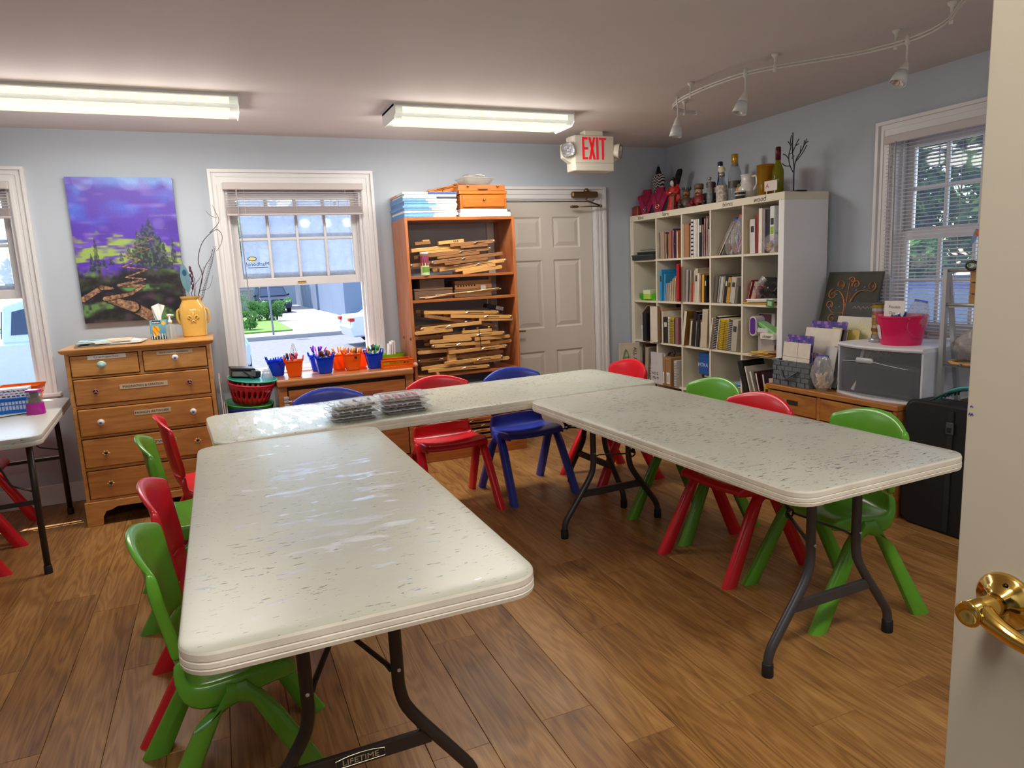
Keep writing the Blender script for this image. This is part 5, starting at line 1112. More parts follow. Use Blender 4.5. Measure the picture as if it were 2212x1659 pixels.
cordt = thing('black_strap', 'thin black strap hanging over the easels', 'strap', (1.825, 4.936, S3+.315)); MB().tube([(0, 0, 0), (.004, -.004, -.06), (.008, -.003, -.155)], .0028, 5).build('strap', M_INK, cordt); MB().ball((.005, -.004, -.085), .006, 6, 4).build('knot', M_INK, cordt)
blk = thing('wooden_block', 'squat wood block supporting easels at the left of the heap', 'wood block', (1.605, 4.95, S3+.085)); bx('block', -.035, .03, 0, .05, 0, .055, M_BEE, blk, bevel=.002); bx('upper_block', -.035, .02, 0, .05, .056, .105, M_BEED, blk, bevel=.002)
blk = thing('wooden_block', 'pale end block under the lowest easel', 'wood block', (1.475, 4.94, S3+.001)); bx('block', -.010, .010, 0, .05, 0, .014, M_BEE, blk); bx('tip', -.010, .010, -.02, 0, .0, .012, M_BEE, blk)
mp_ = thing('dust_pan', 'black wedge tool with grey rod at the upper right of the heap', 'tool', (1.97, 5.05, S3+.475), (0, .25, 0)); bx('wedge', -.03, .10, 0, .08, -.012, .022, M_BLK, mp_, bevel=.004); MB().tube([(-.01, .04, .02), (-.03, .06, .20)], .005, 8).build('rod', mat('rod_grey', (190, 196, 204), rough=.3), mp_); bx('paint_smear', .05, .112, -.004, .0, -.008, .02, mat('smear_white', (196, 190, 200), rough=.6, var=.4, scale=60), mp_)
# lower shelf, mostly hidden behind chairs
for i, (x_, z_, L_) in enumerate(((1.80, .13, .48), (1.72, .175, .5), (1.85, .22, .44), (1.70, .262, .46))): easel(x_, z_, L_, .0, i % 2 == 0, M_BEE if i % 2 else M_BEED, label=('lowest', 'second', 'third', 'topmost')[i]+' easel on the bottom shelf behind the chairs', foot=False)
carton('grey storage bin behind the red chair on the fourth shelf', 1.72, 1.86, 4.98, 5.2, .302, .58, (150, 158, 168), 'storage_bin'); carton('black box on the fourth shelf behind the blue chair', 1.88, 2.10, 4.99, 5.2, .302, .55, (34, 32, 32), 'black_box')
# on top of the bookcase: canvases
M_CVW = mat('canvas_white', (232, 232, 228), rough=.7, var=.03); M_CVB = mat('canvas_blue_paint', (92, 150, 214), rough=.6, var=.15, scale=30)
zc = BZ+.001
edges = [.55, .55, .0, .52, .48, .60, .45, .42, 1.2, 0, 0]
for i in range(11):
    hgt = .0165; y0 = 4.955+.004*((i*7) % 4); w_ = .395+.008*((i*5) % 3)
    t = thing('stretched_canvas', '%s canvas from the bottom in the blue-edged pile on the bookcase' % ('first second third fourth fifth sixth seventh eighth ninth tenth eleventh'.split()[i]), 'canvas', (1.505+.004*((i*3) % 4), y0, zc), 0, 'blue-edged canvases on the bookcase')
    bx('canvas', -w_/2, w_/2, 0, .38, 0, hgt-.001, M_CVW, t, bevel=.002)
    e_ = edges[i]
    if e_ > 0:
        col_ = M_CVB if i not in (8,) else mat('canvas_mixed', (150, 186, 220), rough=.6, var=.4, scale=40)
        bx('painted_edge', -w_/2-.0008, -w_/2+w_*min(e_, .62), -.0008, .006, .0012, hgt-.0022, col_, t); bx('painted_side', -w_/2-.0009, -w_/2+.004, .0, .381, .0012, hgt-.0022, M_CVB if i < 9 else mat('canvas_salmon', (232, 150, 120), rough=.6, var=.3), t)
    if i == 8: bx('dark_edge', w_/2-.15, w_/2+.0008, -.0008, .006, .0012, hgt-.0022, mat('canvas_navy', (44, 50, 70), rough=.6), t)
    if i == 10: bx('navy_edge', -.02, w_/2+.0008, -.0008, .006, .0012, hgt-.0022, mat('canvas_blue_dark', (40, 66, 140), rough=.6), t); bx('salmon_side', -w_/2-.0009, -w_/2+.004, .18, .381, .0012, hgt-.0022, mat('canvas_salmon', (232, 150, 120), rough=.6, var=.3), t)
    zc += hgt
# paper stack + sketch boxes + tub
ps = thing('paper_stack', 'thick white paper stack under the sketch box on the bookcase', 'paper', (1.935, 4.955, BZ+.001)); bx('lower_ream', -.20, .205, 0, .36, 0, .032, M_CVW, ps, bevel=.002); bx('upper_ream', -.195, .18, .004, .36, .033, .058, mat('paper_grey', (186, 188, 196), rough=.6), ps, bevel=.002); bx('clasp', .185, .205, -.003, .0, .035, .05, M_STEEL, ps)
M_SKB = wood('sketchbox_beech', (190, 112, 40), (156, 80, 22), rough=.3, gx=1.3, gy=6, gz=10, coat=.4)
def sketch_box(label, loc, rot, w, d_, h_):
    t = thing('sketch_box', label, 'wooden box', loc, rot)
    bx('case', -w/2, w/2, 0, d_, 0, h_*.58, M_SKB, t, bevel=.003); bx('lid', -w/2-.004, w/2+.004, -.004, d_, h_*.60, h_*.74, M_SKB, t, bevel=.003); bx('easel_panel', -w/2-.004, w/2-.004, .01, d_, h_*.75, h_, M_SKB, t, bevel=.002)
    dw_ = bx('drawer', -w/2+.02, w/2-.02, -.008, .01, h_*.06, h_*.54, M_SKB, t, bevel=.002)
    MB().lathe([(.010, 0), (.004, .006), (.004, .010), (.009, .014), (.007, .02)], 10, M=T(.0, -.008, h_*.36, rx=PI/2)).build('knob', M_BRASS, dw_, True)
    bx('handle', -.04, .04, -.006, .012, h_*.80, h_*.86, M_BEED, t, bevel=.004)
    for sx in (-1, 1): MB().lathe([(.007, 0), (.004, .008), (.008, .012), (.006, .018)], 10, M=T(sx*w*.32, .008, h_*.93, rx=PI/2)).build('catch', M_BRASS, t, True)
    return t
sketch_box('orange wooden sketch box with drawer and brass knobs on the bookcase', (1.925, 4.955, BZ+.060), -.02, .37, .30, .175)
sketch_box('second sketch box tilted up behind the blue-edged canvases', (1.66, 5.10, BZ+.185), (0, -.22, 0), .34, .20, .05)
tu = thing('clear_tub', 'clear shallow plastic tub lying on top of the sketch boxes', 'tub', (1.90, 5.06, BZ+.236), (.0, .03, 0)); M_TUB = clear_plastic('tub_clear', (216, 214, 208), opac=.45, rough=.15)
MB().loft([[(x, y, z) for x, y in rrect(w, d_, .03, 4)] for w, d_, z in ((.18, .14, .0), (.19, .15, .004), (.25, .20, .045), (.265, .215, .047), (.265, .215, .052), (.24, .19, .048), (.175, .135, .008))]).build('tub', M_TUB, tu, True, sharp=True)
tu2 = thing('plastic_cover', 'clear plastic lid resting in the tub on the bookcase', 'cover', (1.885, 5.06, BZ+.262), (.05, .06, .1)); MB().loft([[(x, y, z) for x, y in rrect(w, d_, .012, 3)] for w, d_, z in ((.12, .10, .0), (.13, .11, .05), (.14, .12, .052))]).build('lid', M_TUB, tu2); MB().box(.0, .07, -.06, .05, .052, .055).build('label', M_PAPER, tu2)
# ------------------------------------------------------------------ white cube shelf
M_WSH = mat('shelf_white', (228, 220, 200), rough=.4, var=.02, scale=2); M_WSH_LIT = mat('shelf_white_lit', (240, 240, 242), rough=.35, var=.02, scale=2)  # near side panel: window light painted in as a brighter, cooler white
SX, SYF, SW, SH, SDP = 3.46, 5.335, 1.825, 1.85, .388
ws = thing('cube_shelf', 'large white cube shelf full of books along the right wall', 'shelf', (SX, SYF, 0), -PI/2)
# local: X runs towards the camera along the wall, Y into the depth
TO, TI = .05, .016; CW5 = (SW-2*TO-4*TI)/5; CH5 = (SH-2*TO-4*TI)/5
bx('top_panel', 0, SW, 0, SDP, SH-TO, SH, M_WSH, ws, bevel=.0015); bx('bottom_panel', TO, SW-TO, 0, SDP, 0, TO, M_WSH, ws)
bx('side_panel', 0, TO, 0, SDP, 0, SH-TO-.0005, M_WSH, ws, bevel=.0015); bx('side_panel', SW-TO, SW, 0, SDP, 0, SH-TO-.0005, M_WSH_LIT, ws, bevel=.0015)
def cx0(c): return TO+c*(CW5+TI)
def rz0(r): return SH-TO-(r+1)*CH5-r*TI
for r in range(4): bx('shelf_board', TO, SW-TO, .002, SDP, rz0(r)-TI, rz0(r), M_WSH, ws, bevel=.001)
for r in range(5):
    for c in range(1, 5): bx('divider', cx0(c)-TI, cx0(c), .003, SDP, rz0(r)+.0003, rz0(r)+CH5-.0003, M_WSH, ws)
M_PEN = mat('marker_scribble', (44, 36, 22), rough=.6)
for i, (x_, s_, sz) in enumerate(((.17, 'fabric', .040), (.53, 'fabric', .042), (1.28, 'fabrics', .042), (1.60, 'wood', .050))):
    text('handwriting', s_, sz, M_PEN, ws, (x_, -.0006, SH-.026), FACE_NY, depth=.0003, shear=.2)
ROWN = ('top row', 'second row', 'third row', 'fourth row'); COLN = ('leftmost cell', 'second cell', 'middle cell', 'fourth cell', 'rightmost cell')
def cellpt(r, c, s, dpt, z=0.):
    """world point: s from the left wall of the cell, dpt behind the shelf front"""
    return (SX+dpt, SYF-(cx0(c)+s), rz0(r)+z)
def cname(r, c): return 'cube shelf %s, %s' % (ROWN[r], COLN[c])
def bmat(c, rough=.5): return mat('cover_%d_%d_%d' % c, c, rough=rough, var=.06, scale=18)
BG = 'books and pads in the cube shelf'
def book(r, c, s, t, h, d_, col, desc, kind='book', lean=0., front=.03, pages=(226, 218, 200), extra=None):
    """thickness t along the shelf, height h, depth d_"""
    lb = '%s in the %s' % (desc, cname(r, c))
    nm = {'book': 'book', 'folder': 'folder', 'spiral': 'spiral_notebook', 'board': 'art_board', 'magazine': 'magazine'}[kind]
    z = math.sin(abs(lean))*t if lean > 0 else 0.
    o = thing(nm, lb, nm.replace('_', ' '), cellpt(r, c, s, front, .001+max(0., math.sin(lean)*t)), (0, lean, -PI/2), BG); m = bmat(col)
    if kind == 'book':
        bx('pages', .0025, t-.0025, .004, d_-.003, .003, h-.003, mat('pages_%d' % pages[0], pages, rough=.8, var=.08, scale=120), o)
        b = MB(); b.box(0, .0022, 0, d_, 0, h); b.box(t-.0022, t, 0, d_, 0, h); b.box(0, t, 0, .0022, 0, h); b.build('cover', m, o, bevel=.001)
        if t > .02 and int(h*1000) % 3 == 1: bx('spine_label', t*.2, t*.8, -.0006, 0, h*.62, h*.80, mat('spine_pale', (206, 196, 176), rough=.6) if sum(col) < 330 else mat('spine_dark', (60, 56, 60), rough=.6), o)
    elif kind == 'folder':
        n_ = max(2, int(t/.004)); 
        MB().grid(lambda u, w: (t*.12+.003*math.sin(w*3.1), u*d_, w*h), 3, 5).build('front_leaf', m, o, solid=.0012)
        MB().grid(lambda u, w: (t*.85-.003*math.sin(w*3.1), u*d_, w*(h*.965)), 3, 5).build('back_leaf', m, o, solid=.0012)
        bx('papers', t*.25, t*.72, .004, d_-.004, .002, h*.94, mat('papers_inside', (224, 216, 204), rough=.8, var=.1, scale=160), o)
        MB().grid(lambda u, w: (t*.12+(t*.73)*u, d_*w, 0), 2, 2).build('fold', m, o, solid=.0012)
    elif kind == 'magazine':
        bx('pages', .001, t-.001, .001, d_-.001, 0, h-.001, mat('pages_mag', (214, 204, 190), rough=.6, var=.15, scale=200), o); b = MB(); b.box(0, .001, 0, d_, 0, h); b.box(t-.001, t, 0, d_, 0, h); b.box(0, t, -.0006, .0006, 0, h); b.build('cover', m, o)
    elif kind == 'spiral':
        bx('cover', 0, .002, .006, d_, 0, h, m, o); bx('pages', .0022, t-.0022, .007, d_-.002, .002, h-.002, mat('pages_226', (226, 218, 200), rough=.8), o); bx('cover', t-.002, t, .006, d_, 0, h, m, o)
        bx('binding_strip', .0021, t-.0021, .005, .0066, .001, h-.001, m, o)
        nl = int(h/.014); b = MB()
        for i in range(nl): 
            zz = .008+i*(h-.016)/nl; b.tube([(t/2+(t/2+.0015)*math.cos(a), .004+.009*math.sin(a), zz) for a in [k_*PI/4 for k_ in range(8)]], .0013, 4, closed=True)
        b.build('spiral_binding', mat('wire_black', (30, 30, 32), rough=.4) if sum(col) > 300 else mat('wire_white', (220, 220, 220), rough=.4), o)
    else:
        bx('board', 0, t, 0, d_, 0, h, m, o, bevel=.0008); bx('edge', .0003, t-.0003, -.0008, .0008, .002, h-.002, mat('board_core', (214, 206, 190), rough=.8), o)
    if extra: extra(o, t, h, d_)
    return o
R0, R1, R2, R3 = 0, 1, 2, 3
# ---- top row
def flatstack(label, name, cat, r, c, s0, s1, z, h, col, d0=.01, d1=.26, edge=None, rot=0.):
    o = thing(name, label, cat, cellpt(r, c, s0, d0, z), (0, rot, -PI/2)); w = s1-s0
    bx('body', 0, w, 0, d1-d0, .001, h, bmat(col), o, bevel=.002); bx('lip', -.002, w+.002, -.004, 0, h*.72, h, bmat(edge or tuple(min(255, int(x*1.3)+10) for x in col)), o, bevel=.001); return o
flatstack('shallow black tray at the bottom of the '+cname(0, 0), 'black_tray', 'tray', 0, 0, .005, .325, 0, .045, (40, 46, 48), -.02, .26)
flatstack('black ring binder lying on the tray in the '+cname(0, 0), 'ring_binder', 'binder', 0, 0, .06, .32, .046, .022, (30, 32, 36), 0, .25)
flatstack('thin black sheet spanning the '+cname(0, 0), 'black_sheet', 'sheet', 0, 0, .03, .33, .085, .004, (34, 34, 34), .05, .28, rot=.02)
s = .022
for t, h, col, desc, kd in ((.012, .215, (60, 34, 40), 'dark brown thin folder first', 'folder'), (.058, .222, (170, 148, 128), 'wide tan magazine file', 'book'), (.010, .228, (226, 216, 200), 'white thin folder', 'folder'), (.022, .215, (150, 24, 66), 'crimson folder with green top', 'folder'), (.012, .205, (60, 120, 60), 'green folder', 'folder'),
        (.014, .20, (206, 176, 60), 'yellow folder', 'folder'), (.030, .222, (176, 106, 96), 'dusty rose book', 'book'), (.020, .226, (150, 90, 84), 'rose brown book', 'book'), (.018, .236, (96, 66, 110), 'purple folder', 'folder'), (.020, .228, (40, 30, 44), 'black plum book', 'book'), (.030, .222, (206, 134, 84), 'orange envelope', 'folder')):
    book(0, 1, s, t, h, .22, col, desc, kd, front=.012+.012*random.random()); s += t+.0015
book(0, 1, .125, .006, .262, .2, (130, 24, 70), 'tall crimson card behind the folders', 'board', front=.25); book(0, 1, .20, .008, .275, .1, (74, 52, 100), 'tall purple card behind the folders', 'board', front=.255)
s = .003
for t, h, col, desc, kd in ((.006, .262, (224, 218, 206), 'white thin card', 'board'), (.012, .262, (206, 190, 170), 'cream folder', 'folder'), (.055, .258, (176, 122, 84), 'wide kraft brown file', 'book'), (.024, .262, (120, 22, 32), 'dark red folder', 'folder')):
    book(0, 2, s, t, h, .23, col, desc, kd, front=.008); s += t+.0015
def pattern(o, t, h, d_):
    b = MB()
    for i in range(9): b.box(t*.1, t*.9, -.0008, .0002, .015+i*h/9.5, .015+i*h/9.5+.012)
    b.build('pattern', M_INK, o)
book(0, 2, s, .032, .290, .23, (220, 216, 214), 'black and white patterned binder', 'book', front=.006, extra=pattern); s += .034
for t, h, col, desc, kd in ((.024, .285, (232, 228, 220), 'first white binder', 'book'), (.012, .287, (226, 222, 214), 'thin white binder', 'book'), (.022, .287, (234, 230, 224), 'third white binder', 'book'), (.034, .295, (26, 26, 34), 'black portfolio', 'book'), (.012, .24, (210, 206, 200), 'white paper folder beside the red floral one', 'folder'), (.022, .300, (150, 40, 50), 'red floral folder', 'folder'), (.022, .30, (190, 176, 170), 'floral white folder', 'folder'), (.026, .215, (108, 74, 120), 'mauve folder', 'folder')):
    book(0, 2, s, t, h, .23, col, desc, kd, front=.008+.01*random.random()); s += t+.001
# tilted folders and plastic bags
M_BAG = clear_plastic('zip_bag', (226, 222, 226), opac=.30, rough=.08, milk=.3)
def bag(label, loc, rot, pts, h, m=None, content=None, zip_col=None, name='plastic_bag'):
    """soft pillow of clear film, wrinkled; content colours are lumps inside"""
    t = thing(name, label, 'plastic bag', loc, rot); w, d_ = pts
    rr = random.Random(len(label)); ph = [rr.random()*6 for _ in range(6)]
    def f(u, v_): 
        a = 2*PI*u; e_ = math.sin(PI*min(1, max(0, v_*.94+.05)))**.5 if v_ < .55 else (1-(v_-.55)/.45)**.8*.96+.04
        wr = 1+.10*math.sin(5*a+ph[0]+9*v_)+.07*math.sin(11*a+ph[1]-14*v_)
        return (w/2*math.cos(a)*(e_*.35+.65 if v_ > .5 else e_)*wr, d_/2*math.sin(a)*e_*wr, h*v_)
    MB().grid(f, 33, 14).build('film', m or M_BAG, t, True)
    if content:
        for i, (c_, n_) in enumerate(content):
            for k in range(n_):
                a = rr.random()*6.3; q = rr.random()*.30; MB().tube([(w*q*math.cos(a), d_*q*math.sin(a), h*(.06+.08*rr.random())), (w*.30*math.cos(a+2.6), d_*.26*math.sin(a+2.6), h*(.18+.40*rr.random()))], .007, 6).build('content', bmat(c_), t, True)
    if zip_col: MB().box(-w*.34, w*.34, -.002, .002, h*.96, h*1.03).build('zip_strip', bmat(zip_col), t)
    return t
book(0, 3, .006, .012, .30, .20, (170, 160, 150), 'grey folder leaning right', 'folder', lean=.62, front=.05)
book(0, 3, .022, .008, .29, .20, (70, 58, 54), 'dark board leaning right', 'board', lean=.60, front=.06); book(0, 3, .034, .014, .31, .20, (150, 142, 134), 'taupe folder leaning right', 'folder', lean=.56, front=.07)
book(0, 3, .10, .006, .29, .15, (46, 44, 44), 'black board leaning at the back', 'board', lean=.30, front=.2)
bag('clear bag of paper scraps with blue strip in the '+cname(0, 3), cellpt(0, 3, .13, .07, .002), (0, .35, -PI/2), (.12, .10), .26, content=[((210, 206, 200), 6), ((130, 60, 60), 3), ((60, 80, 70), 3)], zip_col=(30, 50, 170))
bag('clear bag of pink ribbons in the '+cname(0, 3), cellpt(0, 3, .235, .06, .002), (0, .22, -PI/2), (.15, .12), .27, content=[((210, 120, 130), 7), ((196, 196, 200), 7), ((40, 60, 190), 1)], zip_col=(206, 60, 90))
book(0, 4, .03, .010, .235, .20, (206, 168, 40), 'yellow curved envelope', 'folder', lean=-.03, front=.03); book(0, 4, .048, .050, .235, .22, (208, 206, 206), 'thick white paper pad', 'book', lean=-.02, front=.02); book(0, 4, .075, .012, .28, .05, (214, 160, 30), 'golden disc card behind the white pad', 'board', front=.24)
for s_, t, h, col, desc, kd in ((.118, .018, .265, (160, 34, 30), 'thin red book', 'book'), (.138, .034, .300, (234, 228, 216), 'tall white binder', 'book'), (.174, .024, .290, (150, 140, 140), 'grey book', 'book'), (.20, .014, .20, (40, 44, 70), 'navy book', 'book'), (.216, .030, .285, (30, 28, 34), 'tall black binder', 'book')):
    book(0, 4, s_, t, h, .23, col, desc, kd, front=.012)
def ltag(o, t, h, d_): 
    bx('label', .006, t-.006, -.001, 0, h*.60, h*.74, mat('lbl_dark', (44, 40, 30)), o); bx('label_green', .006, t-.006, -.001, 0, h*.40, h*.56, mat('lbl_green', (150, 180, 40)), o); bx('label_blue', .006, t-.006, -.001, 0, h*.08, h*.26, mat('lbl_blue', (150, 170, 200)), o)
book(0, 4, .248, .040, .305, .23, (222, 224, 226), 'white and pale blue boxed kit', 'book', front=.008, extra=ltag)
bag('clear bag of wooden sticks with green zip in the '+cname(0, 4), cellpt(0, 4, .262, .02, .002), (0, 0, -PI/2), (.14, .10), .125, content=[((206, 166, 110), 10), ((170, 120, 80), 6)], zip_col=(20, 130, 90))
# ---- second row
gc = thing('green_crate', 'small bright green crate in the '+cname(1, 0), 'crate', cellpt(1, 0, .03, .02), (0, 0, -PI/2)); m_ = plastic_translucent('crate_green', (84, 190, 40), .3, .2)
MB().loft([[(x+.13, y+.075, z) for x, y in rrect(w, d_, .015, 3)] for w, d_, z in ((.22, .12, 0), (.26, .14, .06), (.255, .135, .06), (.21, .11, .005))]).build('tub', m_, gc); MB().tube(catmull([(.03, -.001, .045), (.05, -.006, .02), (.08, -.001, .045)], 4), .004, 6).build('handle', m_, gc)
lg = thing('green_box', 'lime and white cube box standing in the green crate', 'box', cellpt(1, 0, .125, .012, .012), (0, 0, -PI/2)); bx('body', 0, .105, 0, .11, 0, .045, bmat((170, 214, 70)), lg, bevel=.002); bx('lid', -.001, .106, -.001, .111, .045, .080, bmat((220, 226, 190)), lg, bevel=.002)
bag('dark crumpled bag behind the green crate in the '+cname(1, 0), cellpt(1, 0, .27, .16, .002), (0, .2, -PI/2), (.10, .10), .20, m=bmat((60, 62, 66)))
o = thing('sketch_pad', 'large bright blue pad lettered in white in the '+cname(1, 1), 'sketch pad', cellpt(1, 1, .02, .17, .001), (-.03, 0, -PI/2)); bx('cover', 0, .305, 0, .010, 0, .278, bmat((40, 150, 206)), o, bevel=.002); bx('pages', .002, .303, .0105, .022, .002, .274, M_PAPER, o); text('lettering', 'CAN', .034, M_PAPER, o, (.215, -.0008, .236), FACE_NY, depth=.0004)
book(1, 1, .02, .026, .262, .16, (52, 160, 214), 'blue pad spine at the left', 'book', lean=.02, front=.015); book(1, 1, .066, .020, .225, .22, (60, 156, 206), 'second blue pad with white top edge', 'book', lean=.06, front=.02)
for i, (s_, t, h, col, desc) in enumerate(((.098, .008, .15, (206, 206, 216), 'first pale lilac paper'), (.110, .008, .15, (190, 180, 206), 'second lilac paper'), (.122, .012, .152, (214, 210, 214), 'white paper pack'), (.142, .022, .165, (226, 206, 170), 'first cream folder'), (.168, .020, .19, (230, 210, 176), 'second cream folder'), (.192, .022, .205, (222, 200, 164), 'third cream folder'))):
    book(1, 1, s_, t, h, .2, col, desc, 'folder', lean=.10, front=.012+.003*i)
o = thing('red_folder', 'big red folder sticking out across two cells of the second row', 'folder', cellpt(1, 2, -.022, -.035, .004), (0, 0, -PI/2)); b = MB(); b.box(0, .006, 0, .3, 0, .302); b.build('front_leaf', bmat((170, 22, 30)), o); bx('back_leaf', .026, .30, .29, .296, 0, .322, bmat((160, 20, 28)), o); bx('spine', .0, .03, -.002, .002, 0, .302, bmat((176, 24, 34)), o)
s = .022
for t, h, col, desc, ln in ((.026, .255, (176, 168, 170), 'pale grey folder', .05), (.022, .24, (66, 54, 46), 'dark brown folder', .04), (.016, .262, (214, 204, 186), 'first cream notebook', .05), (.026, .15, (190, 40, 30), 'short red booklet', .06), (.018, .265, (220, 208, 190), 'second cream notebook', .05), (.034, .262, (206, 194, 174), 'wide beige pad', .05), (.020, .225, (226, 214, 196), 'third cream notebook', .04), (.016, .222, (214, 202, 180), 'fourth cream notebook', .03), (.018, .22, (150, 40, 36), 'dark red notebook', .02), (.024, .215, (220, 170, 40), 'golden yellow notebook', .02), (.022, .208, (34, 28, 28), 'black notebook at the right', .02)):
    book(1, 2, s, t, h, .22, col, desc, 'book' if t > .018 else 'folder', lean=ln, front=.012+.012*random.random()); s += t+.001
book(1, 3, .05, .008, .265, .02, (30, 30, 30), 'tall black board at the back', 'board', front=.30)
o = thing('art_board', 'wide black board across the back of the '+cname(1, 3), 'board', cellpt(1, 3, .05, .29, .001), (0, 0, -PI/2)); bx('board', 0, .27, 0, .008, 0, .268, bmat((32, 31, 32)), o); bx('pale_sheet', .10, .20, -.003, 0, .1, .245, bmat((150, 156, 162)), o); bx('taupe_sheet', .17, .27, -.006, -.003, 0, .27, bmat((150, 138, 124)), o)
s = .012
for t, h, col, desc, kd in ((.034, .21, (100, 92, 84), 'dark taupe box file', 'book'), (.022, .212, (130, 134, 138), 'first grey folder', 'folder'), (.030, .195, (186, 182, 178), 'pale grey pad', 'book'), (.014, .20, (206, 196, 178), 'cream card', 'folder'), (.028, .205, (34, 32, 32), 'black pad', 'book'), (.034, .19, (186, 142, 60), 'ochre gold pad', 'book'), (.052, .19, (184, 178, 166), 'wide light grey pad', 'book'), (.024, .125, (110, 106, 102), 'short dark grey pad', 'book')):
    book(1, 3, s, t, h, .2, col, desc, kd, lean=.15, front=.015); s += t+.003
# rightmost cell, second row: bags, folders, flat papers
flatstack('ochre paper pile at the bottom of the '+cname(1, 4), 'paper_pile', 'paper', 1, 4, .01, .30, 0, .016, (196, 150, 60), 0, .25)
flatstack('white papers on the ochre pile in the '+cname(1, 4), 'paper_pile', 'paper', 1, 4, .06, .31, .0165, .022, (222, 214, 200), -.015, .22, rot=-.03)
book(1, 4, .012, .020, .17, .2, (150, 30, 46), 'dark red folder leaning', 'folder', lean=.30, front=.02); book(1, 4, .05, .03, .16, .18, (176, 150, 130), 'tan booklet leaning', 'book', lean=.32, front=.02)
bag('black glossy bag in the '+cname(1, 4), cellpt(1, 4, .23, .05, .042), (0, .05, -PI/2), (.20, .14), .145, m=mat('bag_black', (40, 38, 42), rough=.2, var=.3, scale=30)); bag('clear bag of pale strips in the '+cname(1, 4), cellpt(1, 4, .12, .01, .04), (0, .5, -PI/2), (.07, .06), .17, content=[((206, 180, 160), 6)])
b_ = thing('red_strap', 'bright red strap hanging over the black bag in the second row', 'strap', cellpt(1, 4, .15, -.01, .045), (0, 0, -PI/2)); MB().tube(catmull([(0, 0, 0), (.005, -.002, .06), (.04, -.002, .085), (.09, .0, .08)], 5), .008, 6, flat=.4).build('strap', bmat((200, 30, 40)), b_, True); MB().ball((0, 0, .01), .008, 6, 5).build('buckle', bmat((200, 30, 40)), b_)
b_ = thing('green_packet', 'small green leafy packet hanging at the corner of the second row', 'packet', cellpt(1, 4, .255, -.022, .002), (0, .1, -PI/2)); bx('packet', 0, .065, 0, .006, -.01, .040, bmat((60, 120, 66)), b_); bx('print', .012, .05, -.0008, 0, .0, .03, bmat((170, 200, 160)), b_)
# ---- third row
wt = thing('white_tray', 'white paper tray stack in the '+cname(2, 0), 'tray', cellpt(2, 0, .06, .05, .135), (0, 0, -PI/2)); bx('upper_tray', 0, .16, 0, .24, .05, .056, bmat((210, 204, 196)), wt); MB().loft([[(x+.08, y+.12, z) for x, y in rrect(w, d_, .01, 2)] for w, d_, z in ((.10, .2, 0), (.16, .24, .055))]).build('tray', bmat((200, 196, 190)), wt)
for i, (s_, z_, w_) in enumerate(((.06, 0, .15),)):
    o = thing('white_box', 'white labelled box under the trays in the '+cname(2, 0), 'box', cellpt(2, 0, s_, .03, z_), (0, 0, -PI/2)); bx('body', 0, w_, 0, .2, 0, .10, bmat((206, 204, 200)), o, bevel=.002); bx('lid', -.002, w_+.002, -.002, .202, .10, .128, bmat((214, 212, 208)), o, bevel=.002); text('handwriting', 'Gold', .04, M_INK, o, (.075, -.0025, .085), FACE_NY, depth=.0003, shear=.3)
pf = thing('black_portfolio', 'upright black portfolio box at the right of the '+cname(2, 0), 'portfolio', cellpt(2, 0, .185, -.04, .001), (0, 0, -PI/2)); bx('body', 0, .055, 0, .30, 0, .245, bmat((24, 24, 26)), pf, bevel=.002); MB().prism([(-.03, .245), (.055, .315), (.06, .307), (-.022, .240)], 0, .28, M=T(0, .29, 0, rx=PI/2)).build('flap', bmat((150, 128, 104)), pf)
pf = thing('black_portfolio', 'large black portfolio standing forward in the '+cname(2, 1), 'portfolio', cellpt(2, 1, .002, .20, .001), (0, 0, -PI/2)); bx('back', 0, .325, 0, .010, .0, .318, bmat((22, 22, 24)), pf); bx('front_sheet', .15, .29, -.02, -.016, 0, .235, bmat((40, 38, 38)), pf)
book(2, 1, -.052, .105, .310, .030, (150, 112, 76), 'wide kraft brown board', 'board', front=-.035); 
s = .056
for t, h, col, desc, kd in ((.008, .29, (190, 150, 116), 'tan card', 'board'), (.012, .265, (230, 220, 204), 'cream board', 'board'), (.064, .22, (44, 40, 38), 'wide dark photo folder', 'book'), (.026, .225, (226, 222, 212), 'white spiral notebook', 'spiral'), (.030, .222, (186, 160, 40), 'first yellow spiral notebook', 'spiral'), (.024, .222, (196, 176, 70), 'second yellow spiral notebook', 'spiral'), (.016, .215, (40, 30, 32), 'slim black book', 'book'), (.042, .222, (150, 100, 104), 'dusty pink album', 'book')):
    book(2, 1, s, t, h, .22, col, desc, kd, front=.0+.01*random.random()); s += t+.0015
book(2, 2, .002, .030, .285, .22, (150, 112, 44), 'gold brown board leaning', 'board', lean=.16, front=-.012); s = .065
for t, h, col, desc, kd, ln in ((.036, .215, (190, 172, 140), 'beige folder', 'folder', .12), (.040, .282, (26, 25, 28), 'tall black binder', 'book', .11), (.016, .21, (150, 148, 150), 'grey white folder', 'folder', .09), (.030, .26, (40, 36, 36), 'black book', 'book', .08), (.016, .225, (120, 100, 84), 'brown folder', 'folder', .07), (.012, .20, (206, 190, 166), 'cream card', 'board', .06), (.066, .300, (196, 184, 160), 'wide cream pad', 'book', .06)):
    book(2, 2, s, t, h, .22, col, desc, kd, lean=ln, front=.005+.01*random.random()); s += t+.002
book(2, 3, .002, .012, .245, .22, (196, 180, 158), 'cream board sticking out at the left', 'board', lean=.17, front=-.02); s = .016
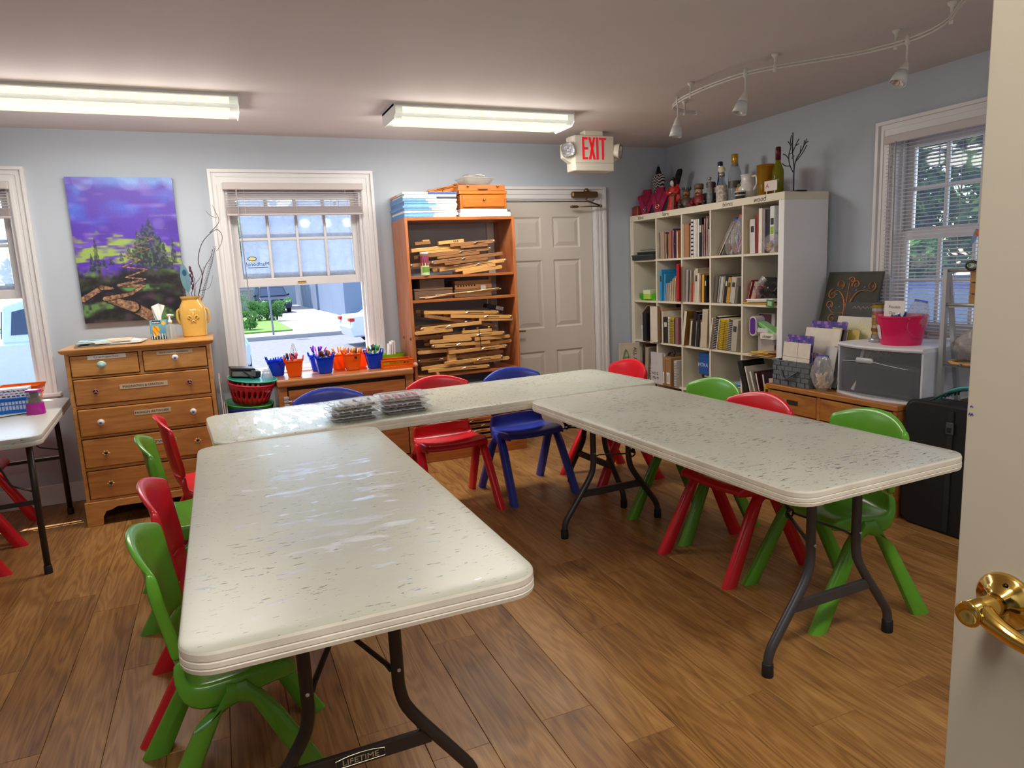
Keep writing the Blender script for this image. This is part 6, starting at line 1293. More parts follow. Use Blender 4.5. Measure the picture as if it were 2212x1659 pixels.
for t, h, col, desc, kd, ln in ((.046, .252, (34, 32, 34), 'black spiral sketchbook', 'spiral', .16), (.008, .24, (226, 218, 206), 'white card', 'board', .15), (.052, .235, (204, 170, 30), 'first mustard spiral pad', 'spiral', .15), (.040, .232, (190, 156, 30), 'second mustard spiral pad', 'spiral', .14), (.050, .235, (84, 80, 76), 'charcoal sketchbook', 'spiral', .13), (.058, .235, (180, 170, 154), 'light taupe album', 'book', .10)):
    book(2, 3, s, t, h, .21, col, desc, kd, lean=ln, front=.0); s += t+.003
o = thing('art_board', 'brown edged board across the back of the '+cname(2, 3), 'board', cellpt(2, 3, .09, .25, .001), (0, 0, -PI/2)); bx('board', 0, .235, 0, .01, 0, .285, bmat((150, 140, 126)), o); bx('top_edge', 0, .235, -.002, .012, .272, .30, bmat((120, 96, 70)), o)
# rightmost cell of the third row
o = thing('grey_board', 'pale grey tall file standing in the '+cname(2, 4), 'file', cellpt(2, 4, .05, .10, .001), (0, 0, -PI/2)); bx('board', 0, .16, 0, .02, 0, .285, bmat((170, 160, 164)), o, bevel=.003); bx('maroon_patch', .01, .13, -.002, 0, .16, .28, bmat((80, 40, 60)), o)
o = thing('purple_dispenser', 'purple and white rounded roll dispenser in the '+cname(2, 4), 'dispenser', cellpt(2, 4, .085, .02, .14), (0, 0, -PI/2))
def rr_(w, h_, y, r_): return [(x, y, z+.06) for x, z in rrect(w, h_, r_, 5)]
MB().loft([rr_(.07, .14, 0, .034), rr_(.07, .14, .12, .034)]).build('white_shell', bmat((206, 200, 206)), o, True, sharp=True); MB().loft([rr_(.050, .118, -.003, .025), rr_(.050, .118, .002, .025)]).build('purple_face', bmat((86, 40, 140)), o); bx('arm', .035, .14, .0, .08, .01, .05, bmat((200, 196, 200)), o, bevel=.01)
for i, (c_, z_, w_) in enumerate((((120, 186, 110), .21, .012), ((150, 206, 140), .225, .008), ((90, 150, 90), .195, .006))):
    o = thing('green_sheet', ('middle pale green', 'top light green', 'lowest dark green')[i]+' sheet sloping down in the '+cname(2, 4), 'sheet', cellpt(2, 4, .13, .03, z_), (0, .42, -PI/2), 'green sheets'); bx('sheet', 0, .20, 0, .2, 0, w_, bmat(c_), o); bx('fold', 0, .20, -.003, 0, 0, w_*.5, bmat(c_), o)
o = thing('white_box', 'small white box with handwriting at the right of the '+cname(2, 4), 'box', cellpt(2, 4, .20, -.02, .085), (0, 0, -PI/2)); bx('lid', 0, .125, 0, .12, .035, .075, bmat((222, 216, 204)), o, bevel=.002); bx('tub', .01, .115, .006, .115, 0, .035, clear_plastic('tub_pale', (200, 200, 200), opac=.6), o); text('handwriting', 'clover', .032, M_INK, o, (.062, -.001, .054), FACE_NY, depth=.0003, shear=.3)
for i, (c_, s0, s1, z_) in enumerate((((206, 176, 110), .09, .31, 0), ((196, 130, 60), .13, .315, .008), ((232, 206, 90), .10, .26, .016), ((206, 150, 90), .20, .31, .022))): flatstack(('lowest tan', 'orange', 'yellow', 'topmost brown')[i]+' paper lying in the '+cname(2, 4), 'loose_paper', 'paper', 2, 4, s0, s1, z_, .006, c_, -.03+.01*i, .2)
# ---- fourth row
o = thing('picture_frame', 'dark brown frame at the left of the '+cname(3, 0), 'frame', cellpt(3, 0, .04, .05, .001), (0, 0, -PI/2)); bx('frame', 0, .05, 0, .2, 0, .30, bmat((80, 56, 40)), o, bevel=.003); bx('backing', .05, .056, 0, .2, 0, .29, bmat((150, 130, 110)), o)
for s_, t, h, col, desc, kd, ln in ((.105, .05, .285, (170, 156, 140), 'beige box file', 'book', .06), (.165, .03, .25, (60, 58, 58), 'dark clip folder', 'folder', .14), (.205, .03, .24, (150, 150, 150), 'grey pad', 'book', .10), (.25, .05, .22, (80, 100, 130), 'blue grey album', 'book', .05)): book(3, 0, s_, t, h, .2, col, desc, kd, lean=ln, front=.03)
o = thing('spiral_notebook', 'large white spiral sketchbook standing forward, lettered NO G Mix M', 'notebook', cellpt(3, 1, -.05, -.05, .001), (0, 0, -PI/2)); bx('cover', .02, .19, .0, .012, 0, .27, bmat((196, 192, 194)), o); bx('pages', .022, .19, .013, .03, .002, .268, M_PAPER, o)
b = MB()
for i in range(19): b.tube([(.014+.008*math.cos(a), .012+.02*math.sin(a), .012+.0135*i) for a in [k_*PI/4 for k_ in range(8)]], .0015, 4, closed=True)
b.build('spiral_binding', mat('wire_black', ()), o); text('lettering', 'NO G', .034, M_INK, o, (.085, -.0006, .088), FACE_NY, depth=.0003); text('lettering', 'Mix M', .034, M_INK, o, (.09, -.0006, .05), FACE_NY, depth=.0003)
for i, s_ in enumerate((.10, .178)):
    o = thing('kraft_box', ('left', 'right')[i]+' kraft box with white label in the '+cname(3, 1), 'box', cellpt(3, 1, s_, -.045, .001), (0, 0, -PI/2), 'kraft boxes'); bx('body', 0, .074, 0, .22, 0, .215, bmat((150, 112, 72)), o, bevel=.001); bx('lid', -.001, .075, -.001, .221, .216, .242, bmat((158, 120, 78)), o, bevel=.001)
    bx('label', .012, .056, -.0008, 0, .02, .115, M_PAPER, o); [bx('print_line', .016+.007*k_, .018+.007*k_, -.0012, -.0008, .03, .105-.01*(k_ % 3), M_INK, o) for k_ in range(5)]
book(3, 1, .262, .04, .22, .2, (200, 196, 190), 'thick white spiral pad', 'spiral', front=-.03)
o = thing('dark_ornament', 'dark twisted ornament on top of the kraft boxes', 'ornament', cellpt(3, 1, .16, .02, .244), (0, 0, -PI/2)); MB().tube(catmull([(-.03, 0, 0), (-.01, 0, .03), (.03, .01, .04), (.05, 0, .02)], 5), .012, 6).build('loop', bmat((44, 36, 32)), o, True); MB().tube([(-.03, 0, .004), (.05, 0, .006)], .008, 6).build('base', bmat((44, 36, 32)), o)
o = thing('black_carton', 'black shoe box under the blue box in the '+cname(3, 2), 'box', cellpt(3, 2, .20, .04, .0), (0, 0, -PI/2)); bx('body', 0, .12, 0, .25, 0, .115, bmat((24, 24, 28)), o, bevel=.002); bx('lid', -.002, .122, -.002, .252, .115, .14, bmat((28, 28, 32)), o); [bx('print_mark', x_, x_+.009, -.0028, -.002, .12, .132, M_PAPER, o) for x_ in (.03, .042, .054, .068, .08)]
o = thing('blue_carton', 'blue shoe box lettered HOKA in the '+cname(3, 2), 'box', cellpt(3, 2, .185, .02, .1405), (0, 0, -PI/2)); bx('body', 0, .135, 0, .25, 0, .14, bmat((28, 82, 156)), o, bevel=.002); bx('lid', -.002, .137, -.002, .252, .14, .165, bmat((24, 74, 146)), o); text('lettering', 'HOKA', .042, mat('pale_print', (190, 214, 240), rough=.5), o, (.05, -.001, .075), FACE_NY, depth=.0003)
for i, (c_, s0, s1, z_, h_) in enumerate((((90, 70, 66), .14, .325, .0, .05), ((160, 60, 50), .16, .325, .051, .03), ((206, 204, 200), .11, .33, .082, .008), ((60, 110, 180), .15, .33, .091, .010), ((150, 180, 210), .16, .32, .102, .006))): flatstack(('brown book', 'red craft pack', 'white paper sheaf', 'blue magazine', 'pale blue card')[i]+' lying in the '+cname(3, 3), 'flat_item', 'paper pile', 3, 3, s0, s1, z_, h_, c_, .01*i, .25)
for s_, t, h, col, desc, kd, ln in ((-.02, .05, .30, (28, 28, 30), 'black binder tipping left', 'book', -.30), (.05, .012, .27, (226, 218, 206), 'white board tipping left', 'board', -.32), (.085, .030, .25, (206, 200, 192), 'white tray tipping left', 'folder', -.34), (.13, .03, .24, (96, 50, 44), 'maroon folder tipping left', 'folder', -.30), (.18, .03, .235, (90, 60, 90), 'plum folder', 'folder', -.22), (.23, .04, .20, (200, 180, 166), 'tan booklet', 'book', -.12)): book(3, 4, s_+.06, t, h, .2, col, desc, kd, lean=ln, front=.0)
# bottom row, glimpsed
for c, (col, desc) in enumerate((((90, 90, 96), 'grey box'), ((120, 90, 60), 'kraft box'), ((60, 60, 64), 'dark box'), ((70, 90, 120), 'slate box'), ((110, 100, 90), 'taupe box'))):
    o = thing('floor_box', desc+' in the bottom row, %s of the cube shelf' % COLN[c], 'box', cellpt(4, c, .03, .05, .001), (0, 0, -PI/2)); bx('body', 0, .26, 0, .26, 0, .20, bmat(col), o, bevel=.003); bx('lid', -.004, .264, -.004, .264, .20, .235, bmat(col), o, bevel=.003)

# ------------------------------------------------------------------ on top of the cube shelf
ZS = SH
def tp(y, x=3.60): return (x, y, ZS)
def lathe_thing(name, label, cat, y, prof, m, x=3.60, n=20, part='body', rot=0, xs=1.):
    t = thing(name, label, cat, tp(y, x), rot); MB().lathe(prof, n).build(part, m, t, True, sharp=True); return t
# brick red block
o = thing('red_block', 'brick red wooden block at the far left top of the cube shelf', 'block', tp(5.27, 3.52)); bx('block', -.05, .05, -.045, .045, 0, .075, wood('brick_wood', (150, 60, 40), (110, 40, 26), gx=2, gy=2, gz=9), o, bevel=.004); bx('cap', -.04, .04, -.035, .03, .075, .084, bmat((130, 50, 36)), o, bevel=.002)
# chevron torso
def chevron_mat():
    b = NT('chevron_cloth'); tc = b.n('ShaderNodeTexCoord'); sp_ = b.n('ShaderNodeSeparateXYZ'); b.l(tc, 'Object', sp_, 0)
    pp = b.n('ShaderNodeMath', operation='PINGPONG'); pp.inputs[1].default_value = .018; b.l(sp_, 'Y', pp, 0)
    ad = b.n('ShaderNodeMath', operation='ADD'); b.l(sp_, 'Z', ad, 0); b.l(pp, 0, ad, 1)
    md = b.n('ShaderNodeMath', operation='MODULO'); md.inputs[1].default_value = .024; b.l(ad, 0, md, 0)
    gt = b.n('ShaderNodeMath', operation='GREATER_THAN'); gt.inputs[1].default_value = .0115; b.l(md, 0, gt, 0)
    r = b.ramp([(.49, (.01, .01, .01)), (.51, (.62, .60, .60))]); b.l(gt, 0, r, 'Fac')
    p = b.n('ShaderNodeBsdfPrincipled'); p.inputs['Roughness'].default_value = .8; b.l(r, 'Color', p, 'Base Color'); b.l(p, 'BSDF', b.out, 'Surface'); return b.m
M_BLKM = mat('black_metal', (16, 16, 17), rough=.45, metal=.3)
o = thing('dress_form', 'chevron patterned miniature dress form with black neck', 'dress form', tp(5.235, 3.70)); 
def ov(wy, wx, z): return [(wx*math.cos(2*PI*i/20), wy*math.sin(2*PI*i/20), z) for i in range(20)]
MB().loft([ov(.052, .035, .10), ov(.060, .045, .12), ov(.062, .046, .16), ov(.052, .040, .205), ov(.060, .045, .25), ov(.072, .050, .29), ov(.078, .044, .325), ov(.066, .034, .345), ov(.030, .026, .355)]).build('torso', chevron_mat(), o, True)
MB().lathe([(.030, .352), (.022, .375), (.014, .40), (.012, .415)], 14).build('neck', M_BLKM, o, True); MB().lathe([(.010, .415), (.010, .428), (.004, .434)], 12).build('neck_cap', M_STEEL, o, True); MB().lathe([(.006, 0), (.006, .12)], 8).build('pole', M_BLKM, o); MB().lathe([(.06, 0), (.06, .008), (.01, .014)], 16).build('base', M_BLKM, o, True)
# magenta necklace busts
M_MAG = mat('velvet_magenta', (150, 20, 70), rough=.85, var=.1)
def bust(label, y, x, rot, charm):
    t = thing('necklace_bust', label, 'necklace stand', tp(y, x), rot, 'magenta necklace busts')
    # local front looks to -Y
    def sh(w, yy, z, th): return [(-w/2, yy, z), (w/2, yy, z), (w/2, yy+th, z), (-w/2, yy+th, z)]
    MB().loft([sh(.050, -.035, .0, .05), sh(.075, -.030, .03, .04), sh(.135, -.012, .11, .035), sh(.168, .006, .155, .03), sh(.158, .012, .168, .03), sh(.080, .016, .178, .03), sh(.070, .014, .205, .035), sh(.078, .010, .218, .045)]).build('bust', M_MAG, t, bevel=.006, seg=2)
    bx('stand', -.03, .03, .0, .08, 0, .006, M_MAG, t); MB().tube([(0, .07, .005), (0, .045, .14)], .006, 6).build('prop', M_MAG, t)
    nk = thing('necklace', 'dark cord necklace with %s on the %s' % (charm[0], 'left magenta bust' if y > 5.15 else 'right magenta bust'), 'necklace', tp(y, x), rot)
    MB().tube(catmull([(-.034, .004, .205), (-.038, -.012, .17), (-.02, -.020, .12), (0, -.034, .075), (.02, -.020, .12), (.038, -.012, .17), (.034, .004, .205)], 4), .0016, 5).build('cord', M_INK, nk)
    if charm[1] == 'drop':
        for i, (dx, dz) in enumerate(((0, .06), (-.008, .048), (.008, .046), (0, .034), (0, .022))): MB().ball((dx, -.040, dz), .0075, 8, 5).build('charm', M_STEEL if i % 2 else mat('charm_green', (110, 130, 110), rough=.2, metal=.5), nk, True)
    else:
        MB().tube([(.018*math.cos(a), -.040, .055+.018*math.sin(a)) for a in [i*PI/6 for i in range(12)]], .0035, 6, closed=True).build('charm', mat('rose_gold', (220, 150, 120), rough=.2, metal=.8), nk, True); MB().ball((0, -.041, .055), .009, 8, 5).build('charm_core', mat('rose_gold', ()), nk, True)
        for sx in (-1, 1): MB().ball((sx*.022, -.028, .09), .004, 6, 4).build('bead', M_STEEL, nk, True)
bust('left magenta velvet necklace bust on the cube shelf', 5.20, 3.545, -PI/2+.65, ('a silver drop', 'drop'))
bust('right magenta velvet necklace bust on the cube shelf', 5.03, 3.56, -PI/2+.50, ('a rose gold disc', 'ring'))
o = thing('black_paddle', 'black rounded paddle bust rising behind the right magenta bust', 'stand', tp(5.00, 3.70), (0, 0, -PI/2)); MB().loft([[(x+zz*.12, yy, z) for x, yy in rrect(w, .03, .012, 3)] for w, z, zz in ((.05, .0, 0), (.055, .20, .1), (.062, .25, .25), (.066, .30, .42), (.060, .335, .55), (.035, .352, .6))]).build('paddle', mat('velvet_black', (12, 12, 13), rough=.9), o, True); bx('foot', -.04, .04, -.04, .04, 0, .006, M_BLKM, o)
# kimono doll: one continuous robe with head, hair, sleeve
o = thing('kimono_doll', 'small doll in a red kimono with black hair on the cube shelf', 'doll', tp(4.86, 3.575), -PI/2+.6)
M_KIM = mat('kimono_red', (186, 26, 24), rough=.55, var=.25, scale=40); M_OBI = mat('obi_brown', (120, 70, 40), rough=.6, var=.2, scale=50); M_SKIN = mat('doll_skin', (232, 214, 200), rough=.5); M_HAIR = mat('doll_hair', (12, 10, 12), rough=.4)
def ring_(cx, cy, w, d_, z): return [(cx+w*math.cos(2*PI*i/14), cy+d_*math.sin(2*PI*i/14), z) for i in range(14)]
MB().loft([ring_(-.02, 0, .055, .035, 0), ring_(-.012, 0, .044, .03, .02), ring_(-.006, 0, .034, .026, .06), ring_(0, 0, .034, .026, .11), ring_(.004, 0, .030, .024, .145), ring_(.006, 0, .038, .024, .175), ring_(.004, 0, .036, .020, .19), ring_(.002, 0, .014, .012, .20)]).build('robe', M_KIM, o, True)
MB().loft([ring_(.004, 0, .033, .027, .118), ring_(.005, 0, .034, .028, .15)]).build('sash', M_OBI, o, True); MB().prism([(-.004, .0), (.012, .0), (.016, .12), (.004, .12)], 0, .006, M=T(.006, -.026, .0, rx=PI/2)).build('robe_edge', M_OBI, o)
MB().tube([(.03, 0, .180), (.055, -.012, .165), (.045, -.03, .145), (.012, -.034, .150)], [.015, .017, .013, .008], 8).build('sleeve', M_KIM, o, True); MB().loft([[(.040+x, y_, z) for x, y_ in rrect(w, .012, .005, 2)] for w, z in ((.022, .075), (.050, .10), (.048, .17), (.020, .215))]).build('hanging_sleeve', M_KIM, o, True)
MB().tube([(-.032, 0, .178), (-.042, -.012, .155), (-.025, -.03, .140), (.004, -.034, .142)], [.013, .014, .012, .007], 8).build('sleeve', M_KIM, o, True)
MB().tube([(.0, -.034, .148), (-.012, -.038, .150), (-.02, -.038, .154)], [.006, .0055, .003], 6).build('hand', M_SKIN, o, True)
MB().tube([(0, 0, .195), (-.002, 0, .21)], .009, 8).build('neck', M_SKIN, o, True); hd = MB().ball((-.003, -.004, .228), .021, 14, 10, (.82, .9, 1.12)).build('head', M_SKIN, o, True)
b = MB(); b.ball((-.010, -.0235, .231), .0017, 6, 4); b.ball((.002, -.0235, .231), .0017, 6, 4); b.build('eyes', M_HAIR, hd); MB().ball((-.004, -.0245, .226), .0022, 6, 4).build('nose', M_SKIN, hd, True); MB().ball((-.004, -.0225, .2185), .0024, 6, 4, (1.3, .6, .6)).build('mouth', M_KIM, hd)
MB().ball((.001, .008, .238), .026, 14, 9, (1.15, .9, 1.0)).build('hair', M_HAIR, o, True); MB().ball((.004, .008, .262), .014, 10, 7).build('hair_bun', M_HAIR, o, True); MB().tube([(-.02, 0, .262), (.03, .01, .27)], .002, 5).build('hair_pin', M_OBI, o)
# carved wooden figures
def figure(label, y, x, rot, coat, hat, skin, kind):
    t = thing('carved_figurine', label, 'figurine', tp(y, x), rot, 'carved wooden figurines')
    mc, mh, ms = bmat(coat), bmat(hat), bmat(skin)
    MB().loft([ring_(0, .01, .050, .045, 0), ring_(0, .008, .056, .05, .02), ring_(0, .005, .050, .042, .05), ring_(0, .002, .044, .034, .078), ring_(0, 0, .020, .018, .09)]).build('body', mc, t, True)
    for sx in (-1, 1): MB().tube([(sx*.044, -.002, .072), (sx*.058, -.02, .04), (sx*.03, -.048, .028)], [.014, .013, .010], 8).build('arm', mc, t, True); MB().tube([(sx*.02, -.03, .012), (sx*.034, -.075, .012), (sx*.036, -.095, .020)], [.017, .015, .010], 8).build('leg', mc, t, True)
    hd = MB().ball((0, -.006, .115), .030, 14, 10, (.95, .95, 1.1)).build('head', ms, t, True)
    b = MB(); b.ball((-.010, -.0335, .122), .003, 6, 4); b.ball((.010, -.0335, .122), .003, 6, 4); b.build('eyes', M_HAIR, hd); MB().ball((0, -.037, .114), .006, 8, 5, (.8, 1, 1.2)).build('nose', ms, hd, True)
    MB().tube(catmull([(-.018, -.030, .100), (-.006, -.036, .106), (0, -.036, .104), (.006, -.036, .106), (.018, -.030, .100)], 3), .0035, 5).build('moustache', M_HAIR, hd, True)
    if kind == 'crown':
        MB().lathe([(.029, .135), (.034, .150)], 14, M=T(0, -.004, 0)).build('hat', mh, t, True)
        for i in range(7): a = 2*PI*i/7; MB().tube([(.031*math.cos(a), -.004+.031*math.sin(a), .148), (.036*math.cos(a), -.004+.036*math.sin(a), .172)], [.009, .002], 6).build('crown_point', mh, t, True)
    else:
        MB().lathe([(.028, .134), (.034, .145), (.038, .165), (.030, .176), (.0, .178)], 16, M=T(0, -.004, 0)).build('hat', mh, t, True); MB().tube([(.034*math.cos(a), -.004+.034*math.sin(a), .140) for a in [i*PI/7 for i in range(14)]], .004, 5, closed=True).build('hat_band', bmat((90, 66, 56)), t)
    return t
figure('carved king figurine with a grey crown beside the red kimono doll', 4.655, 3.56, -PI/2+.6, (84, 62, 56), (70, 74, 76), (150, 96, 50), 'crown')
figure('carved figurine in a red coat and round hat in the middle', 4.51, 3.57, -PI/2+.35, (130, 34, 36), (110, 84, 74), (196, 136, 104), 'hat')
figure('carved figurine in a dark coat just left of the bottles', 4.405, 3.60, -PI/2+.6, (50, 40, 44), (84, 60, 50), (150, 92, 62), 'hat')
o = thing('black_plinth', 'low black box behind the carved figurines', 'box', tp(4.58, 3.72)); bx('body', -.05, .05, -.06, .06, 0, .10, bmat((30, 28, 28)), o, bevel=.003); bx('lid', -.052, .052, -.062, .062, .10, .112, bmat((34, 32, 32)), o)
# bottles
def bottle(label, y, x, h, r, neck_r, sh, m, cap_m, cap_h, lab=None, band=None):
    t = thing('glass_bottle', label, 'bottle', tp(y, x), 0, 'bottles on the cube shelf')
    MB().lathe([(r*.9, 0), (r, .006), (r, h*sh), (r*.82, h*(sh+.06)), (neck_r*1.15, h*(sh+.17)), (neck_r, h*(sh+.22)), (neck_r, h-cap_h)], 20).build('glass', m, t, True, sharp=True)
    MB().lathe([(neck_r*1.12, h-cap_h), (neck_r*1.15, h-.004), (neck_r*.9, h)], 16).build('cap', cap_m, t, True)
    if lab: MB().lathe([(r*1.01, h*lab[0]), (r*1.01, h*lab[1])], 20, cap=False).build('label', lab[2], t, True)
    if band: MB().lathe([(neck_r*1.06, h*band[0]), (neck_r*1.06, h*band[1])], 16, cap=False).build('neck_band', band[2], t, True)
    return t
M_GCL = glass_tint('glass_clear', (214, 220, 224), opac=.22); M_GBL = glass_tint('glass_cobalt', (20, 30, 140), opac=.5); M_GOL = glass_tint('glass_olive', (176, 174, 70), opac=.25); M_GAM = glass_tint('glass_amber', (226, 186, 60), opac=.25)
M_LAB = mat('label_mixed', (190, 180, 166), rough=.6, var=.5, scale=60); M_GOLD = mat('cap_gold', (196, 156, 60), rough=.3, metal=.7); M_CORK = mat('cap_cream', (220, 208, 170), rough=.6); M_NAVY = mat('cap_navy', (16, 16, 60), rough=.4)
bottle('slim cobalt blue bottle next to the carved figurines', 4.325, 3.62, .315, .030, .017, .42, M_GBL, M_NAVY, .03, band=(.78, .90, M_STEEL))
bottle('small clear twisted bottle in front of the cobalt one', 4.345, 3.535, .205, .022, .012, .5, M_GCL, M_STEEL, .02)
bottle('short bottle with cream ball stopper and painted label', 4.255, 3.575, .225, .041, .020, .55, M_GCL, M_STEEL, .03, lab=(.05, .58, M_LAB)); o = [x for x in bpy.data.objects if x.get('label', '').startswith('short bottle with cream')][0]; MB().ball((0, 0, .245), .028, 12, 8).build('ball_stopper', M_CORK, o, True)
bottle('tall clear bottle with gold cap among the bottles', 4.165, 3.62, .345, .046, .021, .62, M_GCL, M_GOLD, .085, lab=(.30, .44, mat('label_dark_band', (70, 66, 56), rough=.5, var=.5, scale=40)))
# pitcher
o = thing('ceramic_pitcher', 'white ceramic pitcher painted with an orange', 'pitcher', tp(3.985, 3.58)); M_CER = mat('ceramic_white', (214, 210, 206), rough=.2, var=.12, scale=24)
MB().lathe([(.045, 0), (.050, .006), (.064, .045), (.066, .075), (.050, .115), (.042, .14), (.048, .165), (.052, .172), (.045, .165), (.036, .14)], 20).build('body', M_CER, o, True, sharp=True)
MB().tube(catmull([(0, -.048, .155), (0, -.085, .15), (0, -.092, .10), (0, -.062, .06)], 5), .008, 8).build('handle', M_CER, o, True)
MB().ball((-.040, .055, .062), .026, 12, 8, (.6, .6, 1.2)).build('painted_orange', bmat((236, 140, 40)), o, True); MB().ball((-.058, .025, .10), .018, 10, 6, (.35, 1.1, .7)).build('painted_leaf', bmat((96, 116, 40)), o, True)
o = thing('patterned_cup', 'small black and white patterned cup before the pitcher', 'cup', tp(3.965, 3.495)); MB().lathe([(.028, 0), (.034, .004), (.038, .055), (.035, .055), (.030, .008)], 18).build('cup', mat('cup_dark', (54, 50, 50), rough=.3, var=.6, scale=70), o, True); MB().lathe([(.0385, .046), (.0392, .053)], 18, cap=False).build('rim', M_CER, o); MB().lathe([(.036, .022), (.0368, .030)], 18, cap=False).build('white_band', M_CER, o)
o = thing('amber_tumbler', 'tall amber ribbed glass tumbler', 'glass', tp(3.81, 3.58)); n = 40
MB().loft([[((r_*(1+.03*math.cos(k_*PI)))*math.cos(2*PI*k_/n), (r_*(1+.03*math.cos(k_*PI)))*math.sin(2*PI*k_/n), z) for k_ in range(n)] for r_, z in ((.046, 0), (.048, .006), (.060, .21), (.055, .21), (.044, .016))]).build('tumbler', M_GAM, o, True); MB().tube([(.058*math.cos(a), .058*math.sin(a), .21) for a in [i*PI/12 for i in range(24)]], .003, 5, closed=True).build('rim', M_GAM, o, True)
bottle('olive green wine bottle with burgundy foil neck', 3.685, 3.57, .31, .038, .0155, .50, M_GOL, mat('foil_burgundy', (90, 16, 40), rough=.35, metal=.3), .085)
o = thing('price_card', 'small white card with a red letter A propped at the wine bottle', 'card', tp(3.692, 3.515), -PI/2+.05); bx('card', -.055, .055, 0, .002, .025, .092, bmat((222, 208, 200)), o); text('lettering', 'A', .045, bmat((190, 70, 50)), o, (-.03, -.0006, .058), FACE_NY, depth=.0003); [bx('clip_leg', x_-.002, x_+.002, -.001, .003, 0, .03, M_PAPER, o) for x_ in (-.035, .035)]
# black metal tree
o = thing('metal_tree', 'black wire jewellery tree at the near end of the cube shelf', 'jewellery tree', tp(3.575, 3.60), -PI/2)
bx('base', -.075, .075, -.045, .045, 0, .008, M_BLKM, o, bevel=.002)
for P, r_ in (([(0, 0, .008), (0, 0, .12), (.002, 0, .16)], .0045), ([(.002, 0, .16), (-.012, 0, .24), (-.016, 0, .30), (-.014, 0, .385)], .0035), ([(-.006, 0, .13), (-.04, 0, .19), (-.046, 0, .25), (-.03, 0, .30), (-.056, 0, .335)], .0032), ([(-.03, 0, .175), (-.075, 0, .182), (-.10, 0, .20)], .003), ([(-.045, 0, .22), (-.07, 0, .248), (-.098, 0, .262)], .003),
             ([(.002, 0, .16), (.02, 0, .21), (.06, 0, .255), (.09, 0, .295), (.115, 0, .305)], .0035), ([(.02, 0, .20), (.075, 0, .245), (.105, 0, .285)], .003), ([(.05, 0, .245), (.058, 0, .29)], .0028), ([(.08, 0, .28), (.084, 0, .318)], .0028), ([(.09, 0, .29), (.10, 0, .325)], .0028), ([(-.014, 0, .26), (.012, 0, .30), (.038, 0, .335)], .003), ([(.010, 0, .296), (.038, 0, .305)], .0026), ([(-.016, 0, .30), (-.034, 0, .33), (-.026, 0, .37)], .003), ([(-.02, 0, .22), (.0, 0, .236)], .0026), ([(-.046, 0, .25), (-.012, 0, .26)], .0026)):
    MB().tube(catmull(P, 4), r_, 6).build('branch', M_BLKM, o, True)
# ------------------------------------------------------------------ low oak drawer cabinet in the right corner
M_RC = wood('oak_low', (190, 128, 62), (150, 90, 38), rough=.4, gx=1.2, gy=6, gz=9, coat=.15)
rc = thing('drawer_cabinet', 'low oak drawer cabinet below the right wall window', 'cabinet', (3.25, 3.41, 0), -PI/2)
RW, RZ, RD = .93, .622, .55
bx('top', -.01, RW+.01, -.012, RD, RZ-.03, RZ, M_RC, rc, bevel=.004)
for x_ in (0, RW-.022): bx('side_panel', x_, x_+.022, .0, RD, 0, RZ-.03, M_RC, rc)
bx('back_panel', .022, RW-.022, RD-.012, RD, .04, RZ-.03, M_RC, rc); bx('plinth', .022, RW-.022, .03, .05, 0, .06, M_RC, rc); bx('centre_post', .40, .425, .0, .03, .06, RZ-.03, M_RC, rc); bx('recess', .022, RW-.022, .024, .03, .06, RZ-.03, M_DARKW, rc)
for c0, c1 in ((.026, .397), (.428, RW-.026)):
    for r in range(4):
        z1 = RZ-.04-r*.135; z0 = z1-.128
        dw_ = bx('drawer', c0, c1, -.004, .018, z0, z1, M_RC, rc, bevel=.003); xm = (c0+c1)/2 if c0 < .3 else c0+.24
        bx('finger_pull', xm-.045, xm+.045, -.0048, .0, z0+.056, z0+.086, M_DARKW, dw_); bx('pull_lip', xm-.047, xm+.047, -.0065, -.0042, z0+.086, z0+.091, M_RC, dw_)
# yellow box beside the shelf
o = thing('yellow_box', 'yellow and black box squeezed between cabinet and cube shelf', 'box', (3.29, 3.49, 0), -PI/2); bx('body', 0, .07, 0, .2, 0, .60, bmat((196, 164, 30)), o, bevel=.002); bx('dark_print', .015, .06, -.001, 0, .45, .57, bmat((40, 36, 24)), o)
# woven basket
M_WOV = mat('woven_grey', (98, 104, 110), rough=.7, var=.15, scale=50)
wk = thing('woven_basket', 'grey woven strap basket holding art cards on the oak cabinet', 'basket', (3.275, 3.395, RZ), -PI/2)
BWX, BDY, BH = .30, .30, .155
bx('bottom', .006, BWX-.006, .006, BDY-.006, 0, .006, M_WOV, wk)
nx, nz = 9, 5
for i in range(nx):
    for j in range(nz):
        p_ = .005 if (i+j) % 2 else .0
        bx('strap', i*BWX/nx+.001, (i+1)*BWX/nx-.001, -p_, .006-p_, j*BH/nz+.001, (j+1)*BH/nz-.001, M_WOV, wk, bevel=.0015)
        bx('strap', BWX-.006+p_, BWX+p_, i*BDY/nx+.001, (i+1)*BDY/nx-.001, j*BH/nz+.001, (j+1)*BH/nz-.001, M_WOV, wk)
bx('rear_wall', 0, BWX, BDY-.006, BDY, 0, BH, M_WOV, wk); bx('far_wall', 0, .006, 0, BDY, 0, BH, M_WOV, wk)
MB().tube([(0, 0, BH), (BWX, 0, BH), (BWX, BDY, BH), (0, BDY, BH)], .005, 6, closed=True).build('rim', M_WOV, wk)
MB().tube(catmull([(.075, -.008, .105), (.10, -.018, .055), (.125, -.022, .045), (.17, -.022, .065), (.215, -.008, .10)], 4), .011, 6, flat=.35).build('handle', M_WOV, wk, True)
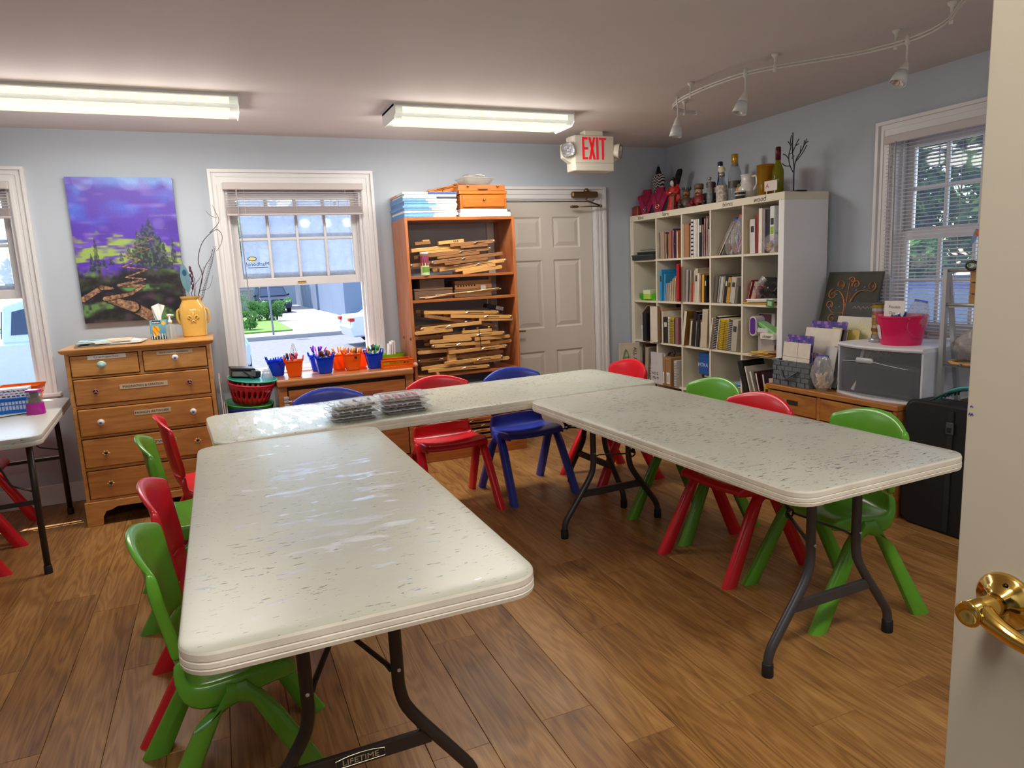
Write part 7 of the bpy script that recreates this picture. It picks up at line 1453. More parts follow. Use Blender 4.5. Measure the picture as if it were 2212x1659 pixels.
# cards in the basket
def card(label, s_, dpt, z, w, h, col, tilt=.25, name='art_card', fn=None, nx_=20, ny_=20, yaw=0., th=.004, cat='art card'):
    o = thing(name, label, cat, (3.275+dpt, 3.395-s_, RZ+z), (-tilt, 0, -PI/2+yaw), 'art cards in the woven basket')
    bx('card', 0, w, 0, th, 0, h, bmat(col), o)
    bx('core_edge', w, w+.0008, .0005, th-.0005, 0, h, mat('board_core', (214, 206, 190), rough=.8), o)
    if fn: print_sheet('artwork', w, h, nx_, ny_, fn, attr_mat('printed_paper', .7), o, (w/2, -.0008, 0))
    return o
def purple_print(u, v_): return (96, 70, 150) if (math.sin(u*31+3*math.sin(v_*19)) > .1) else ((150, 110, 180) if math.sin(v_*37+u*11) > 0 else (60, 70, 150))
def chequer_print(u, v_): return (84, 60, 130) if (int(u*6)+int(v_*8)) % 2 else (176, 140, 150)
card('white card with a black line drawing at the front of the woven basket', .055, .012, .03, .215, .245, (222, 210, 196), .10)
LN = mat('pencil_line', (70, 62, 58), rough=.8)
o = [x for x in bpy.data.objects if x.get('label', '').startswith('white card with a black line')][0]
b = MB(); b.tube([(.118, -.001, .0), (.118, -.001, .245)], .0006, 4); b.tube([(.0, -.001, .155), (.215, -.001, .15)], .0006, 4); b.tube(catmull([(.03, -.001, .11), (.04, -.001, .13), (.045, -.001, .105), (.06, -.001, .115), (.05, -.001, .095), (.03, -.001, .09), (.05, -.001, .07), (.075, -.001, .05), (.08, -.001, .02)], 5), .0011, 4); b.tube(catmull([(.09, -.001, .015), (.105, -.001, .05), (.12, -.001, .045), (.13, -.001, .02), (.15, -.001, .01)], 5), .0011, 4); b.build('line_drawing', LN, o)
card('purple floral print behind the line drawing', .065, .03, .03, .21, .29, (96, 70, 150), .10, fn=purple_print)
card('purple chequered card leaning right in the woven basket', .20, .045, .02, .13, .20, (84, 60, 130), .15, fn=chequer_print, yaw=-.15)
card('large white card leaning back in the woven basket', .10, .11, .02, .265, .345, (222, 212, 196), .20)
card('purple marbled print behind the large white card', .11, .14, .02, .27, .385, (110, 90, 170), .20, fn=purple_print)
card('dark edged card behind the large white card', .14, .125, .02, .26, .34, (60, 40, 50), .20)
for i, (s_, d_, c_, h_) in enumerate(((.24, .16, (206, 190, 110), .36), (.27, .17, (226, 220, 206), .28), (.285, .10, (206, 204, 200), .25), (.295, .13, (150, 156, 160), .25), (.30, .18, (120, 150, 150), .26))):
    card(('tall yellow', 'cream', 'white', 'grey', 'pale teal')[i]+' card among those filed at the right of the woven basket', s_, d_, .01, .12, h_, c_, .16, yaw=-.3)
def yellow_print(u, v_):
    dx, dy = u-.45, v_-.62; r_ = math.hypot(dx, dy*.9)
    if r_ < .08: return (226, 216, 160)
    if r_ < .17: return (24, 56, 100)
    if v_ < .45+.12*math.sin(u*5): return (44, 84, 110) if math.sin(u*26+v_*18) > -.3 else (150, 150, 120)
    return (206, 186, 90)
card('yellow and navy print with a ring shape right of the basket cards', .275, .165, .03, .175, .33, (206, 186, 100), .22, fn=yellow_print)
def pale_print(u, v_):
    if u < .08 or v_ > .93: return (226, 222, 206)
    if abs(u-.8-.15*(v_-.8)) < .02 and v_ > .6: return (90, 100, 80)
    if abs(u-.16)+abs(v_-.84)*.6 < .10: return (150, 160, 140)
    return mixc((220, 206, 130), (232, 226, 196), v_)
card('pale yellow poster with white border leaning behind the basket', .235, .20, .04, .34, .40, (226, 220, 196), .26, fn=pale_print, nx_=36, ny_=36)
o = card('black portfolio with white scribbles behind the yellow poster', .225, .27, .05, .37, .47, (26, 24, 26), .22, name='black_portfolio', cat='portfolio'); 
b = MB()
for k in range(9): b.tube(catmull([(.06+.03*k, -.001, .43+.008*math.sin(k*2.1)), (.07+.03*k, -.001, .445), (.085+.03*k, -.001, .432)], 3), .0018, 4)
b.build('scribble', bmat((190, 180, 150)), o)
for i in range(6): card(('first', 'second', 'third', 'fourth', 'fifth', 'last')[i]+' paper strip edge fanned right of the yellow poster', .55+.006*i, .06+.035*i, .03, .03, .27+.01*i, ((226, 222, 214), (180, 190, 190), (206, 150, 150), (120, 160, 130), (220, 214, 206), (190, 140, 130))[i], .24, th=.005, yaw=-.4)
# tree painting on the wall side
def curl(cx, cy, r, a0, turns, n=40, dirn=1):
    return [(cx+r*(1-.75*k/n)*math.cos(a0+dirn*turns*2*PI*k/n), cy+r*(1-.75*k/n)*math.sin(a0+dirn*turns*2*PI*k/n)) for k in range(n+1)]
o = thing('canvas_painting', 'dark painting of a tan curling tree leaning behind the basket', 'painting', (3.66, 3.415, .90), (-.26, 0, -PI/2))
TW_, TH_ = .405, .43
bx('canvas', 0, TW_, 0, .018, 0, TH_, mat('canvas_charcoal', (58, 58, 50), rough=.7, var=.15), o, bevel=.001)
M_TAN = mat('tree_tan', (224, 156, 92), rough=.6, var=.2, scale=60); b = MB()
def ribbon(P, r0, r1):
    n_ = len(P); b.tube([(x, -.0005, z) for x, z in P], [r0+(r1-r0)*i/(n_-1) for i in range(n_)], 5, flat=.12)
def rib(P, r0, r1): ribbon([(p.x, p.y) for p in catmull([(x, z, 0) for x, z in P], 6)], r0, r1)
rib([(.19, .06), (.19, .14), (.185, .20), (.16, .26), (.12, .30), (.08, .30)], .022, .010); rib([(.20, .14), (.215, .22), (.25, .29), (.31, .31), (.36, .30)], .018, .008); rib([(.19, .2), (.185, .28), (.18, .36)], .010, .006); rib([(.205, .10), (.26, .16), (.33, .17), (.40, .15)], .016, .010); rib([(.18, .16), (.10, .16), (.05, .20)], .010, .006)
for c_ in ((.07, .28, .035, 1.6, 1.3, 1), (.35, .335, .034, -1.4, 1.3, 1), (.20, .375, .022, 3.1, 1.2, -1), (.115, .345, .032, -1.0, 1.3, 1), (.235, .345, .030, 3.6, 1.3, -1), (.36, .20, .040, -1.5, 1.2, 1), (.06, .21, .030, -.6, 1.3, 1), (.29, .20, .032, 3.4, 1.2, -1), (.10, .12, .030, 1., 1.2, 1), (.30, .09, .04, -1.5, 1.3, 1)):
    ribbon(curl(*c_[:5], 30, c_[5]), .014, .006)
b.build('painted_tree', M_TAN, o); b = MB()
for i in range(12): b.ball((.18+.012*math.sin(i*2.2)+.03*math.sin(i), -.002, .16+.014*i), .004, 6, 4, (1, .3, 1))
b.build('painted_red_dots', bmat((170, 50, 36)), o); b = MB()
for x_, z_ in ((.36, .335), (.10, .28), (.24, .31), (.27, .23), (.06, .19), (.30, .33), (.14, .20)): b.ball((x_, -.002, z_), .008, 8, 4, (1, .3, 1))
b.build('painted_blue_dots', bmat((50, 96, 140)), o)
# spooky board behind the painting
o = thing('party_board', 'grey BOO board with black bats behind the tree painting', 'board', (3.835, 3.50, .85), (-.03, 0, -PI/2)); MB().prism([(0, 0), (.30, 0), (.30, .33), (.25, .40), (.12, .42), (.04, .40), (0, .33)], 0, .008, M=T(0, .008, 0, rx=PI/2)).build('board', bmat((150, 156, 166)), o); text('lettering', 'BOO', .055, bmat((110, 116, 124)), o, (.07, -.001, .25), FACE_NY, depth=.0004, align='CENTER')
for x_, z_ in ((.055, .335), (.03, .155)): MB().prism([(-.035, .0), (-.02, .012), (-.008, .004), (0, .012), (.008, .004), (.02, .012), (.035, 0), (.015, -.004), (0, -.016), (-.015, -.004)], 0, .001, M=T(x_, -.0002, z_, rx=PI/2)).build('bat', M_INK, o)
MB().box(0, .3, -.0008, 0, 0, .09).build('orange_band', mat('halloween_band', (90, 50, 120), rough=.6, var=.3, scale=25), o)
# bag of wooden shapes
bag('clear bag of cream wooden shapes between basket and drawer unit', (3.30, 3.02, RZ+.001), (0, 0, -PI/2), (.13, .11), .21, content=[((220, 196, 150), 11), ((230, 210, 170), 6)], zip_col=(60, 70, 160))
# clear drawer unit
M_UNW = mat('unit_white', (226, 228, 234), rough=.35, var=.02); M_UNC = clear_plastic('unit_clear', (150, 152, 160), opac=.36, rough=.18, milk=.15)
un = thing('plastic_drawer_unit', 'white plastic drawer unit with a bowed smoky drawer on the oak cabinet', 'drawer unit', (3.34, 2.945, RZ), -PI/2)
UW, UD, UH = .535, .44, .30
def bow(z, o_=0.): return [(UW*k_/12, -.055*math.sin(PI*k_/12)-o_, z) for k_ in range(13)]+[(UW, UD, z), (0, UD, z)]
MB().loft([bow(UH-.022, .004), bow(UH-.012, .010), bow(UH-.003, .008), bow(UH, .0)]).build('top', M_UNW, un, True, sharp=True); MB().loft([bow(0, .004), bow(.012, .006)]).build('base_rim', M_UNW, un)
for x_ in (0, UW-.012): bx('side_panel', x_, x_+.012, .0, UD, .012, UH-.022, mat('unit_side', (206, 210, 220), rough=.4), un)
bx('back_panel', .012, UW-.012, UD-.01, UD, .012, UH-.022, mat('unit_side', ()), un)
dwr = MB().grid(lambda u, w: (.012+(UW-.024)*u, -.053*math.sin(PI*(.02+.96*u)), .014+(UH-.038)*w), 15, 5).build('drawer_front', M_UNC, un, True)
MB().tube([(.05+.42*k_/14, -.056*math.sin(PI*(.1+.78*k_/14))-.002, UH-.085-.030*abs(k_/14-.5)*2*(1 if k_ > 4 else .6)) for k_ in range(15)], .0025, 5).build('drawer_lip', mat('lip_grey', (190, 192, 196), rough=.3), dwr, True)
MB().loft([[(UW*.42+x, -.0535, UH-.085+z) for x, z in rrect(.115, .032, .015, 4)], [(UW*.42+x, -.060, UH-.085+z) for x, z in rrect(.105, .024, .011, 4)]]).build('handle', mat('lip_grey', ()), dwr, True)
bx('contents', .02, UW-.02, -.004, UD-.03, .014, .205, bmat((50, 50, 60)), un, bevel=.03, seg=3); bx('drawer_floor', .014, UW-.014, -.0, UD-.02, .013, .0138, M_UNC, un)
ZU = RZ+UH
# pink bucket, card, bag
M_PKB = plastic_translucent('bucket_pink', (230, 34, 100), .3, .15)
pk = thing('pink_bucket', 'hot pink bucket with wire handle on the plastic drawer unit', 'bucket', (3.46, 2.635, ZU), 0)
MB().lathe([(.098, .0), (.100, .004), (.124, .150), (.130, .152), (.130, .162), (.121, .162), (.098, .012), (.0, .010)], 28).build('body', M_PKB, pk, True, sharp=True)
MB().tube(catmull([(-.075, -.103, .145), (-.095, -.105, .10), (-.07, -.12, .06), (-.02, -.135, .05), (.04, -.128, .06)], 5), .0025, 5).build('handle', mat('handle_pink', (196, 40, 90), rough=.4), pk, True); MB().ball((-.078, -.104, .147), .008, 8, 6).build('handle_lug', M_PKB, pk, True)
b = MB().grid(lambda u, w: (-.1085*math.cos(-.95+.55*u)-.012*w*math.cos(-.7), -(.1085+.013*w)*math.sin(-.95+.55*u), .035+.075*w), 6, 4); b.build('label', mat('bucket_label', (226, 206, 214), rough=.5, var=.12, scale=60), pk, solid=.001)
cdp = thing('paper_sign', 'white handwritten card standing in the pink bucket', 'sign', (3.43, 2.73, ZU+.06), (-.06, 0, -PI/2)); bx('card', 0, .125, 0, .002, 0, .178, M_PAPER, cdp); text('handwriting', 'Pendels', .024, mat('pencil_grey', (130, 128, 134), rough=.8), cdp, (.062, -.0008, .145), FACE_NY, depth=.0002, shear=.2); text('handwriting', 'Tips', .024, mat('pencil_grey', ()), cdp, (.05, -.0008, .112), FACE_NY, depth=.0002, shear=.2)
bag('clear zip bag with blue stripes in the pink bucket', (3.48, 2.565, ZU+.08), (0, .15, -PI/2), (.11, .10), .16, content=[((40, 90, 200), 5)], zip_col=(40, 90, 190)); 
for i in range(3):
    o = thing('blue_clip', ('left', 'middle', 'right')[i]+' bright blue clip lying in the pink bucket', 'clip', (3.41+.01*i, 2.64-.02*i, ZU+.155), (.3, .4*i, .5*i), 'blue clips in the pink bucket'); bx('jaw', -.03, .03, -.005, .005, 0, .007, bmat((20, 90, 210)), o, bevel=.002); MB().ball((-.025, 0, .008), .007, 6, 4).build('spring', M_STEEL, o)
# tape tower
tw_ = thing('tape_tower', 'tall stack of shiny gold and pink tape rolls beside the pink bucket', 'tape stack', (3.47, 2.79, ZU))
cols = [(176, 172, 168), (200, 176, 120), (150, 110, 50), (206, 190, 170), (190, 150, 70), (170, 140, 120), (196, 170, 90), (190, 110, 110), (200, 200, 196), (196, 156, 60)]
z = 0
MB().lathe([(.046, 0), (.046, .022), (.030, .024)], 20).build('base', mat('tape_base', (176, 178, 184), rough=.3, metal=.5), tw_, True); z = .024
for i, c_ in enumerate(cols):
    h_ = .019; m_ = mat('tape_roll_%d' % i, c_, rough=.25, metal=.6, var=.12)
    MB().lathe([(.020, z), (.034, z), (.0345, z+h_-.001), (.020, z+h_-.001)], 20, T(.0015*math.sin(i*2), .0015*math.cos(i*3), 0)).build('tape_roll', m_, tw_, True, sharp=True); z += h_
MB().lathe([(.042, z), (.042, z+.008), (.015, z+.010)], 20).build('cap', mat('tape_cap', (120, 110, 80), rough=.3, metal=.5), tw_, True)
# silver ladder rack
M_ALU = mat('rack_silver', (176, 178, 182), rough=.35, metal=.6, var=.04)
rk = thing('ladder_rack', 'silver ladder rack standing behind the black case by the window', 'rack', (3.42, 2.37, 0), -PI/2)
for x_ in (0, .33):
    MB().loft([[(x_-.014, -.012, 0), (x_+.014, -.012, 0), (x_+.014, .012, 0), (x_-.014, .012, 0)], [(x_+.002-.012, -.012, 1.33), (x_+.002+.012, -.012, 1.33), (x_+.002+.012, .012, 1.33), (x_+.002-.012, .012, 1.33)]]).build('post', M_ALU, rk, bevel=.002)
    MB().loft([[(x_-.012, .25, 0), (x_+.012, .25, 0), (x_+.012, .27, 0), (x_-.012, .27, 0)], [(x_-.01, .01, 1.31), (x_+.01, .01, 1.31), (x_+.01, .03, 1.31), (x_-.01, .03, 1.31)]]).build('rear_post', M_ALU, rk)
for z_ in (1.322, 1.15, .845, .5): MB().tube([(0, 0, z_), (.33, 0, z_)], .008, 8).build('rung', M_ALU, rk, True)
for z_, d_ in ((1.14, .06), (.838, .12), (.49, .18)): bx('shelf_plate', .01, .32, .0, d_, z_-.004, z_+.004, M_ALU, rk)
o = thing('wooden_crate', 'small slatted wooden crate on the top of the ladder rack', 'crate', (3.425, 2.25, 1.145), -PI/2); mC = wood('crate_wood', (176, 132, 74), (140, 96, 48), gx=2, gy=4, gz=12)
for i in range(3): bx('slat', 0, .16, 0, .006, .006+.056*i, .056+.056*i, mC, o, bevel=.001)
bx('side', 0, .008, .006, .09, 0, .17, mC, o); bx('side', .152, .16, .006, .09, 0, .17, mC, o); bx('bottom', 0, .16, .0, .09, 0, .005, mC, o)
o = thing('scissors', 'black scissors with green grips lying on the wooden crate', 'scissors', (3.41, 2.235, 1.322), -PI/2); mS = mat('scissor_green', (120, 150, 60), rough=.4)
for i, (cx_, cz_) in enumerate(((.0, .022), (.055, .030))): MB().tube([(cx_+.028*math.cos(a), .01*i, cz_+.020*math.sin(a)) for a in [k_*PI/7 for k_ in range(14)]], .007, 7, closed=True).build('grip', M_BLK, o, True); MB().tube([(cx_+.019*math.cos(a), .01*i-.006, cz_+.012*math.sin(a)) for a in [k_*PI/7 for k_ in range(14)]], .0025, 5, closed=True).build('grip_liner', mS, o, True)
MB().tube([(.06, .005, .04), (.15, .005, .075)], [.008, .003], 6, flat=.4).build('blade', M_STEEL, o)
o = thing('glue_gun', 'orange and clear glue gun hanging before the right window', 'glue gun', (3.44, 2.235, 1.43), -PI/2); MB().tube([(0, 0, .075), (.05, 0, .045), (.09, 0, .0)], [.018, .018, .014], 8).build('body', bmat((230, 110, 60)), o, True); MB().tube([(0, 0, .085), (-.025, 0, .03), (-.045, 0, .0)], [.012, .009, .003], 8).build('nozzle', clear_plastic('gun_clear', (150, 180, 220), opac=.6), o, True); MB().tube([(.085, .0, .004), (.09, .0, -.10)], .004, 6).build('cord', M_INK, o)
o = thing('embroidery_hoop', 'wooden embroidery hoop lying on the middle rung of the ladder rack', 'hoop', (3.47, 2.235, .858)); MB().tube([(.09*math.cos(a), .11*math.sin(a), .0) for a in [k_*PI/12 for k_ in range(24)]], .009, 6, closed=True).build('hoop', wood('hoop_wood', (206, 160, 96), (176, 126, 66), gx=3, gy=3, gz=3), o, True); MB().tube([(-.09, .0, .0), (-.105, 0, .0)], .005, 6).build('screw', M_STEEL, o)
bag('clear bag of pale wadding on the ladder rack', (3.49, 2.225, .872), (0, 0, .2), (.20, .22), .17, m=clear_plastic('bag_wadding', (196, 190, 190), opac=.8, rough=.2, milk=.4), content=[((190, 180, 170), 6)])
# black case and its cable coil
M_CASE = mat('case_black', (20, 20, 23), rough=.55, var=.1, bump=.2, bscale=200)
cs = thing('black_case', 'large black soft portfolio case standing at the right of the oak cabinet', 'case', (3.26, 2.44, 0), -PI/2)
MB().loft([[(x+.40, y, z+.335) for x, z in rrect(.80-o_, .665-o_, .05, 4)] for o_, y in ((.02, .0), (.0, .012), (.0, .15), (.02, .162))]).build('body', M_CASE, cs, True, sharp=True)
MB().tube([(x+.40, .012, z+.335) for x, z in rrect(.80, .665, .05, 4)], .005, 5, closed=True).build('piping', mat('case_piping', (34, 34, 36), rough=.5), cs)
bx('strap', .235, .262, -.006, .0, .02, .64, mat('case_strap', (30, 30, 32), rough=.6), cs); bx('buckle', .230, .268, -.014, -.005, .525, .585, mat('buckle_grey', (74, 76, 84), rough=.35), cs, bevel=.003); bx('buckle_tongue', .238, .260, -.016, -.013, .535, .56, M_INK, cs); bx('hinge_plate', .26, .33, -.006, .0, .375, .40, mat('case_strap', ()), cs)
o = thing('yarn_coil', 'coil of teal and green cords lying on the black case', 'cords', (3.34, 2.22, .674))
for i in range(9): MB().tube(catmull([(-.06+.012*i, .10-.01*i, .0+.004*i), (-.02+.01*i, .03, .045+.006*(i % 4)), (.02, -.06, .065+.007*(i % 3)), (.03+.01*i, -.16, .05)], 5), .005, 6).build('strand', bmat(((16, 60, 56), (30, 110, 90), (90, 170, 190), (24, 84, 50))[i % 4]), o, True)
# cardboard sign by the door
o = thing('cardboard_sign', 'pale cardboard sign reading ALL AGES beside the door casing', 'sign', (3.235, 5.20, 0), (0, 0, -.15)); bx('board', 0, .20, 0, .006, 0, .74, bmat((200, 188, 168)), o, bevel=.001); text('lettering', 'ALL AGES', .046, M_INK, o, (.155, -.0008, .60), (PI/2, PI/2, 0), depth=.0003); MB().tube(catmull([(.03, -.001, .58), (.055, -.001, .675), (.075, -.001, .67), (.10, -.001, .58)], 5), .010, 6, flat=.15).build('green_letter', bmat((60, 120, 60)), o, True); MB().tube([(.045, -.001, .615), (.09, -.001, .62)], .007, 6, flat=.15).build('green_letter_bar', bmat((60, 120, 60)), o)

# ------------------------------------------------------------------ clear pencil cases on the back table
M_PC = clear_plastic('case_clear', (225, 228, 236), opac=.2, rough=.05, milk=.25); ZTB = .743
def pencil_case(label, x, y, z, rot, cols, n=11):
    t = thing('pencil_case', label, 'pencil case', (x, y, z), rot, 'clear pencil cases on the back table')
    MB().loft([[(px, py, zz) for px, py in rrect(w, d_, .02, 3)] for w, d_, zz in ((.205, .145, .001), (.215, .155, .003), (.228, .165, .020), (.250, .185, .021), (.250, .185, .0225))], cap=False).build('tray', M_PC, t, True, sharp=True)
    MB().loft([[(px, py, zz) for px, py in rrect(w, d_, .02, 3)] for w, d_, zz in ((.250, .185, .023), (.228, .165, .0245), (.216, .155, .0295))]).build('lid', M_PC, t, True, sharp=True)
    MB().tube([(px, py, .0228) for px, py in rrect(.251, .186, .02, 3)], .0016, 5, closed=True).build('rim', mat('case_rim', (216, 218, 226), rough=.15), t)
    bx('liner', -.10, .10, -.07, .07, .0035, .006, bmat((150, 132, 92)), t)
    rr = random.Random(len(label)*7)
    for i in range(n):
        xx = -.088+.176*i/(n-1); a = rr.uniform(-.35, .35)
        MB().tube([(xx-.06*math.sin(a)*.6, -.060*math.cos(a), .012+.005*(i % 2)), (xx+.06*math.sin(a)*.6, .060*math.cos(a), .012+.005*((i+1) % 2))], .0062, 6).build('pencil', bmat(cols[i % len(cols)]), t)
    return t
A = [(236, 232, 226), (226, 222, 214), (70, 62, 50), (238, 236, 230)]; Bc = [(214, 150, 166), (150, 50, 60), (232, 206, 212), (180, 84, 96)]; Cc = [(70, 60, 56), (110, 96, 84), (50, 46, 46), (150, 140, 130)]
for i in range(3): pencil_case('%s case of the left pencil case stack' % ('bottom', 'middle', 'top')[i], .555+.004*i, 3.355-.005*i, ZTB+.0305*i, .10+.06*(i-1), (Cc, A, A)[i])
for i in range(3): pencil_case('%s case of the right pencil case stack' % ('bottom', 'middle', 'top')[i], .820-.004*i, 3.385+.004*i, ZTB+.0305*i, .04-.05*(i-1), (Cc, Bc, Bc)[i])

# ------------------------------------------------------------------ things on the small left table
Z4 = .743
slotted_tray('slotted_basket', 'bright blue slotted basket at the left picture edge', (-1.20, 4.80, Z4), .05, .30, .20, .085, plastic_translucent('tray_blue', (14, 120, 220), .3, .3), cat='basket', nx=18)
o = thing('marker_box', 'white printed marker box standing in the blue basket', 'box', (-1.20, 4.80, Z4+.012), .05)
def mbox(u, v_):
    if .05 < u < .30 and .1 < v_ < .45: return (240, 220, 60)
    if u < .42 and v_ > .5: return (190, 90, 170) if math.sin(u*60) > 0 and v_ < .85 else (236, 232, 240)
    if u > .46 and math.sin(v_*26) > .2 and math.sin(u*70+int(v_*5)*2) > -.5: return (70, 80, 150)
    return (236, 232, 240)
bx('carton', -.13, .13, -.05, .05, 0, .125, M_PAPER, o, bevel=.002); print_sheet('printed_face', .26, .06, 60, 14, mbox, attr_mat('printed_card', .4), o, (0, -.0508, .063))
slotted_tray('slotted_basket', 'orange slotted basket standing behind the blue one', (-1.18, 5.08, Z4), -.05, .17, .12, .115, plastic_translucent('tray_amber', (250, 130, 40), .3, .4), cat='basket', nx=9, flare=.03)
o = thing('pencil_sharpener', 'magenta electric pencil sharpener with clear shavings chamber', 'sharpener', (-1.01, 4.60, Z4), .1)
mM = mat('sharpener_magenta', (176, 20, 150), rough=.25)
MB().loft([vring(.088, .075, 0, .02), vring(.092, .08, .004, .024), vring(.082, .07, .062, .024)]).build('base', mM, o, True, sharp=True)
MB().loft([vring(.080, .068, .062, .024), vring(.072, .060, .13, .024)]).build('chamber', clear_plastic('chamber_grey', (190, 186, 180), opac=.35), o, True, sharp=True); MB().loft([vring(.06, .05, .063, .02), vring(.055, .045, .095, .02)]).build('shavings', mat('shavings', (90, 84, 76), rough=.9, var=.4, scale=90), o); MB().lathe([(.018, .09), (.022, .128)], 12).build('cutter', M_BLK, o)
MB().loft([vring(.076, .064, .130, .024), vring(.074, .062, .139, .024)]).build('lid', mM, o, True, sharp=True)
o = thing('power_cord', 'black cord running left from the magenta sharpener', 'cord', (-1.05, 4.60, Z4)); MB().tube(catmull([(0, .02, .006), (-.07, .0, .004), (-.16, -.06, .004), (-.24, -.09, .004)], 5), .003, 6).build('cord', M_INK, o); MB().tube([(0, .02, .006), (.015, .022, .008)], .0045, 6).build('grommet', M_INK, o)
o = thing('white_sheet', 'white paper sheet on the small left table', 'paper', (-1.33, 4.30, Z4), .3); bx('sheet', -.12, .12, -.16, .16, 0, .0012, M_PAPER, o); bx('under_sheet', -.10, .13, -.15, .17, -.0005, 0, M_PAPER, o)
# ------------------------------------------------------------------ outside: street, cars, building, planting
GZ = -.66
def ground(name, x0, x1, y0, y1, z, m):
    o = bx(name, x0, x1, y0, y1, z-.2, z, m); o['kind'] = 'structure'; return o
M_ASPH = mat('asphalt', (118, 118, 126), rough=.9, var=.12, scale=6, bump=.3, bscale=60)
M_CONC = mat('concrete', (158, 154, 156), rough=.9, var=.08, scale=1.2)
M_LAWN = mat('lawn_grass', (104, 140, 60), rough=.95, var=.3, scale=9)
ground('outdoor_street', -40, 60, 8, 26.4, GZ, M_ASPH); ground('outdoor_sidewalk', -40, XR+.4, YB+.35, 8, GZ+.06, M_CONC)
ground('outdoor_driveway', -40, 60, 26.8, 90, GZ+.10, M_CONC); ground('outdoor_side_street', XR+.4, 60, -30, 8, GZ-.01, M_ASPH)
ground('outdoor_kerb', -40, 60, 26.4, 26.8, GZ+.14, M_CONC)
ground('lawn', -9, 2.7, 29.0, 41, GZ+.16, M_LAWN); ground('lawn', -12, 1.9, 47, 60, GZ+.16, M_LAWN)
M_BLDG = mat('render_blue_grey', (120, 134, 160), rough=.9, var=.05, scale=.5)
bl = thing('street_building', 'long blue-grey building wall across the street', 'building', (6.2, 37.0, GZ+.1))
bx('wall', 0, 18, 0, 24, 0, 7.5, M_BLDG, bl); bx('roof', -.3, 18.3, -.3, 24.3, 7.5, 7.8, mat('roof_grey', (110, 112, 118)), bl); bx('pilaster', -.12, .0, 10, 10.8, 0, 7.5, M_BLDG, bl)
b2 = thing('street_building', 'pale house behind the parked dark car', 'building', (-14, 66, GZ+.1)); bx('wall', 0, 24, 0, 8, 0, 7, mat('render_pale', (170, 180, 196), rough=.9, var=.05, scale=.5), b2); MB().prism([(-.5, 7), (24.5, 7), (12, 10)], 0, 8.6, M=T(0, 8.3, 0, rx=PI/2)).build('roof', mat('roof_grey', ()), b2)
for i in range(6): w_ = bx('window', 1.5+3.8*i, 3.1+3.8*i, -.05, .05, 3.4, 5.2, M_TRIM, b2); bx('pane', 1.6+3.8*i, 3.0+3.8*i, -.07, -.04, 3.5, 5.1, mat('far_glass', (70, 84, 104), rough=.1), w_)
hg_ = thing('garden_wall', 'speckled grey garden wall left of the parked dark car', 'garden wall', (-6, 49, GZ+.1)); bx('wall', 0, 8.3, 0, .4, 0, 1.5, mat('wall_speckle', (150, 150, 150), rough=.9, var=.3, scale=12), hg_); bx('coping', -.05, 8.35, -.05, .45, 1.5, 1.6, M_CONC, hg_)
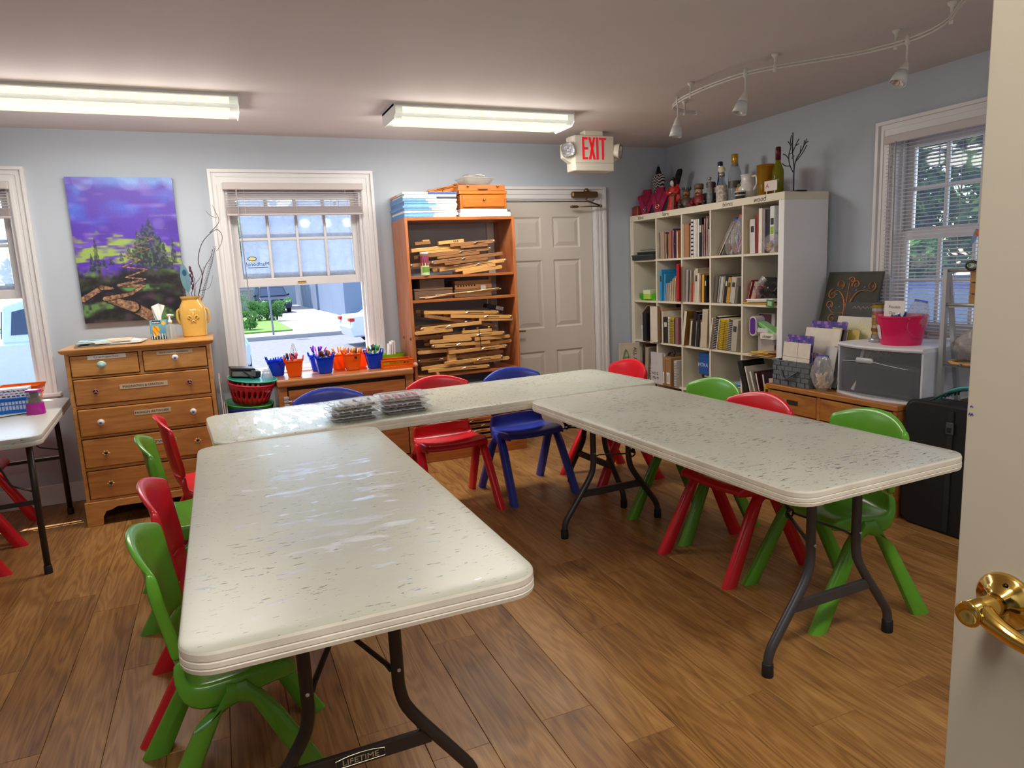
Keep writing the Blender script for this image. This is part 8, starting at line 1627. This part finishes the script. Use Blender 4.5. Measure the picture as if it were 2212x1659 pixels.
# vehicles
M_TIRE = mat('tyre_rubber', (28, 28, 30), rough=.8); M_HUB = mat('hub_alloy', (150, 152, 156), rough=.35, metal=.7); M_CGL = mat('car_glass', (40, 56, 84), rough=.08, spec=.8); M_TAIL = mat('tail_lamp', (190, 24, 30), rough=.2); M_HEAD = mat('head_lamp', (226, 232, 240), rough=.1)
def vehicle(label, loc, rot, low, cab, W_, col, cat, wheels, hd=None, metal=.2):
    """local X = forwards; low and cab are side outlines (x,z)"""
    t = thing(cat.replace(' ', '_'), label, cat, loc, rot); m = mat('paint_%d_%d_%d' % col, col, rough=.22, metal=metal, var=.03)
    def sec(poly, y, k, zc=.8): return [(x*(1 if k == 1 else .985), y, zc+(z-zc)*k) for x, z in poly]
    MB().loft([sec(low, -W_/2, .93), sec(low, -W_/2+.06, 1), sec(low, W_/2-.06, 1), sec(low, W_/2, .93)]).build('body', m, t, bevel=.03, seg=2)
    zc = min(z for x, z in cab); h_ = max(z for x, z in cab)-zc
    def cs(y0, ins, sc=1.): return [(x*sc, (y0-math.copysign(ins*(z-zc)/h_, y0)), z) for x, z in cab]
    MB().loft([cs(-W_/2+.05, .16), cs(W_/2-.05, .16)]).build('cabin', m, t, bevel=.03, seg=2)
    cxm = sum(x for x, z in cab)/len(cab); czm = zc+h_*.52
    for sy in (-1, 1):
        P = [(cxm+(x-cxm)*.84, czm+(z-czm)*.62) for x, z in cab]; y0 = sy*(W_/2-.05)
        q = MB(); q.add([(x, y0-sy*.16*(z-zc)/h_+sy*.012, z) for x, z in P], [tuple(range(len(P)))]); q.build('side_window', M_CGL, t)
    fr = sorted(cab, key=lambda p: -p[0]); rr_2 = sorted(cab, key=lambda p: p[0])
    for nm, (p0, p1), sx in (('windscreen', sorted(fr[:2], key=lambda p: p[1]), 1), ('rear_window', sorted(rr_2[:2], key=lambda p: p[1]), -1)):
        a_ = (p0[0]+(p1[0]-p0[0])*.12+sx*.02, p0[1]+(p1[1]-p0[1])*.12); c_ = (p0[0]+(p1[0]-p0[0])*.86+sx*.02, p0[1]+(p1[1]-p0[1])*.86)
        MB().add([(a_[0], -W_/2+.16, a_[1]), (a_[0], W_/2-.16, a_[1]), (c_[0], W_/2-.26, c_[1]), (c_[0], -W_/2+.26, c_[1])], [(0, 1, 2, 3)]).build(nm, M_CGL, t, solid=.02)
    for x_ in wheels:
        for sy in (-1, 1):
            w_ = MB().lathe([(.20, -.11), (.34, -.11), (.36, -.06), (.36, .06), (.34, .11), (.20, .11)], 22, M=T(x_, sy*(W_/2-.10), .36, rx=PI/2)).build('wheel', M_TIRE, t, True, sharp=True); MB().lathe([(.21, -.10), (.21, .10), (.05, .115)], 14, M=T(x_, sy*(W_/2-.10), .36, rx=PI/2)).build('hub', M_HUB, w_)
    xf, xr = max(x for x, z in low), min(x for x, z in low)
    for sy in (-1, 1):
        y0, y1 = sorted((sy*(W_/2-.08), sy*(W_/2-.45))); bx('headlamp', xf-.10, xf+.012, y0, y1, .68, .82, M_HEAD, t, bevel=.02); bx('tail_lamp', xr-.012, xr+.14, min(sy*(W_/2-.28), sy*(W_/2+.012)), max(sy*(W_/2-.28), sy*(W_/2+.012)), .80, .90, M_TAIL, t, bevel=.01)
        MB().ball((cxm+(xf-cxm)*.28, sy*(W_/2+.10), zc+.10), .10, 8, 6, (.7, 1, .8)).build('mirror', m, t, True); bx('door_handle', cxm-.25, cxm-.05, min(sy*(W_/2-.01), sy*(W_/2+.03)), max(sy*(W_/2-.01), sy*(W_/2+.03)), zc-.13, zc-.09, mat('handle_chrome', (206, 208, 214), rough=.2, metal=.8), t)
    bx('grille', xf-.02, xf+.014, -.45, .45, .42, .66, M_INK, t); bx('number_plate', xf+.012, xf+.022, -.16, .16, .46, .60, M_PAPER, t); bx('bumper', xf-.06, xf+.03, -W_/2+.1, W_/2-.1, .30, .40, m, t, bevel=.02)
    return t
SUV_L = [(-2.3, .35), (2.3, .35), (2.35, .62), (2.28, .90), (1.25, 1.04), (-2.28, 1.06), (-2.36, .7)]; SUV_C = [(1.15, 1.03), (.45, 1.68), (-1.75, 1.72), (-2.2, 1.05)]
SED_L = [(-2.3, .32), (2.3, .32), (2.36, .55), (2.25, .76), (1.2, .92), (-1.6, .98), (-2.28, .95), (-2.38, .6)]; SED_C = [(1.0, .91), (.25, 1.40), (-.95, 1.43), (-1.75, .97)]
TRK_L = [(-2.9, .50), (2.9, .50), (2.92, .9), (2.8, 1.16), (1.5, 1.24), (-2.86, 1.24), (-2.9, .9)]; TRK_C = [(1.4, 1.23), (.75, 1.90), (-.70, 1.94), (-.95, 1.86), (-1.0, 1.23)]
vehicle('dark sport utility car facing the room in the driveway across the street', (3.35, 48.4, GZ+.10), -PI/2+.05, SUV_L, SUV_C, 1.9, (34, 46, 74), 'parked car', (-1.42, 1.45))
vehicle('white sedan seen from behind at the right of the middle window', (5.95, 21.8, GZ), .03, SED_L, SED_C, 1.82, (214, 220, 232), 'parked car', (-1.4, 1.42))
vehicle('white pickup truck beyond the left window', (-2.42, 15.0, GZ+.02), 0, TRK_L, TRK_C, 2.0, (206, 218, 240), 'pickup truck', (-1.85, 1.85))
vehicle('dark blue sport utility car beyond the right window blind', (9.6, 5.0, GZ), -PI/2, SUV_L, SUV_C, 1.9, (30, 44, 92), 'parked car', (-1.42, 1.45))
# plants
def leaf_mat(name, col):
    b = NT(name); c = lin(col); oi = b.n('ShaderNodeNewGeometry'); nz = b.n('ShaderNodeTexNoise'); nz.inputs['Scale'].default_value = 1.7; b.l(oi, 'Position', nz, 'Vector')
    r = b.ramp([(.3, tuple(x*.55 for x in c)), (.7, tuple(min(1, x*1.3) for x in c))]); b.l(nz, 'Fac', r, 'Fac')
    d_ = b.n('ShaderNodeBsdfDiffuse'); t = b.n('ShaderNodeBsdfTranslucent'); b.l(r, 'Color', d_, 'Color'); b.l(r, 'Color', t, 'Color'); mx = b.n('ShaderNodeMixShader'); mx.inputs[0].default_value = .4; b.l(d_, 0, mx, 1); b.l(t, 0, mx, 2); b.l(mx, 0, b.out, 'Surface'); return b.m
M_LEAF = leaf_mat('leaf_green', (140, 176, 84)); M_LEAFD = leaf_mat('leaf_dark', (96, 140, 80)); M_BARK = mat('bark', (86, 70, 60), rough=.9, var=.3, scale=20)
def foliage(r, h, n, ls, seed):
    rr = random.Random(seed); b = MB(); cl = [(rr.gauss(0, .45)*r, rr.gauss(0, .45)*r, h*(.15+.8*rr.random()), r*rr.uniform(.35, .6)) for _ in range(14)]
    for i in range(n):
        cx_, cy2, cz_, cr = cl[i % 14]; a, e_ = rr.random()*6.283, math.asin(rr.uniform(-1, 1)); q = cr*rr.uniform(.55, 1)
        p = Vector((cx_+q*math.cos(a)*math.cos(e_), cy2+q*math.sin(a)*math.cos(e_), max(.03, cz_+q*math.sin(e_)*.8)))
        u = Vector((rr.gauss(0, 1), rr.gauss(0, 1), rr.gauss(0, 1))).normalized()*ls; w = u.orthogonal().normalized()*ls*.5
        b.add([p-u, p+w, p+u, p-w], [(0, 1, 2, 3)])
    return b
def plant(name, label, cat, x, y, z, r, h, n, ls, m, seed, trunk=0., group=None):
    t = thing(name, label, cat, (x, y, z), 0, group); o = foliage(r, h, n, ls, seed).build('foliage', m, t, loc=(0, 0, trunk)); o['kind'] = 'stuff'
    MB().tube([(0, 0, 0), (.05*h, 0, trunk+h*.3), (0, .03*h, trunk+h*.6)], [.05*r+.02, .04*r+.012, .01*r+.004], 7).build('trunk', M_BARK, t, True); return t
for i, (x_, y_, r_, h_) in enumerate(((.6, 36.5, .9, 1.3), (1.7, 37.5, .55, .9), (2.3, 37.8, .5, .9), (2.75, 37.2, .6, 1.1), (1.15, 30.6, .42, .8))):
    plant('garden_shrub', ('large leftmost', 'second', 'third', 'rightmost dense', 'small nearest')[i]+' green shrub on the lawn across the street', 'shrub', x_, y_, GZ+.16, r_, h_, 900, .06, M_LEAFD, 20+i, group='shrubs across the street')
for i, (x_, y_, r_, h_, tr_) in enumerate(((-9, 55, 3.2, 7, 2), (-3, 58.5, 3.2, 8, 2.), (3, 58.5, 3, 8, 2.5), (-16, 46, 4, 7, 2))):
    plant('street_tree', ('leftmost', 'second', 'tallest', 'far left')[i]+' leafy tree behind the lawn across the street', 'tree', x_, y_, GZ+.1, r_, h_, 2600, .28, M_LEAF, 40+i, tr_, 'trees across the street')
for i, (x_, y_, r_, h_) in enumerate(((15.5, 11.5, 2.6, 6.5), (17, 8.4, 2.8, 7), (21, 12.5, 3, 8), (20, 10., 2.6, 6), (13.5, 10.8, 1.2, 2.2))):
    plant('street_tree', ('leftmost', 'nearest large', 'rear tall', 'middle', 'low bushy')[i]+' sunlit tree beyond the right window blind', 'tree', x_, y_, GZ, r_, h_, 5200, .19, M_LEAF if i % 2 else M_LEAFD, 60+i, .8 if i < 4 else .1, 'trees beyond the right window')
o = thing('sign_post', 'thin grey post standing at the kerb across the street', 'post', (1.84, 27.3, GZ+.1)); MB().tube([(0, 0, 0), (-.04, 0, 3.2)], .035, 8).build('post', mat('post_grey', (120, 130, 150), rough=.5), o, True); bx('sign_plate', -.2, .16, -.05, -.04, 2.6, 3.2, M_STEEL, o)
